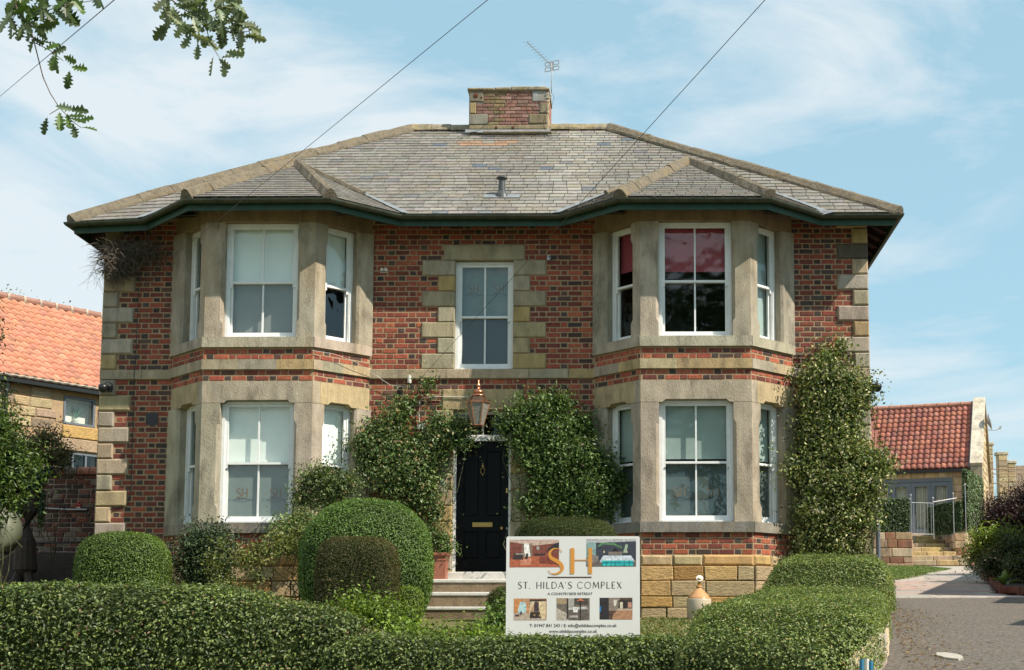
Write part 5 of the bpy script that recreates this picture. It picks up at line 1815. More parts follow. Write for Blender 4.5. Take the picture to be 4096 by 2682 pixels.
def shoots(t_name_idx, G, n, size, pal, seed, amt=.07):
    t = t_name_idx
    rng = np.random.default_rng(seed)
    spine = G.mean(1, keepdims=True)
    P, Nn = sample_tris(grid_tris(G), n, rng)
    k = np.argmin(np.abs(P[:, None, 0] - spine[None, :, 0, 0]) + np.abs(P[:, None, 1] - spine[None, :, 0, 1]), axis=1)
    s_ = np.sign(np.sum((P - spine[k, 0]) * Nn, 1)); Nn = Nn * s_[:, None]
    d = Nn + np.array([0, 0, .6]) + rng.normal(size=(n, 3)) * .35
    d /= np.linalg.norm(d, axis=1, keepdims=True)
    L = rng.uniform(.3, 1.0, n) * amt
    Q = np.concatenate([P + d * (L * f)[:, None] + rng.normal(size=(n, 3)) * .008 for f in np.linspace(.2, 1, 7)])
    leaves('new_shoots', Q, np.tile(Nn, (7, 1)), size, pal, M['leaf'], t, rng, wr=.38, up=.5, spread=1.2)


YNG = [((.15, .20, .05), 3), ((.20, .24, .08), 2), ((.11, .16, .04), 2), ((.24, .18, .08), .4)]
hd = [o for o in bpy.data.objects if o.get('category') == 'hedge']
for o_, G_, n_, sz_ in zip(sorted(hd, key=lambda q: q.name), (HL, HC, HR), (520, 170, 620), (.036, .03, .028)):
    shoots(o_, G_, n_, sz_, YNG, 100 + n_)
# one vigorous clump of long new leaves on the face of the left hedge
rng = np.random.default_rng(5)
P, Nn = in_blobs([(-3.75, -10.50, -.22, .30, .10, .14), (-3.95, -10.52, -.36, .16, .08, .09), (-3.45, -10.5, -.14, .18, .08, .08)], 700, rng, .9)
leaves('new_shoots', P, Nn, .055, YNG, M['leaf'], sorted(hd, key=lambda q: q.name)[0], rng, wr=.34, up=.8, spread=1.0)
# dry leaf litter at the foot of the wall
rl = np.random.default_rng(17)
nl = 1000
yy_ = rl.uniform(-12.6, -3, nl) ; xx_ = np.array([wall_x(q) for q in yy_]) + .1 + np.abs(rl.normal(size=nl)) * .28
PL_ = np.stack([xx_, yy_, np.array([g(a, b) for a, b in zip(xx_, yy_)]) + .012], -1)
lt_ = leaves('leaf_litter', PL_, np.tile(np.array([[0., 0., 1.]]), (nl, 1)), .028, [((.26, .13, .06), 2), ((.34, .24, .13), 2), ((.12, .08, .05), 2)], M['leaf_matt'], None, rl, wr=.6, up=.5, spread=.5)
lt_['label'] = 'brown leaf litter scattered along the drive beside the stone wall'

clipped('box_dome', 'large bright green clipped dome left of the door steps', 'topiary', ellipsoid_grid((-1.375, -2.3, .55), (.93, .85, .97), .82, 60, 30, -.8, .02, 5), 52000, .026, BOX, 21, (-1.37, -2.3, -.15), thick=.03)
clipped('yew_block', 'dark brownish clipped yew block in front of the large green dome', 'topiary', ellipsoid_grid((-1.19, -3.75, .20), (.50, .42, .68), .42, 56, 28, -.9, .018, 6, 3), 36000, .026, YEW, 22, (-1.27, -3.7, -.2), m='leaf_matt', thick=.03, wr=.28)
clipped('box_ball', 'small lime green clipped bush beside the lowest step', 'topiary', ellipsoid_grid((-.60, -3.4, -.02), (.20, .22, .27), .7, 30, 18, -.9, .01, 8, 4), 7000, .020, LIME, 23, (-.6, -3.4, -.2), thick=.02)
clipped('box_mound', 'rounded light green clipped mound at the left corner of the villa', 'topiary', ellipsoid_grid((-4.83, -2.3, .50), (.615, .55, .56), .68, 50, 26, -.9, .018, 6, 6), 30000, .026, [((0.10, 0.16, 0.028), 5), ((0.14, 0.21, 0.04), 4), ((0.06, 0.11, 0.02), 3)], 24, (-4.83, -2.3, -.2), thick=.035)
clipped('yew_dome', 'flat topped dark yew dome behind the sign board', 'topiary', ellipsoid_grid((1.455, -2.5, .80), (.72, .5, .44), .62, 50, 22, -.6, .015, 6, 7), 20000, .022, [((0.045, 0.065, 0.015), 4), ((0.065, 0.085, 0.02), 3), ((0.10, 0.10, 0.035), 2)], 25, (1.455, -2.5, -.2), m='leaf_matt', thick=.03, wr=.3)
clipped('yew_mound', 'small olive green clipped mound at the right end of the steps', 'topiary', ellipsoid_grid((.84, -4.0, -.06), (.33, .3, .30), .75, 30, 18, -.7, .012, 8, 9), 9000, .020, [((0.07, 0.085, 0.018), 4), ((0.11, 0.12, 0.03), 3), ((0.12, 0.08, 0.03), 1)], 26, (.84, -4, -.2), m='leaf_matt', thick=.02, wr=.35)


def stems(name, roots, tips, parent, r0=.012, r1=.004, m='stem', wob=.12):
    mb = MB()
    for t in tips:
        rt = min(roots, key=lambda q: abs(q[0] - t[0]) + random.random() * .4)
        a, b = Vector(rt), Vector(t); n = 7
        pts = [a.lerp(b, k / (n - 1)) + Vector((random.gauss(0, wob), random.gauss(0, wob * .4), random.gauss(0, wob * .5))) * math.sin(math.pi * k / (n - 1)) for k in range(n)]
        mb.tube(pts, r0, 5, r2=r1)
    return mb.build(name, M[m], parent)


def loose(name, label, cat, blobs, n, size, pal, seed, roots, m='leaf', shell=.6, flowers=None, wr=.55, ry=.75, core=True, group=None, nst=None, sr=.010, droop=.3, up=.35):
    """open shrub: leaves in the shells of many clumps, with stems running into them"""
    t = thing(name, label, cat, roots[0], group)
    rng = np.random.default_rng(seed)
    random.seed(seed)
    stems('stems', roots, [(b[0], b[1], b[2]) for b in blobs[::max(1, len(blobs) // (nst or len(blobs)))]], t, sr)
    P, Nn = in_blobs(blobs, n, rng, shell)
    # clumping: leaves drawn towards a few hundred sprays
    k = max(20, n // 26)
    S_ = P[rng.choice(n, k, replace=False)]
    jut = (rng.random(k) < .22)[:, None] * rng.normal(size=(k, 3)) * np.array([.12, .05, .12]) * min(1.0, n / 15000)
    S_ = S_ + jut
    j = rng.choice(k, n)
    r_ = size * 2.0
    P2 = S_[j] + rng.normal(size=(n, 3)) * r_
    use = rng.random(n) < .74
    P = np.where(use[:, None], P2, P)
    sb = rng.uniform(.5, 1.6, k)
    br = np.where(use, sb[j], 1 + .18 * np.sin(P[:, 0] * 9 + 1.3 * np.sin(P[:, 2] * 7)))
    leaves('foliage', P, Nn, size, pal, M[m], t, rng, wr=wr, droop=droop, up=up, bright=br, spread=1.3)
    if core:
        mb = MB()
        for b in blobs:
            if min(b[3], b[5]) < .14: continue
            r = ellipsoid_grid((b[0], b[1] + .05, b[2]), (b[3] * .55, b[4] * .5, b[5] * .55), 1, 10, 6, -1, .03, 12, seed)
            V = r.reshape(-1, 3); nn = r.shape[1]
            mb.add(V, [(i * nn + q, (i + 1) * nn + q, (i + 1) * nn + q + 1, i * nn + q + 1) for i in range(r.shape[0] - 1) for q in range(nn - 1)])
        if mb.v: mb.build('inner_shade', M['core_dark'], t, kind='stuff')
    if flowers:
        fn, fs, fp = flowers
        Pf, Nf = in_blobs(blobs, fn, rng, .12)
        Pf = Pf[Nf[:, 1] < .35]; Nf = Nf[Nf[:, 1] < .35]
        rep = 7
        Pq = np.repeat(Pf, rep, 0) + rng.normal(size=(len(Pf) * rep, 3)) * fs * .35
        leaves('blossoms', Pq, np.repeat(Nf, rep, 0) + np.array([0, -.6, .2]), fs, fp, M['petal'], t, rng, wr=.8, up=0, spread=.8)
    return t


PEACH = [((0.42, 0.29, 0.15), 4), ((0.50, 0.40, 0.25), 3), ((0.33, 0.20, 0.09), 2)]
WHT = [((0.62, 0.58, 0.45), 3), ((0.50, 0.46, 0.26), 2)]
def bl(L, y, ry=.8, k=.86): return [(x, y + random.uniform(-.06, .06) - r * .35, z, r * k, max(.10, r * ry), r * k) for x, z, r in L]
random.seed(5)
loose('climbing_rose', 'climbing rose with peach blooms on the brick left of the black door', 'climbing plant', bl(ROSE_L, -.10), 20000, .055, ROSE, 31, [(-1.9, -.25, -.1), (-1.0, -.2, -.1), (-1.4, -.2, 0)], flowers=(330, .028, PEACH))
loose('climbing_rose', 'green climbing rose on the brick right of the black door', 'climbing plant', bl(ROSE_R, -.10), 23000, .056, ROSE[:2] + [((0.10, 0.16, 0.035), 3), ((0.15, 0.20, 0.06), 1)], 32, [(1.0, -.25, -.1), (1.5, -.25, -.1), (.7, -.2, 0)], flowers=(90, .026, [((.45, .33, .25), 1), ((.5, .42, .38), 1)]))
loose('climbing_shrub', 'tall cream flowered climber covering the right corner of the villa', 'climbing plant', bl(CLIMB, -.12, .9), 36000, .058, OLV, 33, [(5.2, -.3, -.1), (5.7, -.3, -.1), (6.0, -.25, 0)], flowers=(700, .026, WHT), sr=.014)
loose('rose_bush', 'sprawling pale leaved rose under the right side of the left bay', 'shrub', bl(ROSE_LL, -1.05, .7), 8200, .042, [((0.09, 0.13, 0.04), 3), ((0.15, 0.19, 0.06), 3), ((0.05, 0.08, 0.02), 2)], 34, [(-2.1, -1.5, -.15), (-2.5, -1.5, -.15)], flowers=(45, .03, PEACH), core=False)
loose('shrub', 'rounded loose blue green shrub in front of the left bay', 'shrub', [(-3.85, -1.75, .95, .36, .33, .36), (-4.05, -1.7, .75, .3, .3, .35), (-3.62, -1.75, .85, .26, .3, .35), (-3.9, -1.75, .5, .42, .3, .4), (-3.6, -1.8, .35, .25, .25, .3)], 11500, .040, [((0.035, 0.06, 0.025), 4), ((0.06, 0.095, 0.04), 3), ((0.12, 0.16, 0.08), 1.2)], 35, [(-3.9, -1.75, -.15)], nst=5)
random.seed(8)
RB = [(-3.55, -2.3, .60, .16, .12, .2), (-3.35, -2.3, .32, .2, .12, .16), (-3.1, -2.25, .70, .2, .14, .14), (-2.85, -2.2, .82, .2, .14, .12), (-2.62, -2.1, .95, .16, .12, .12), (-2.95, -2.2, .45, .12, .1, .12), (-2.4, -1.9, 1.05, .2, .14, .16), (-2.25, -1.9, .85, .16, .12, .14), (-3.45, -2.3, .9, .1, .1, .08), (-3.3, -2.3, .12, .25, .1, .15)]
loose('rose_bush', 'thin yellowing rose bush with bare stems before the plinth stones of the left bay', 'shrub', RB, 3600, .046, [((0.14, 0.17, 0.04), 3), ((0.20, 0.21, 0.06), 3), ((0.08, 0.11, 0.03), 2)], 36, [(-3.3, -2.2, -.2), (-2.5, -2.1, -.2), (-2.95, -2.2, -.2)], core=False, sr=.011, shell=.9)
loose('rose_bush', 'sparse grey green rose with pink hips beside the large green dome', 'shrub', [(-2.75, -1.6, 1.15, .2, .14, .15), (-2.45, -1.55, 1.25, .22, .14, .16), (-2.3, -1.55, 1.0, .2, .14, .18), (-2.6, -1.6, .9, .2, .14, .14)], 4200, .043, ROSE[1:], 37, [(-2.4, -1.6, -.2)], flowers=(24, .03, [((.45, .25, .17), 1)]), core=False, nst=4)
loose('shrub', 'low yellow green leafy shrub between the left hedge and the dark yew', 'shrub', [(-.60, -7.1, -.12, .18, .25, .10), (-.38, -7.15, -.10, .18, .25, .10), (-.18, -7.15, -.15, .16, .25, .10), (-.02, -7.2, -.27, .18, .25, .10)], 4200, .046, LIME, 38, [(-.4, -7.1, -.4)], nst=4, up=.8, wr=.42)
loose('ground_cover', 'strip of light green leaves between the low hedge and the steps', 'plants', [(x, -8.3, -.44 + .03 * math.sin(x * 7), .2, .3, .08) for x in np.arange(.1, 1.15, .16)], 5200, .045, LIME, 39, [(.5, -8.3, -.5)], nst=3, up=1.0, core=False)
loose('shrub', 'small bushy plant with pale leaves at the left edge of the sign', 'shrub', [(1.0, -6.5, -.26, .15, .2, .13), (.90, -6.55, -.36, .13, .2, .10), (1.12, -6.5, -.22, .14, .2, .14)], 2300, .055, [((0.09, 0.16, 0.03), 3), ((0.14, 0.20, 0.05), 2)], 40, [(.92, -6.5, -.45)], nst=3, up=.8)

# potted rose on the top step
pot = thing('planter', 'square terracotta planter with a moulded rim on the top step left of the door', 'planter', (-.66, -.36, .46))
mb = MB()
def sqring(h, z): return [(-.66 - h, -.36 - h, z), (-.66 + h, -.36 - h, z), (-.66 + h, -.36 + h, z), (-.66 - h, -.36 + h, z)]
prof = [(.135, .457), (.145, .74), (.155, .75), (.155, .765), (.148, .77), (.150, .81), (.165, .82), (.178, .835), (.178, .862), (.16, .868), (.145, .862), (.14, .80)]
rings = [sqring(*p) for p in prof]
for r0, r1 in zip(rings[:-1], rings[1:]):
    for k in range(4): mb.poly([r0[k], r0[(k + 1) % 4], r1[(k + 1) % 4], r1[k]])
mb.poly(rings[0][::-1]); mb.build('pot', M['terracotta'], pot)
mb = MB(); mb.poly(rings[-1]); mb.build('soil', M['earth'], pot)
mb = MB()
for k in range(3): mb.fbox(Frame((0, -.36 - .150, 0), (1, 0, 0)), -.79 + k * .095, -.73 + k * .095, .778, .803, -.004, .004)
mb.build('relief', M['terracotta'], pot)
loose('potted_rose', 'small dark leaved rose growing in the terracotta planter', 'plant', [(-.60, -.4, 1.02, .15, .15, .14), (-.72, -.4, 1.15, .14, .13, .12), (-.55, -.4, .92, .12, .12, .08)], 1500, .045, ROSE[:2], 41, [(-.66, -.36, .8)], flowers=(10, .03, PEACH), nst=3, core=False)

# ------------------------------------------------------------------ sign board
sgn = thing('sign_board', "white sign board lettered SH St. Hilda's Complex with five room pictures", 'sign', (1.87, -9.05, -.4))
FS = Frame((1.262, -9.05, .543), (1, 0, 0))
mb = MB()
r = .018; cs = []
for (cx_, cz_, a0) in ((1.215 - r, -r, 0), (r, -r, 90), (r, -.915 + r, 180), (1.215 - r, -.915 + r, 270)):
    for k in range(5): t = RAD(a0 + k * 22.5); cs.append((cx_ + r * math.cos(t), cz_ + r * math.sin(t)))
mb.fplate(FS, cs, -.008, 0)
mb.build('panel', M['sign'], sgn)
for x in (.2, 1.0):
    mb = MB(); mb.fbox(FS, x - .025, x + .025, -1.25, -.05, -.055, -.009); mb.build('post', M['timber'], sgn)
for x, z in ((.63, -.115), (.60, -.92),):
    pass
PX = lambda x: (x - 310) / 1090
PZ = lambda y: -(y - 240) / 1090
def picture(x0, y0, x1, y1, items):
    mb = MB(); w, h = x1 - x0, y1 - y0
    for k, (pts, col) in enumerate(items):
        c = .0010 + k * .00012
        mb.poly([FS.p(PX(x0 + a * w), PZ(y1 - b * h), c) for a, b in pts], col)
    mb.build('picture', M['printed'], sgn)
R4 = lambda a0, b0, a1, b1: [(a0, b0), (a1, b0), (a1, b1), (a0, b1)]
picture(343, 272, 833, 547, [
    (R4(0, 0, 1, 1), (.19, .055, .04)), ([(0, .92), (.5, .78), (1, .88), (1, 1), (0, 1)], (.50, .36, .30)), ([(0, 0), (1, 0), (1, .38), (.6, .42), (.25, .36), (0, .30)], (.40, .11, .055)),
    ([(.2, .1), (.42, .08), (.44, .34), (.24, .34)], (.55, .22, .14)), (R4(.29, .38, .42, .86), (.80, .78, .74)), ([(.25, .36), (.31, .40), (.28, .86), (.24, .86)], (.20, .13, .10)), ([(.42, .38), (.46, .38), (.46, .86), (.39, .86)], (.24, .16, .12)),
    ([(.06, .28), (.28, .28), (.26, .52), (.1, .52)], (.045, .03, .03)), (R4(.12, .46, .34, .50), (.42, .35, .30)), ([(.3, .3), (.37, .3), (.38, .5), (.34, .5)], (.05, .035, .03)),
    ([(.60, .16), (.98, .1), (1, .42), (.85, .5), (.62, .46)], (.20, .045, .03)), ([(.62, .40), (.8, .36), (.82, .46), (.64, .5)], (.30, .08, .05)),
    ([(.77, .58), (1, .72), (1, .9), (.92, .86), (.77, .66)], (.025, .025, .03)), ([(.575 + .035 * math.cos(t), .69 + .075 * math.sin(t)) for t in np.linspace(0, 6.28, 12, endpoint=False)], (.33, .30, .28)), (R4(.5, .42, .72, .49), (.04, .03, .03))])
picture(1105, 268, 1597, 541, [
    (R4(0, 0, 1, 1), (.045, .05, .07)), ([(0, .86), (.2, .86), (1, .92), (1, 1), (0, 1)], (.42, .42, .43)), (R4(0, 0, .19, .88), (.22, .34, .33)), (R4(0, 0, 1, .22), (.13, .11, .10)),
    ([(.2, .7), (.35, .8), (.55, .78), (.72, .66), (.72, .72), (.55, .86), (.3, .86)], (.10, .22, .10)), ([(.74, .5), (.80, .5), (.84, .8), (.79, .82)], (.32, .40, .30)), ([(.5, .55), (.58, .7), (.66, .55)], (.015, .015, .02)),
    ([(.44, .42), (.72, .42), (.72, .54), (.44, .54)], (.20, .16, .14)), ([(.30, .14), (.95, .14), (.97, .2), (.9, .40), (.34, .40), (.27, .2)], (.55, .60, .66)), (R4(.31, .03, .94, .22), (.02, .42, .44))]
    + [(R4(.31 + k * .0915, .03, .318 + k * .0915, .22), (.02, .10, .12)) for k in range(8)] + [(R4(.31, .13, .94, .15), (.03, .12, .13)),
    ([(.0, .04), (.1, .1), (.24, .2), (.24, .38), (.14, .42), (0, .34)], (.22, .19, .18)), (R4(.34, .50, .37, .57), (.6, .5, .3)), (R4(.79, .5, .83, .57), (.55, .45, .32))])
picture(388, 855, 713, 1070, [
    (R4(0, 0, 1, 1), (.42, .24, .14)), ([(0, 0), (1, 0), (1, .12), (.5, .3), (0, .32)], (.42, .33, .27)), (R4(.12, .34, .38, .84), (.42, .58, .60)), ([(0, .3), (.12, .4), (.18, .8), (.3, .94), (0, 1)], (.52, .22, .08)), ([(.3, .94), (.44, .75), (.47, .3), (.4, .34), (.38, .7)], (.50, .22, .09)),
    (R4(.49, .1, .98, .38), (.035, .025, .02)), (R4(.48, .86, .98, .96), (.06, .035, .025)), ([(.5, .86), (.66, .86), (.55, .6), (.46, .12)], (.62, .50, .33)), ([(.72, .86), (.97, .88), (.97, .04), (.84, .06)], (.62, .48, .30)), (R4(.62, .4, .76, .84), (.06, .04, .05)),
    (R4(.05, .18, .16, .26), (.04, .04, .05)), (R4(.2, .26, .25, .4), (.04, .04, .05)), (R4(.60, .2, .66, .28), (.35, .2, .1)), (R4(.76, .18, .82, .26), (.35, .2, .1))])
picture(810, 853, 1138, 1070, [
    (R4(0, 0, 1, 1), (.16, .13, .11)), ([(0, 0), (.36, 0), (.34, .3), (0, .55)], (.42, .36, .30)), (R4(0, .75, .32, .98), (.36, .26, .16)), (R4(.36, .55, .52, 1), (.38, .36, .33)), (R4(.55, .7, .95, 1), (.07, .055, .05)), ([(.33, .05), (.7, 0), (.95, .08), (.95, .5), (.33, .52)], (.12, .10, .09)),
    ([(.34, .48), (.95, .5), (.9, .62), (.4, .58)], (.48, .46, .44)), (R4(.5, .36, .64, .6), (.66, .65, .62)), (R4(.31, .05, .345, .98), (.025, .018, .015)), (R4(.70, 0, .735, 1), (.025, .018, .015)), ([(.6, .88), (.72, 1), (.86, .88)], (.55, .17, .07)), (R4(.4, .12, .64, .22), (.42, .38, .34))])
picture(1236, 849, 1560, 1063, [
    (R4(0, 0, 1, 1), (.09, .05, .035)), (R4(.28, .4, .62, 1), (.23, .18, .15)), (R4(0, 0, .28, 1), (.028, .022, .026)), (R4(0, .36, .045, .62), (.02, .16, .42)), ([(.44, .62), (.50, .62), (.53, .9), (.42, .9)], (.62, .58, .50)),
    (R4(.58, .52, 1, .88), (.03, .022, .02)), ([(.38, 0), (1, 0), (1, .44), (.58, .46), (.42, .26)], (.40, .21, .12)), ([(.5, .4), (1, .42), (1, .50), (.56, .5)], (.46, .34, .26)), (R4(.62, .5, .71, .8), (.55, .48, .36)), (R4(.86, .54, .98, .8), (.50, .25, .18))])
mb = MB()
k = 1 / 1090
glyph(mb, FS, 'S', PX(722), PZ(614), .0040, 256 * k, .15, .028, 1.18)
mb.fbox(FS, PX(945), PX(986), PZ(612), PZ(357), .0035, .0042)
mb.fbox(FS, PX(1124), PX(1161), PZ(612), PZ(357), .0035, .0042)
mb.fbox(FS, PX(987), PX(1123), PZ(481), PZ(472), .0035, .0042)
mb.build('lettering', M['orange'], sgn)
mb = MB()
mb.fbox(FS, PX(720), PX(1156), PZ(652), PZ(641), .0015, .002)
word(mb, FS, "ST. HILDA'S COMPLEX", PX(941), PZ(757), .002, 66 * k, .115, .06, .24, 1.08)
mb.build('lettering', M['maroon'], sgn)
font('lettering', 'A COUNTRYSIDE RETREAT', FS, PX(944), PZ(821), .002, 36 * k, M['dark_print'], sgn, sx=1.02, bold=.0002)
font('lettering', 'T: 01947 841 243 / E: info@sthildascomplex.co.uk', FS, PX(974), PZ(1136), .002, 44 * k, M['dark_print'], sgn, sx=.96, bold=.0003)
font('lettering', 'www.sthildascomplex.co.uk', FS, PX(975), PZ(1192), .002, 44 * k, M['dark_print'], sgn, sx=.96, bold=.0003)

# stoneware jug with a brass funnel ----------------------------------------------------
jug = thing('stoneware_jug', 'tall stoneware jug with a tan shoulder standing before the right bay plinth', 'jug', (3.315, -2.5, -.22))
mb = MB(); mb.lathe([(.155, -.25), (.168, -.24), (.172, .0), (.170, .095), (.166, .108)], (3.315, -2.5, 0), 28); mb.build('body', M['jug_body'], jug, smooth=True)
mb = MB(); mb.lathe([(.166, .107), (.155, .125), (.10, .19), (.055, .235), (.034, .25), (.034, .262), (.042, .268), (.042, .285), (.028, .29)], (3.315, -2.5, 0), 28); mb.build('shoulder', M['jug_top'], jug, smooth=True)
hn = thing('brass_horn', 'small brass horn stuck upright in the neck of the stoneware jug', 'horn', (3.315, -2.5, .28))
ax_ = Matrix.Rotation(RAD(14), 3, 'X') @ Matrix.Rotation(RAD(5), 3, 'Y')
mb = MB(); mb.lathe([(.020, -.02), (.019, .04), (.024, .07), (.036, .095), (.040, .105)], (3.315, -2.5, .29), 18, axis=ax_); mb.build('tube', M['brass'], hn, smooth=True)
mb = MB(); mb.lathe([(.030, 0), (.050, .004), (.050, .012), (.022, .014), (.018, .03), (.012, .032)], Vector((3.315, -2.5, .29)) + ax_ @ Vector((0, 0, .10)), 20, axis=ax_ @ Matrix.Rotation(RAD(48), 3, 'X')); mb.build('rim', M['cream'], hn)

# trellis behind the climber ---------------------------------------------------------
tr_ = thing('trellis', 'weathered timber trellis on the brick behind the tall climber', 'trellis', (5.3, -.03, 2.0))
for x in np.arange(5.08, 5.95, .155):
    mb = MB(); mb.fbox(F0, x, x + .022, 1.0, 4.10, .012, .026); mb.build('upright', M['trellis'], tr_)
for z in np.arange(1.1, 4.2, .165):
    mb = MB(); mb.fbox(F0, 5.03, 5.95, z - .011, z + .011, .027, .040); mb.build('rail', M['trellis'], tr_)

# ------------------------------------------------------------------ left side: garden wall, cottage, tank, trunk
gw = thing('garden_wall', 'old brick garden wall with a rounded brick coping left of the villa', 'wall', (-8.4, 3.1, 1.0))
FG = Frame((0, 3.0, 0), (1, 0, 0))
mb = MB(); mb.fbox(FG, -11.5, -6.25, .2, 2.50, -.33, -.02); mb.build('mortar', M['mortar_grey'], gw)
cnt = 0; rest = MB()
random.seed(12)
for r in range(25):
    z = 2.50 - (r + 1) * .088; a = -9.9 + (r % 2) * .11
    while a < -6.25:
        w = random.choice((.215, .215, .11))
        col = vary(random.choice(((.20, .075, .05), (.15, .06, .045), (.10, .05, .04), (.24, .10, .07), (.22, .17, .14), (.07, .045, .04))), .2)
        out = random.uniform(-.012, .008)
        if a > -9.3 and cnt < 300 and z > .9:
            q = MB(); q.block(FG, a + .006, a + w - .006, z + .006, z + .08, -.05, out, .01, .006, col); q.build('brick', M['brick'], gw); cnt += 1
        else: rest.block(FG, a + .006, a + w - .006, z + .006, z + .08, -.05, out, .01, .006, col)
        a += w + .008
rest.build('lower_brickwork', M['brick'], gw, kind='stuff')
a = -10.2
while a < -6.3:
    mb = MB(); w = .215
    col = vary(random.choice(((.30, .11, .07), (.36, .15, .09), (.22, .09, .07), (.13, .09, .08))), .15)
    ring = [(.04 + .0 , 2.505), (.045, 2.56), (.02, 2.61), (-.06, 2.645), (-.2, 2.645), (-.29, 2.61), (-.34, 2.55), (-.34, 2.505)]
    v = [FG.p(a + .004, z, c) for c, z in ring] + [FG.p(a + w - .004, z, c) for c, z in ring]; n = len(ring)
    mb.add(v, [tuple(range(n)), tuple(range(2 * n - 1, n - 1, -1))] + [(i, n + i, n + (i + 1) % n, (i + 1) % n) for i in range(n)], col)
    mb.build('coping_brick', M['brick'], gw); a += w + .006
pp = MB(); pp.tube([(-8.9, 2.93, 1.94), (-8.3, 2.93, 1.875), (-7.9, 2.93, 1.85), (-7.55, 2.93, 1.85)], .016, 6); 
tag(pp.build('water_pipe', M['steel'], None), 'thin grey pipe running level along the shaded garden wall', 'pipe')
pp = MB(); pp.tube([(-9.2, 2.92, 1.24), (-8, 2.92, 1.25), (-6.3, 2.92, 1.29)], .018, 6)
tag(pp.build('water_pipe', M['black_plastic'], None), 'black pipe along the foot of the garden wall', 'pipe')
sg = MB(); sg.fbox(FG, -7.76, -7.68, 1.87, 1.98, .03, .036); sgo = tag(sg.build('warning_sign', M['red'], None), 'small red and white warning sign on the garden wall', 'sign')
q = MB(); q.fbox(FG, -7.755, -7.685, 1.875, 1.905, .0361, .037); q.fbox(FG, -7.735, -7.70, 1.945, 1.95, .0361, .037); q.build('print', M['cream'], sgo)
tp = thing('hose_fitting', 'small blue and white hose fitting on the dark earth bank', 'hose fitting', (-7.7, 2.4, .72))
mb = MB(); mb.tube([(-7.72, 2.4, .78), (-7.69, 2.4, .70), (-7.66, 2.38, .62)], .028, 7); mb.build('hose', M['blue'], tp)
mb = MB(); mb.tube([(-7.76, 2.4, .86), (-7.71, 2.4, .88)], .02, 6); mb.build('nozzle', M['cream'], tp)

tk = thing('oil_tank', 'pale green rounded oil tank cut by the left edge of the view', 'tank', (-7.93, .3, .6))
rt = Matrix.Rotation(RAD(90), 3, 'X')
mb = MB(); mb.lathe([(.41, -.35), (.41, -.02), (.40, .03), (.36, .07), (.2, .10), (.01, .115)], (-7.92, 0, 1.27), 36, axis=rt); mb.build('shell', M['tank'], tk, smooth=True)
mb = MB(); mb.box(-8.2, -8.1, .02, .3, .1, .95); mb.box(-7.78, -7.70, .02, .3, .1, .93); mb.build('cradle', M['black_plastic'], tk)

tree = thing('dead_tree', 'dark bare tree trunk with ivy in front of the garden wall', 'tree', (-7.97, 1.6, .4))
mb = MB()
pts = [(-8.0, 1.5, .25), (-7.97, 1.5, .7), (-7.99, 1.5, 1.2), (-7.94, 1.5, 1.7), (-7.86, 1.5, 2.05), (-7.8, 1.52, 2.3)]
for k in range(len(pts) - 1):
    r0, r1 = (.26, .19, .15, .145, .12, .08)[k:k + 2]
    A_, B_ = Vector(pts[k]), Vector(pts[k + 1])
mb.tube(pts, .22, 12, r2=.085)
mb.tube([(-8.25, 1.3, .25), (-8.08, 1.4, .5), (-8.0, 1.5, .9)], .10, 8, r2=.06); mb.tube([(-7.7, 1.35, .25), (-7.85, 1.4, .5), (-7.95, 1.5, .9)], .10, 8, r2=.06)
mb.build('trunk', M['dead_bark'], tree)
mb = MB(); mb.tube([(-7.86, 1.5, 2.0), (-7.65, 1.4, 2.3), (-7.5, 1.35, 2.45)], .05, 7, r2=.02); mb.tube([(-7.9, 1.5, 1.95), (-8.15, 1.4, 2.3), (-8.3, 1.35, 2.6)], .06, 7, r2=.02); mb.build('limb', M['dead_bark'], tree)
rng = np.random.default_rng(77)
P, Nn = in_blobs([(-7.85, 1.35, 2.2, .28, .15, .16), (-8.05, 1.4, 1.9, .14, .12, .35), (-7.65, 1.3, 1.75, .07, .05, .4), (-7.6, 1.35, 2.35, .2, .12, .12)], 1700, rng, .8)
leaves('ivy', P, Nn, .05, [((.03, .055, .02), 3), ((.06, .10, .03), 2)], M['leaf'], tree, rng, wr=.8)

loose('shrub', 'thin leaved shrub with reddish tips rising behind the tree trunk', 'shrub', [(-8.0, 1.9, 2.7, .35, .25, .3), (-7.7, 1.9, 2.6, .35, .2, .22), (-7.62, 1.9, 2.75, .22, .2, .2), (-8.25, 1.9, 2.9, .3, .2, .35), (-7.85, 1.9, 3.0, .25, .2, .2), (-8.35, 1.8, 2.2, .3, .25, .5)], 8500, .045, [((.06, .075, .025), 3), ((.10, .11, .04), 3), ((.14, .09, .05), 1), ((.18, .18, .07), 1)], 51, [(-8.0, 1.9, .6), (-7.7, 1.9, .8)], core=False, shell=.9)
loose('laurel_bush', 'bright green laurel bush at the left edge of the view', 'shrub', [(-7.4, -1.0, 2.65, .34, .3, .30), (-7.25, -1.0, 2.35, .36, .3, .28), (-7.05, -1.0, 2.15, .28, .3, .22), (-7.5, -.9, 2.0, .45, .3, .4), (-7.1, -1.0, 1.85, .22, .25, .22), (-7.6, -.9, 2.95, .25, .2, .18), (-7.35, -1, 1.6, .2, .2, .2)], 9500, .08, [((.07, .12, .02), 4), ((.11, .165, .03), 3), ((.035, .065, .014), 3)], 52, [(-7.6, -.9, -.1), (-7.3, -.9, -.1)], up=.5, wr=.38, nst=7)
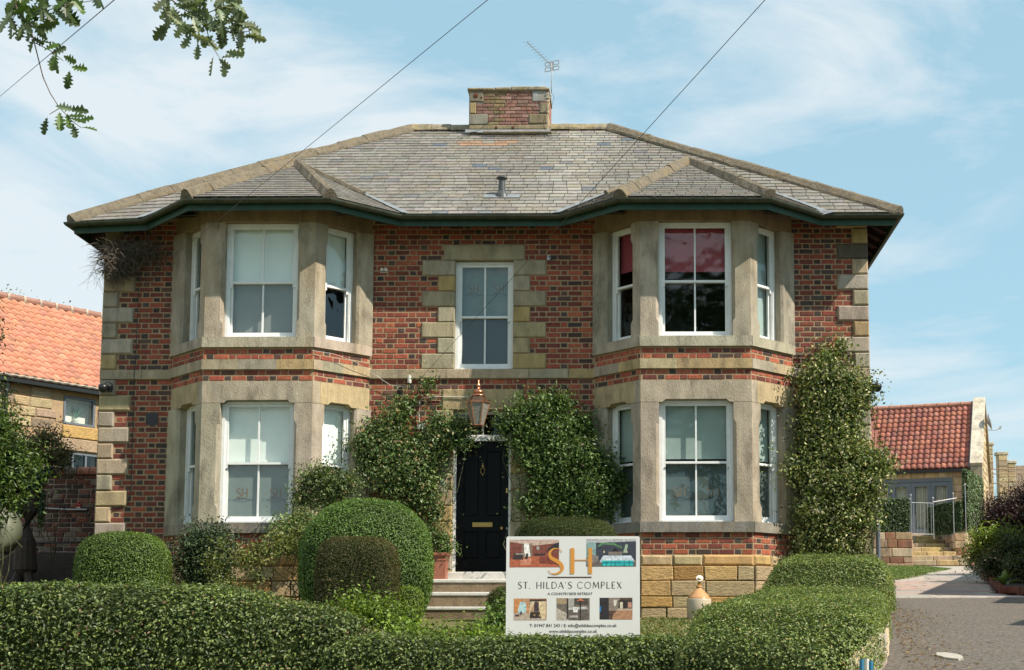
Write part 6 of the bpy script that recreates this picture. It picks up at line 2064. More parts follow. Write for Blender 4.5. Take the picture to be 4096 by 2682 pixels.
loose('leafy_branch', 'dark leafy twigs reaching in over the orange roof from the left', 'branch', [(-7.35, -1.5, 4.2, .26, .15, .08), (-7.15, -1.5, 4.05, .13, .1, .07), (-7.3, -1.5, 3.45, .22, .12, .08), (-7.12, -1.5, 3.32, .12, .1, .07), (-7.4, -1.5, 4.4, .15, .1, .08)], 900, .055, [((.03, .045, .018), 3), ((.05, .08, .03), 2), ((.14, .06, .03), .3)], 53, [(-8.3, -1.5, 3.8)], core=False, nst=5, sr=.01, shell=.95)


def pantile_mesh(m, w=.235, L=.34, amp=.036, seg=8):
    mb = MB()
    xs_ = np.linspace(0, w, seg + 1)
    zz = [amp * (math.cos(2 * math.pi * (x / w) + 2.3) * .9 + .18 * math.cos(4 * math.pi * x / w + 1)) + amp for x in xs_]
    t = .034
    lo_ = [(x, 0, z + .040) for x, z in zip(xs_, zz)]; hi_ = [(x, L, z - .004) for x, z in zip(xs_, zz)]
    bt = [(x, 0, z + .040 - t) for x, z in zip(xs_, zz)]
    v = lo_ + hi_ + bt; n = seg + 1
    f = [(i, i + 1, n + i + 1, n + i) for i in range(seg)] + [(2 * n + i, 2 * n + i + 1, i + 1, i) for i in range(seg)]
    mb.add(v, f)
    me = mb.mesh('pantile', m, True)
    return me


# orange roofed cottage ---------------------------------------------------------------
lcx = thing('cottage', 'rough stone cottage with bright orange pantiles behind the garden wall', 'cottage', (-11.09, 12.0, 1.0))
ang = RAD(55)
UL = Vector((math.cos(ang), math.sin(ang), 0)); FL = Frame((-11.09, 12.0, 0), UL)
EZL = 5.63
pt = RAD(40)
FLR = Frame(FL.p(0, EZL + .03, .16), UL, -FL.N * math.cos(pt) + Vector((0, 0, math.sin(pt))))
mb = MB(); holed(mb, FL, -7, 4, .6, EZL, [(-.97, -.10, 4.70, 5.41), (-1.02, .06, 3.2, 4.03)], -.4, -.02)
mb.fbox(FL, -7, 4, .6, EZL, -6, -5.8)
v = [FL.p(4, .6, -.4), FL.p(4, .6, -6), FL.p(4, EZL, -6), FL.p(4, EZL + 3.4 * math.tan(pt) * .9, -3.1), FL.p(4, EZL, -.4)]
mb.poly(v); mb.poly([q - UL * 11 for q in v][::-1])
mb.build('wall', M['mortar'], lcx)
random.seed(21)
z = EZL - .28
hs = [.27, .25, .24, .26, .25, .22, .27, .25, .27, .25, .3]
lst = 0
for r, h in enumerate(hs):
    z0 = EZL - .1 - sum(hs[:r + 1]); a = -3.3 + random.uniform(0, .2)
    while a < .6:
        w = random.uniform(.28, .62)
        mx, mz = a + w / 2, z0 + h / 2
        inwin = (a + w > -1.0 and a < -.07 and mz > 4.62 and mz < 5.45) or (a + w > -1.05 and a < .1 and mz < 4.66)
        if not inwin:
            col = vary(random.choice(((.36, .24, .14), (.42, .29, .16), (.30, .22, .15), (.46, .35, .20), (.38, .28, .19))), .15)
            q = MB(); q.block(FL, a + .014, a + w - .014, z0 + .014, z0 + h - .012, -.15, random.uniform(0, .03), .02, .015, col); q.build('wall_stone', M['rough_stone'], lcx)
        a += w
for a0, a1, b0, b1, col in ((-.98, .05, 4.38, 4.68, (.52, .33, .12)), (-1.25, .12, 4.05, 4.36, (.40, .29, .19)), (-.02, .2, 4.72, 5.2, (.42, .25, .14))):
    q = MB(); q.block(FL, a0, a1, b0, b1, -.15, .03, .018, .008, col); q.build('lintel', M['rough_stone'], lcx)
def simple_window(F, a0, a1, b0, b1, parent, bars=0, m='grey_paint'):
    mb = MB(); t = .05
    for x0, x1, y0, y1 in ((a0, a0 + t, b0, b1), (a1 - t, a1, b0, b1), (a0 + t, a1 - t, b0, b0 + t), (a0 + t, a1 - t, b1 - t, b1)): mb.fbox(F, x0, x1, y0, y1, -.10, -.01)
    for k in range(bars):
        x = a0 + (a1 - a0) * (k + 1) / (bars + 1); mb.fbox(F, x - .025, x + .025, b0 + t, b1 - t, -.09, -.02)
    w = mb.build('window', M[m], parent)
    q = MB(); q.poly([F.p(a0 + t, b0 + t, -.06), F.p(a1 - t, b0 + t, -.06), F.p(a1 - t, b1 - t, -.06), F.p(a0 + t, b1 - t, -.06)]); q.build('pane', M['glass'], w)
    return w
simple_window(FL, -.96, -.11, 4.71, 5.40, lcx)
simple_window(FL, -1.01, .05, 3.2, 4.02, lcx, 2)
mb = MB(); mb.fbox(FL, -1.0, -.08, 4.66, 5.45, -.36, -.30)
mb.build('interior', M['plaster'], lcx)
mb = MB(); mb.fbox(FL, -1.2, .3, 3.0, 4.1, -.8, -.75); mb.build('interior', M['room'], lcx)
vs = thing('vase', 'white vase of tall green grasses in the cottage window', 'vase', FL.p(-.52, 4.74, -.2))
mb = MB(); mb.lathe([(.05, 0), (.07, .04), (.08, .12), (.07, .15)], FL.p(-.52, 4.74, -.2), 14); mb.build('vase', M['cream'], vs)
mb = MB()
for k in range(34):
    b = FL.p(-.52, 4.87, -.2); d = Vector((random.gauss(0, .09), random.gauss(0, .05), random.uniform(.25, .42)))
    mb.tube([b, b + d * .5, b + d + Vector((d.x * .3, 0, -.0))], .005, 3, vary(random.choice(((.06, .20, .10), (.10, .25, .18), (.45, .42, .30))), .2), r2=.002)
mb.build('grasses', M['printed'], vs)
pm1 = [pantile_mesh(M['tile']) for _ in range(2)]
OR = [(.50, .215, .125), (.52, .23, .14), (.47, .20, .125), (.49, .215, .135), (.43, .19, .13), (.53, .25, .16)]
cnt = 0
for r in range(14):
    for c_ in range(-13, 12):
        a, b = c_ * .225, r * .285
        if a < -2.95 + .45 * b or a > .35 + .5 * b or cnt >= 300: continue
        place('pantile', random.choice(pm1), lcx, fmatrix(FLR, a, b, .0 + random.uniform(0, .004)), vary(random.choice(OR), .05)); cnt += 1
mb = MB(); mb.fbox(FLR, -7, 4, 0.02, 4.06, -.05, .012, (.5, .22, .12)); 
tmp = FLR.p(0, 4.06, 0); FB = Frame(tmp, UL, FL.N * -math.cos(pt) - Vector((0, 0, math.sin(pt))))
mb.poly([FLR.p(-7, 4.06, 0), FLR.p(4, 4.06, 0), FB.p(4, 4.0, 0), FB.p(-7, 4.0, 0)], (.5, .22, .12))
mb.build('roof', M['tile'], lcx)
mb = MB()
for k in range(-16, 18): mb.tube([FLR.p(k * .225, 4.00 + .03 * (k % 2), .03), FLR.p(k * .225 + .225, 4.0 + .03 * ((k + 1) % 2), .03)], .06, 6)
mb.build('ridge_mortar', M['mortar_grey'], lcx)
for k in range(-8, 9):
    p, q = FLR.p(k * .45, 4.06, .07), FLR.p(k * .45 + .44, 4.06, .07)
    mb = MB(); mb.tube([p, q], .095, 10, (.30, .16, .12)); mb.tube([q - UL * .04, q + UL * .02], .11, 10, (.42, .36, .28)); mb.build('ridge_tile', M['tile'], lcx)
mb = MB()
for k in range(-30, 8): mb.tube([FLR.p(k * .225 / 2, -.01, .01 + .02 * (k % 2)), FLR.p((k + 1) * .225 / 2, -.01, .01 + .02 * ((k + 1) % 2))], .03, 5)
mb.build('eaves_mortar', M['mortar_grey'], lcx)
mb = MB(); mb.fbox(FL, -3.6, 3, EZL - .12, EZL - .03, .02, .22); mb.build('gutter', M['black_plastic'], lcx)
mb = MB(); mb.tube([FL.p(-2.52, 3.0, .12), FL.p(-2.52, EZL - .1, .12)], .045, 8); mb.build('downpipe', M['black_plastic'], lcx)
loose('far_tree', 'pale green tree tips showing above the orange roof ridge', 'tree', [(-16.6, 18.5, 9.35, .5, .4, .35), (-15.9, 18.5, 9.25, .35, .3, .35), (-15.2, 18.5, 9.0, .25, .3, .25), (-17.4, 18.5, 9.2, .5, .4, .5)], 1600, .10, [((.12, .15, .06), 1), ((.20, .22, .10), 1)], 54, [(-16, 19, 5)], core=False, nst=4)

# ------------------------------------------------------------------ right hand cottage and terrace
rc = thing('cottage', 'stone cottage with weathered red pantiles and grey glazed doors up the path', 'cottage', (14.32, 27, 2.9))
th2 = RAD(18)
UR = Vector((math.cos(th2), -math.sin(th2), 0)); FR = Frame((14.32, 27.0, 0), UR)
EZR = 5.39
FRR = Frame(FR.p(0, EZR + .02, .12), UR, (-FR.N + Vector((0, 0, 1))))
mb = MB(); holed(mb, FR, -5, .55, 1.8, EZR, [(-3.4, -.42, 3.0, 5.09)], -.35, -.02)
body = [FR.p(.55, 1.8, -.02), FR.p(.55, 1.8, -5.6), FR.p(.55, EZR, -5.6), FR.p(.55, EZR + 2.75, -2.8), FR.p(.55, EZR, -.02)]
mb.poly(body); mb.poly([q - UR * 5.5 for q in body][::-1]); mb.fbox(FR, -5, .55, 1.8, EZR, -5.6, -5.5)
mb.build('wall', M['mortar'], rc)
random.seed(31)
# front stones
for (a0, a1, b0, b1) in [(-3.4 + i * .5, -2.91 + i * .5, 5.11, 5.34) for i in range(6)] + [(-.40, .08, 5.11, 5.34), (.10, .54, 5.11, 5.34)] + [(-.40, .1, 5.09 - .26 * (k + 1), 5.08 - .26 * k) for k in range(8)] + [(.11, .54, 5.09 - .26 * (k + 1), 5.08 - .26 * k) for k in range(8)]:
    q = MB(); q.block(FR, a0, a1, b0, b1, -.1, .02, .015, .008, vary(random.choice(((.50, .36, .20), (.44, .30, .18), (.52, .42, .28))), .1)); q.build('wall_stone', M['stone'], rc)
# gable stones
FGb = Frame(FR.p(.55, 0, 0), -FR.N)
z = 2.6; r = 0
while z < 8.0:
    h = random.uniform(.22, .3); a = 0.0
    lo_ = max(0.0, z + h - EZR) ; hi_ = 5.6 - max(0.0, z + h - EZR)
    a = lo_
    while a < min(hi_, 3.6) - .05:
        w = min(random.uniform(.35, .7), hi_ - a)
        q = MB(); q.block(FGb, a + .01, a + w - .01, z + .01, z + h - .01, -.1, .03 + random.uniform(0, .015), .02, .01, vary(random.choice(((.58, .44, .27), (.52, .40, .25), (.50, .35, .20), (.60, .50, .33))), .1)); q.build('wall_stone', M['stone'], rc)
        a += w
    z += h; r += 1
# raised gable coping and kneeler
for s0, s1 in ((0, 1.0), (1.0, 2.0), (2.0, 3.0), (3.0, 4.02)):
    q = MB(); q.fbox(FRR, .22, .66, s0 + .004, s1 - .004, .02, .22, (.56, .50, .40)); q.build('coping_stone', M['stone'], rc)
q = MB(); q.fbox(FR, .24, .64, 4.98, 5.42, -.3, .22, (.34, .29, .20)); q.build('kneeler', M['stone'], rc)
FBk = Frame(FRR.p(0, 4.02, 0), UR, (FR.N * -1 - Vector((0, 0, 1))))
q = MB(); q.fbox(FBk, .30, .66, .0, 4.0, .0, .14, (.40, .32, .20)); q.build('coping_stone', M['stone'], rc)
pm2 = [pantile_mesh(M['tile_old'], .215, .34, .030) for _ in range(2)]
RD = [(.34, .115, .075), (.30, .10, .07), (.38, .14, .09), (.27, .10, .08), (.36, .15, .11)]
cnt = 0
for r in range(13):
    for c_ in range(18, -1, -1):
        a, b = .195 - .215 * (c_ + 1), r * .287
        if a < -2.7 - .32 * b or cnt >= 300: continue
        place('pantile', random.choice(pm2), rc, fmatrix(FRR, a, b, random.uniform(0, .004)), vary(random.choice(RD), .14)); cnt += 1
mb = MB(); mb.fbox(FRR, -5, .2, .02, 3.85, -.06, .008, (.30, .11, .08)); mb.fbox(FBk, -5, .3, .0, 3.85, -.05, .01, (.30, .11, .08)); mb.build('roof', M['tile_old'], rc)
for k in range(9):
    p, q_ = FRR.p(.20 - k * .45, 3.85, .05), FRR.p(.20 - k * .45 - .44, 3.85, .05)
    mb = MB(); mb.tube([p, q_], .10, 10, (.42, .20, .14)); mb.tube([q_ + UR * .05, q_], .12, 10, (.44, .24, .17)); mb.build('ridge_tile', M['tile_old'], rc)
mb = MB(); mb.fbox(FRR, .17, .24, .0, 3.85, -.05, .10); mb.build('flashing', M['grey_paint'], rc)
mb = MB(); mb.fbox(FR, -4, .12, EZR - .11, EZR - .01, .02, .18); mb.build('gutter', M['black_plastic'], rc)
# bifold doors with curtains
mb = MB(); mb.fbox(FR, -3.4, -.42, 4.96, 5.09, -.12, -.02); mb.fbox(FR, -.50, -.42, 3.0, 4.96, -.12, -.02); mb.fbox(FR, -3.4, -3.33, 3.0, 4.96, -.12, -.02); mb.fbox(FR, -3.33, -.50, 3.0, 3.05, -.12, -.03)
dfm = mb.build('door_frame', M['grey_paint'], rc)
for k in range(4):
    a0 = -.50 - .708 * (k + 1) + .004; a1 = -.50 - .708 * k - .004
    mb = MB()
    for x0, x1, y0, y1 in ((a0, a0 + .13, 3.06, 4.95), (a1 - .13, a1, 3.06, 4.95), (a0 + .13, a1 - .13, 3.06, 3.24), (a0 + .13, a1 - .13, 4.80, 4.95)): mb.fbox(FR, x0, x1, y0, y1, -.10, -.04)
    dl = mb.build('door', M['grey_paint'], rc)
    q = MB(); q.poly([FR.p(a0 + .13, 3.24, -.07), FR.p(a1 - .13, 3.24, -.07), FR.p(a1 - .13, 4.8, -.07), FR.p(a0 + .13, 4.8, -.07)]); q.build('pane', M['glass'], dl)
    n = 40; cm = MB(); pts = [(a0 + .05 + (a1 - a0 - .1) * i / n, -.17 + .025 * math.sin(i * 1.15 + .4 * math.sin(i * .7))) for i in range(n + 1)]
    for (x0, c0_), (x1, c1_) in zip(pts[:-1], pts[1:]): cm.poly([FR.p(x0, 3.06, c0_), FR.p(x1, 3.06, c1_), FR.p(x1, 4.95, c1_), FR.p(x0, 4.95, c0_)])
    cm.build('curtain', M['curtain'], dl)
mb = MB(); mb.fbox(FR, -4.5, .4, 2.6, 5.2, -1.5, -1.45); mb.build('interior', M['room'], rc)
ds = thing('satellite_dish', 'grey satellite dish on the gable of the right hand cottage', 'satellite dish', FGb.p(1.15, 7.25, .1))
base = FGb.p(1.35, 7.22, .05)
axd = Matrix.Rotation(RAD(78), 3, 'Y') @ Matrix.Rotation(RAD(12), 3, 'X')
mb = MB(); mb.lathe([(.01, -.02), (.12, .0), (.22, .035), (.31, .085), (.31, .09), (.2, .045), (.02, .0)], base + Vector((.20, 0, .05)), 22, axis=axd); mb.build('dish', M['steel'], ds, smooth=True)
mb = MB(); mb.tube([base, base + Vector((.2, 0, 0)), base + Vector((.2, 0, .1))], .02, 6); mb.tube([base + Vector((.22, 0, -.25)), base + Vector((.5, -.02, -.26)), base + Vector((.66, -.02, -.18))], .014, 6); mb.tube([base + Vector((.62, -.02, -.22)), base + Vector((.68, -.02, -.12))], .04, 8); mb.build('arm', M['steel'], ds)

# terrace wall and steps in front of the cottage
tw_ = thing('terrace_wall', 'reddish stone retaining wall of the cottage terrace', 'wall', (11, 22.3, 1.6))
random.seed(41)
def stonewall(F, a0, a1, b0, b1, parent, hh=(.2, .3), ww=(.3, .65), cols=None, name='wall_stone', m='stone'):
    z = b1
    mbk = MB(); mbk.fbox(F, a0 + .01, a1 - .01, b0, b1 - .01, -.35, -.03); mbk.build('mortar', M['mortar_grey'], parent)
    while z > b0 + .03:
        h = min(random.uniform(*hh), z - b0); a = a0
        while a < a1 - .02:
            w = random.uniform(*ww)
            if a1 - a - w < .2: w = a1 - a
            q = MB(); q.block(F, a + .008, a + w - .008, z - h + .008, z - .006, -.2, random.uniform(0, .02), .015, .008, vary(random.choice(cols), .12)); q.build(name, M[m], parent)
            a += w
        z -= h
RC_ = [(.42, .27, .16), (.30, .13, .075), (.46, .33, .20), (.38, .26, .17), (.24, .10, .06), (.48, .38, .26)]
stonewall(Frame((0, 22.3, 0), (1, 0, 0)), 9.6, 11.42, 1.45, 2.76, tw_, cols=RC_)
stonewall(Frame((0, 23.5, 0), (1, 0, 0)), 13.08, 13.44, 1.6, 2.80, tw_, cols=RC_)
stonewall(Frame((13.44, 23.5, 0), (.55, 1, 0)), 0.01, 2.6, 1.6, 2.85, tw_, cols=RC_)
stonewall(Frame((13.08, 26.0, 0), (0, -1, 0)), 0.0, 2.48, 1.6, 2.78, tw_, cols=RC_)
stonewall(Frame((11.42, 22.31, 0), (0, 1, 0)), 0.01, 3.4, 1.6, 2.76, tw_, cols=RC_)
for i in range(7):
    zt = 1.86 + i * .165; y0 = 22.35 + i * .5; x1 = 13.35 if i < 2 else 13.07
    a = 11.44
    while a < x1 - .05:
        w = min(random.uniform(.5, .9), x1 - a)
        q = MB(); q.block(Frame((0, y0 + .2 * (i < 1), 0), (1, 0, 0)), a + .006, a + w - .006, zt - .175, zt, -.55, .01, .02, .008, vary(random.choice(((.44, .34, .22), (.38, .29, .19), (.50, .36, .17))), .1)); q.build('step_stone', M['stone'], tw_)
        a += w
mb = MB(); TC_ = (.42, .34, .25); mb.box(9.6, 15.5, 25.9, 29, 1.8, 2.98, TC_); mb.box(9.6, 11.4, 22.5, 27, 1.5, 2.74, TC_); mb.box(13.46, 14.6, 25.2, 29, 1.8, 2.9, TC_); mb.box(13.12, 13.5, 23.9, 26, 1.6, 2.78, TC_); mb.build('terrace', M['paving'], tw_)
IVY = [((.035, .065, .02), 4), ((.06, .10, .03), 3), ((.12, .17, .07), 1.5), ((.20, .24, .13), .6)]
def ivy_panel(label, pts, z0, z1a, z1b, n, seed, pal):
    (xa, ya), (xb, yb) = pts
    G = hedge_grid([(xa + (xb - xa) * t, ya + (yb - ya) * t, z0, z1a + (z1b - z1a) * t, .10) for t in np.linspace(0, 1, 5)], e=.18, na=20, ns=34, amp=.015, freq=6, seed=seed, k=1)
    return clipped('ivy_screen', label, 'ivy screen', G, n, .055, pal, seed, (xa, ya, z0), spine=True, thick=.03, core=.85, wr=.8)
ivy_panel('square dark ivy screen on the terrace wall left of the cottage steps', ((9.9, 22.45), (11.38, 22.45)), 2.76, 3.86, 3.86, 7000, 61, IVY)
ivy_panel('dark ivy screen on the terrace just right of the cottage steps', ((12.42, 24.6), (13.42, 23.7)), 2.80, 3.78, 3.92, 6000, 62, IVY)
ivy_panel('tall sunlit ivy screen at the corner of the cottage terrace', ((13.50, 23.7), (14.5, 25.4)), 2.80, 5.0, 4.85, 11000, 63, [((.08, .13, .05), 3), ((.14, .20, .09), 3), ((.24, .28, .17), 2), ((.04, .07, .02), 1)])  # paler leaf palette than the other screens: sunlight painted into the colours
gt = thing('handrail', 'thin pale metal railing and gate across the top of the cottage steps', 'railing', (11.9, 22.6, 2.7))
for x, yy, z1 in ((11.46, 22.6, 3.95), (12.34, 23.3, 3.92), (13.1, 23.65, 4.1), (13.48, 23.55, 4.4)):
    mb = MB(); mb.tube([(x, yy, 2.6), (x, yy, z1)], .014, 8); mb.lathe([(.01, 0), (.025, .02), (.03, .05), (.015, .08), (.005, .1)], (x, yy, z1), 10); mb.build('post', M['steel'], gt)
for A_, B_ in (((9.8, 22.5, 3.87), (11.44, 22.5, 3.87)), ((11.48, 22.6, 3.76), (12.32, 23.28, 3.80)), ((12.36, 23.4, 3.85), (13.2, 23.6, 4.0)), ((11.48, 22.6, 2.72), (12.32, 23.28, 2.76))):
    mb = MB(); mb.tube([A_, B_], .012, 6); mb.build('rail', M['steel'], gt)
for k in range(6):
    t = (k + .5) / 6; mb = MB(); mb.tube([(11.48 + .84 * t, 22.6 + .68 * t, 2.72), (11.48 + .84 * t, 22.6 + .68 * t, 3.78)], .007, 5); mb.build('bar', M['steel'], gt)

def pier(x0, x1, yy, z0, z1, label):
    t = thing('stone_pier', label, 'pier', ((x0 + x1) / 2, yy, z0), 'stone piers behind the right hand cottage')
    stonewall(Frame((0, yy, 0), (1, 0, 0)), x0, x1, z0, z1, t, (.18, .26), (.2, .38), [(.50, .38, .22), (.56, .45, .28), (.44, .34, .22)], m='rough_stone')
    mb = MB(); mb.box(x0, x1, yy + .03, yy + .38, z0, z1, (.5, .4, .26)); mb.build('pier_side', M['stone'], t)
    mb = MB(); mb.block(Frame((0, yy - .04, 0), (1, 0, 0)), x0 - .05, x1 + .05, z1 + .002, z1 + .13, -.48, 0, .015, 0, (.50, .44, .33)); mb.build('cap', M['stone'], t)
pier(17.65, 17.85, 36.2, 4.5, 7.5, 'narrow stone pier half hidden behind the cottage gable')
pier(17.74, 18.12, 35.0, 4.4, 6.92, 'wide stone pier with a flat cap right of the cottage gable')
pier(18.97, 19.32, 38.0, 4.6, 6.92, 'stone pier farthest right beside the timber fence')
fnc = thing('timber_fence', 'pale timber fence beyond the stone piers at the right edge', 'fence', (20.2, 40, 4.8))
for k in range(34):
    x = 19.4 + k * .10
    mb = MB(); mb.box(x, x + .085, 40, 40.03, 4.8, 7.05 + .008 * (k % 3), vary((1, 1, 1), .1)); mb.build('board', M['timber'], fnc)
prg = thing('timber_rails', 'long thin timber rails strung in front of the stone piers', 'rails', (18.5, 33.5, 5.0))
for z0, z1 in ((6.22, 6.10), (6.02, 5.98), (5.62, 5.78)):
    mb = MB(); mb.tube([(17.2, 34.2, z0), (20.5, 33.6, z1)], .022, 6); mb.build('rail', M['timber'], prg)
bk = thing('stone_wall', 'low sunlit stone wall running back beside the cottage gable', 'wall', (17, 31, 4))
stonewall(Frame((15.0, 27.2, 0), (.62, 1, 0)), .2, 6.5, 2.6, 4.35, bk, cols=[(.56, .44, .28), (.50, .38, .24)])
lp = MB(); lp.tube([(15.3, 26.9, 4.55), (15.15, 26.6, 2.9)], .05, 6); lp.tube([(15.05, 26.8, 4.5), (15.25, 26.6, 2.9)], .045, 6)
tag(lp.build('leaning_boards', M['timber'], None), 'grey boards leaning on the cottage gable behind the ivy', 'boards')

# shrubs on the bed right of the path
loose('maple_shrub', 'dark purple leaved maple shrub at the right edge of the view', 'shrub', [(11.6, 12, 2.55, .55, .5, .42), (12.3, 12, 2.8, .6, .5, .5), (11.35, 12, 2.2, .45, .4, .35), (12.1, 12, 2.25, .7, .5, .45), (13, 12, 2.9, .7, .5, .6), (11.9, 12, 1.8, .7, .4, .4), (12.9, 12, 2.0, .7, .5, .6)], 30000, .075, [((.035, .018, .018), 4), ((.055, .028, .026), 3), ((.09, .05, .045), 1.2)], 71, [(12, 12.2, .8), (12.6, 12.2, .8)], wr=.35, nst=7)
loose('shrub', 'yellow green shrub overhanging the path below the purple maple', 'shrub', [(9.85, 7.3, 1.5, .32, .35, .28), (9.7, 7.3, 1.2, .25, .3, .2), (10.3, 7.3, 1.55, .35, .35, .28)], 4200, .07, LIME + [((.22, .24, .04), 2)], 72, [(10.1, 7.3, .7)], nst=3, up=.7, wr=.4)
loose('shrub', 'dull green rounded shrub in the soil bed at the right edge', 'shrub', [(10.3, 6.6, 1.3, .5, .45, .35), (9.8, 6.4, .95, .38, .4, .3), (10.7, 6.4, 1.1, .6, .45, .5), (10.2, 5.6, .85, .5, .4, .3), (11.2, 6, 1.4, .6, .5, .5)], 15000, .05, [((.045, .075, .02), 4), ((.08, .115, .035), 3), ((.03, .05, .015), 2)], 73, [(10.4, 6.6, .6), (10.9, 6.4, .6)], nst=5)
loose('shrub', 'small round grey green conifer above the purple maple', 'shrub', [(13.0, 12.6, 3.35, .42, .35, .3), (13.3, 12.6, 3.1, .5, .35, .35)], 4500, .04, [((.04, .075, .045), 3), ((.06, .10, .06), 2)], 74, [(13.2, 12.8, 1.0)], nst=2)
bd = thing('broad_leaved_plant', 'single pale broad leaved plant at the edge of the soil bed', 'plant', (9.15, 3.5, .5))
rng = np.random.default_rng(9)
for k in range(11):
    t = 2 * math.pi * k / 11 + random.uniform(-.2, .2); el = random.uniform(.35, 1.25); L = random.uniform(.26, .42)
    d = Vector((math.cos(t) * math.cos(el), math.sin(t) * math.cos(el), math.sin(el))); s_ = d.cross(Vector((0, 0, 1))).normalized(); b = Vector((9.2, 3.5, .47))
    mb = MB(); rows = []
    for i in range(6):
        u = i / 5; c_ = b + d * L * u - Vector((0, 0, .16 * u * u * math.cos(el))); w = .055 * math.sin(math.pi * min(1, .12 + u * .88)) ** .8 + .002
        rows.append((c_ - s_ * w + Vector((0, 0, w * .4)), c_, c_ + s_ * w + Vector((0, 0, w * .4))))
    for r0, r1 in zip(rows[:-1], rows[1:]):
        mb.poly([r0[0], r0[1], r1[1], r1[0]], (.15, .22, .06)); mb.poly([r0[1], r0[2], r1[2], r1[1]], (.15, .22, .06))
    mb.build('leaf', M['leaf'], bd)
eg = thing('bed_edging', 'dark brick edging curving round the soil bed beside the path', 'edging', (9.3, 3, .4))
BP = [(10.35, 9.4), (10.0, 7.5), (9.3, 4.5), (8.7, 1.9), (8.62, 1.4), (8.8, 1.0), (9.3, .7), (10.4, .5)]
for (xa, ya), (xb, yb) in zip(BP[:-1], BP[1:]):
    L = math.dist((xa, ya), (xb, yb)); n = max(1, round(L / .23)); d = Vector((xb - xa, yb - ya, 0)).normalized()
    for i in range(n):
        p = Vector((xa, ya, 0)) + d * (L * (i + .5) / n)
        F = Frame((p.x, p.y, g(p.x, p.y)), d)
        q = MB(); q.block(F, -L / n / 2 + .004, L / n / 2 - .004, -.05, .15, -.05, .05, .01, .006, vary((.15, .06, .04), .3)); q.build('brick', M['brick'], eg)

# neighbouring building out of view to the right whose stepped roofs shade the drive
nb = thing('neighbouring_house', 'stepped rendered building beyond the right edge shading the drive', 'house', (13, -3, -.5))
mb = MB()
for pl_, h in (([(10.85, -.53), (17, -2.5), (19, 12), (14.4, 13.5)], 4.5), ([(11.2, -3.24), (17, -5), (17, -2.6), (11.86, -1.1)], 4.3), ([(9.95, -8.04), (16, -10), (17, -5.2), (11.83, -3.46)], 4.15), ([(9.9, -14), (16, -14), (16, -10.2), (10.25, -8.6)], 4.0)):
    mb.prism([(x, y) for x, y in pl_], -1, g(9, pl_[0][1]) + h, (.45, .40, .32))
mb.build('walls', M['stone'], nb)

# ------------------------------------------------------------------ oak twigs overhead and the trees behind the viewer
def oak_leaf():
    mb = MB()
    half = [(0, 0), (.09, .02), (.16, .10), (.23, .05), (.32, .22), (.40, .09), (.51, .31), (.59, .12), (.70, .30), (.78, .12), (.88, .20), (.95, .10), (1.0, 0)]
    j = [(x + random.uniform(-.02, .02), y * random.uniform(.75, 1.2)) for x, y in half]; j[0] = (0, 0); j[-1] = (1, 0)
    k2 = [(x + random.uniform(-.02, .02), y * random.uniform(.75, 1.2)) for x, y in half]; k2[0] = (0, 0); k2[-1] = (1, 0)
    bend = random.uniform(-.25, .1)
    f = lambda x, y: (x, y, abs(y) * .35 + bend * x * x)
    for L, s in ((j, 1), (k2, -1)):
        for a, b in zip(L[:-1], L[1:]):
            mb.poly([f(a[0], 0), f(b[0], 0), f(b[0], s * b[1]), f(a[0], s * a[1])][::s])
    return mb
random.seed(3)
oak_me = [oak_leaf().mesh('oak_leaf', M['leaf']) for _ in range(7)]
OC = [(.045, .085, .012), (.065, .12, .016), (.085, .15, .02), (.14, .19, .10), (.035, .06, .012)]
OC2 = [(.16, .19, .10), (.20, .23, .13), (.11, .15, .06), (.055, .09, .02), (.13, .17, .09)]
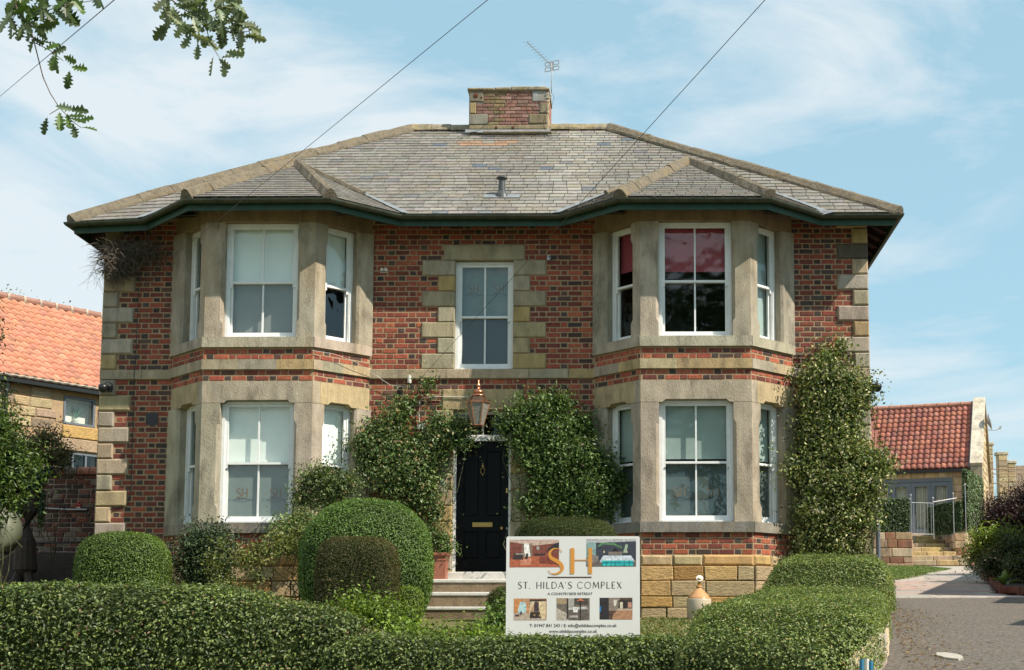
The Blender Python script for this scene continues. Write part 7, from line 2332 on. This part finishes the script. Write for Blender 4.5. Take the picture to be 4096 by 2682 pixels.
for nm, TW, LF, lab, pal in (('A', TWIG_A, LEAF_A, 'dark green oak twigs hanging in the top left corner', OC), ('B', TWIG_B, LEAF_B, 'pale oak spray hanging from the top edge right of the corner twigs', OC2)):
    X0, Z0 = TW[0][0]
    t = thing('oak_branch', lab, 'branch', (X0, -14.2, Z0))
    for i, L in enumerate(TW):
        mb = MB(); P = [(x + random.gauss(0, .003), -14.2 + random.gauss(0, .012), z) for x, z in L]
        mb.tube(P, .0042 if i == 0 else .003, 6, r2=.0018); mb.build('twig', M['twig'], t)
    for x, z, a in LF:
        for rep in range(2 if z > 2.95 else 1):
            s = random.uniform(.080, .122)
            yy = -14.2 + random.uniform(-.07, .07)
            m4 = Matrix.Translation((x + rep * random.uniform(-.03, .03), yy, z + rep * random.uniform(-.03, .03)))
            R4_ = Matrix.Rotation(RAD(-a + random.uniform(-25, 25) + rep * random.uniform(-60, 60)), 4, 'Y') @ Matrix.Rotation(RAD(90 + random.uniform(-55, 55)), 4, 'X')
            m4 = m4 @ R4_ @ Matrix.Diagonal((s, s, s, 1)) @ Matrix.Translation((-.5, 0, 0))
            place('leaf', random.choice(oak_me), t, m4, vary(random.choice(pal), .25))


def big_tree(label, x, y, h, R, n, seed):
    t = thing('oak_tree', label, 'tree', (x, y, g(x, y)))
    rng = np.random.default_rng(seed); random.seed(seed)
    z0 = g(x, y)
    mb = MB(); mb.tube([(x, y, z0 - .2), (x + .1, y, z0 + h * .25), (x - .1, y, z0 + h * .5), (x + .2, y, z0 + h * .8)], .35, 10, r2=.08); mb.build('trunk', M['bark'], t)
    bs = []
    for k in range(26):
        d = rng.normal(size=3); d /= np.linalg.norm(d); r = R * rng.uniform(.4, .85)
        bs.append((x + d[0] * r, y + d[1] * r, z0 + h * .62 + d[2] * r * .85, R * .3, R * .3, R * .26))
    mb = MB()
    for b in bs[::2]:
        s0 = Vector((x, y, z0 + h * random.uniform(.25, .55))); e_ = Vector(b[:3]); mb.tube([s0, s0.lerp(e_, .5) + Vector((0, 0, .3)), e_], .10, 6, r2=.02)
    mb.build('limbs', M['bark'], t)
    P, Nn = in_blobs(bs, n, rng, .8)
    leaves('crown', P, Nn, .22, [((.04, .08, .015), 1), ((.07, .12, .02), 1)], M['leaf'], t, rng)
big_tree('large oak across the road behind the viewer', 5.4, -35, 19.5, 7.5, 30000, 91)
big_tree('second oak across the road behind the viewer, farther along', 18, -37, 13, 5.5, 12000, 92)
big_tree('small oak across the road behind the viewer, opposite the left bay', -5.5, -36, 8.5, 4.0, 11000, 93)
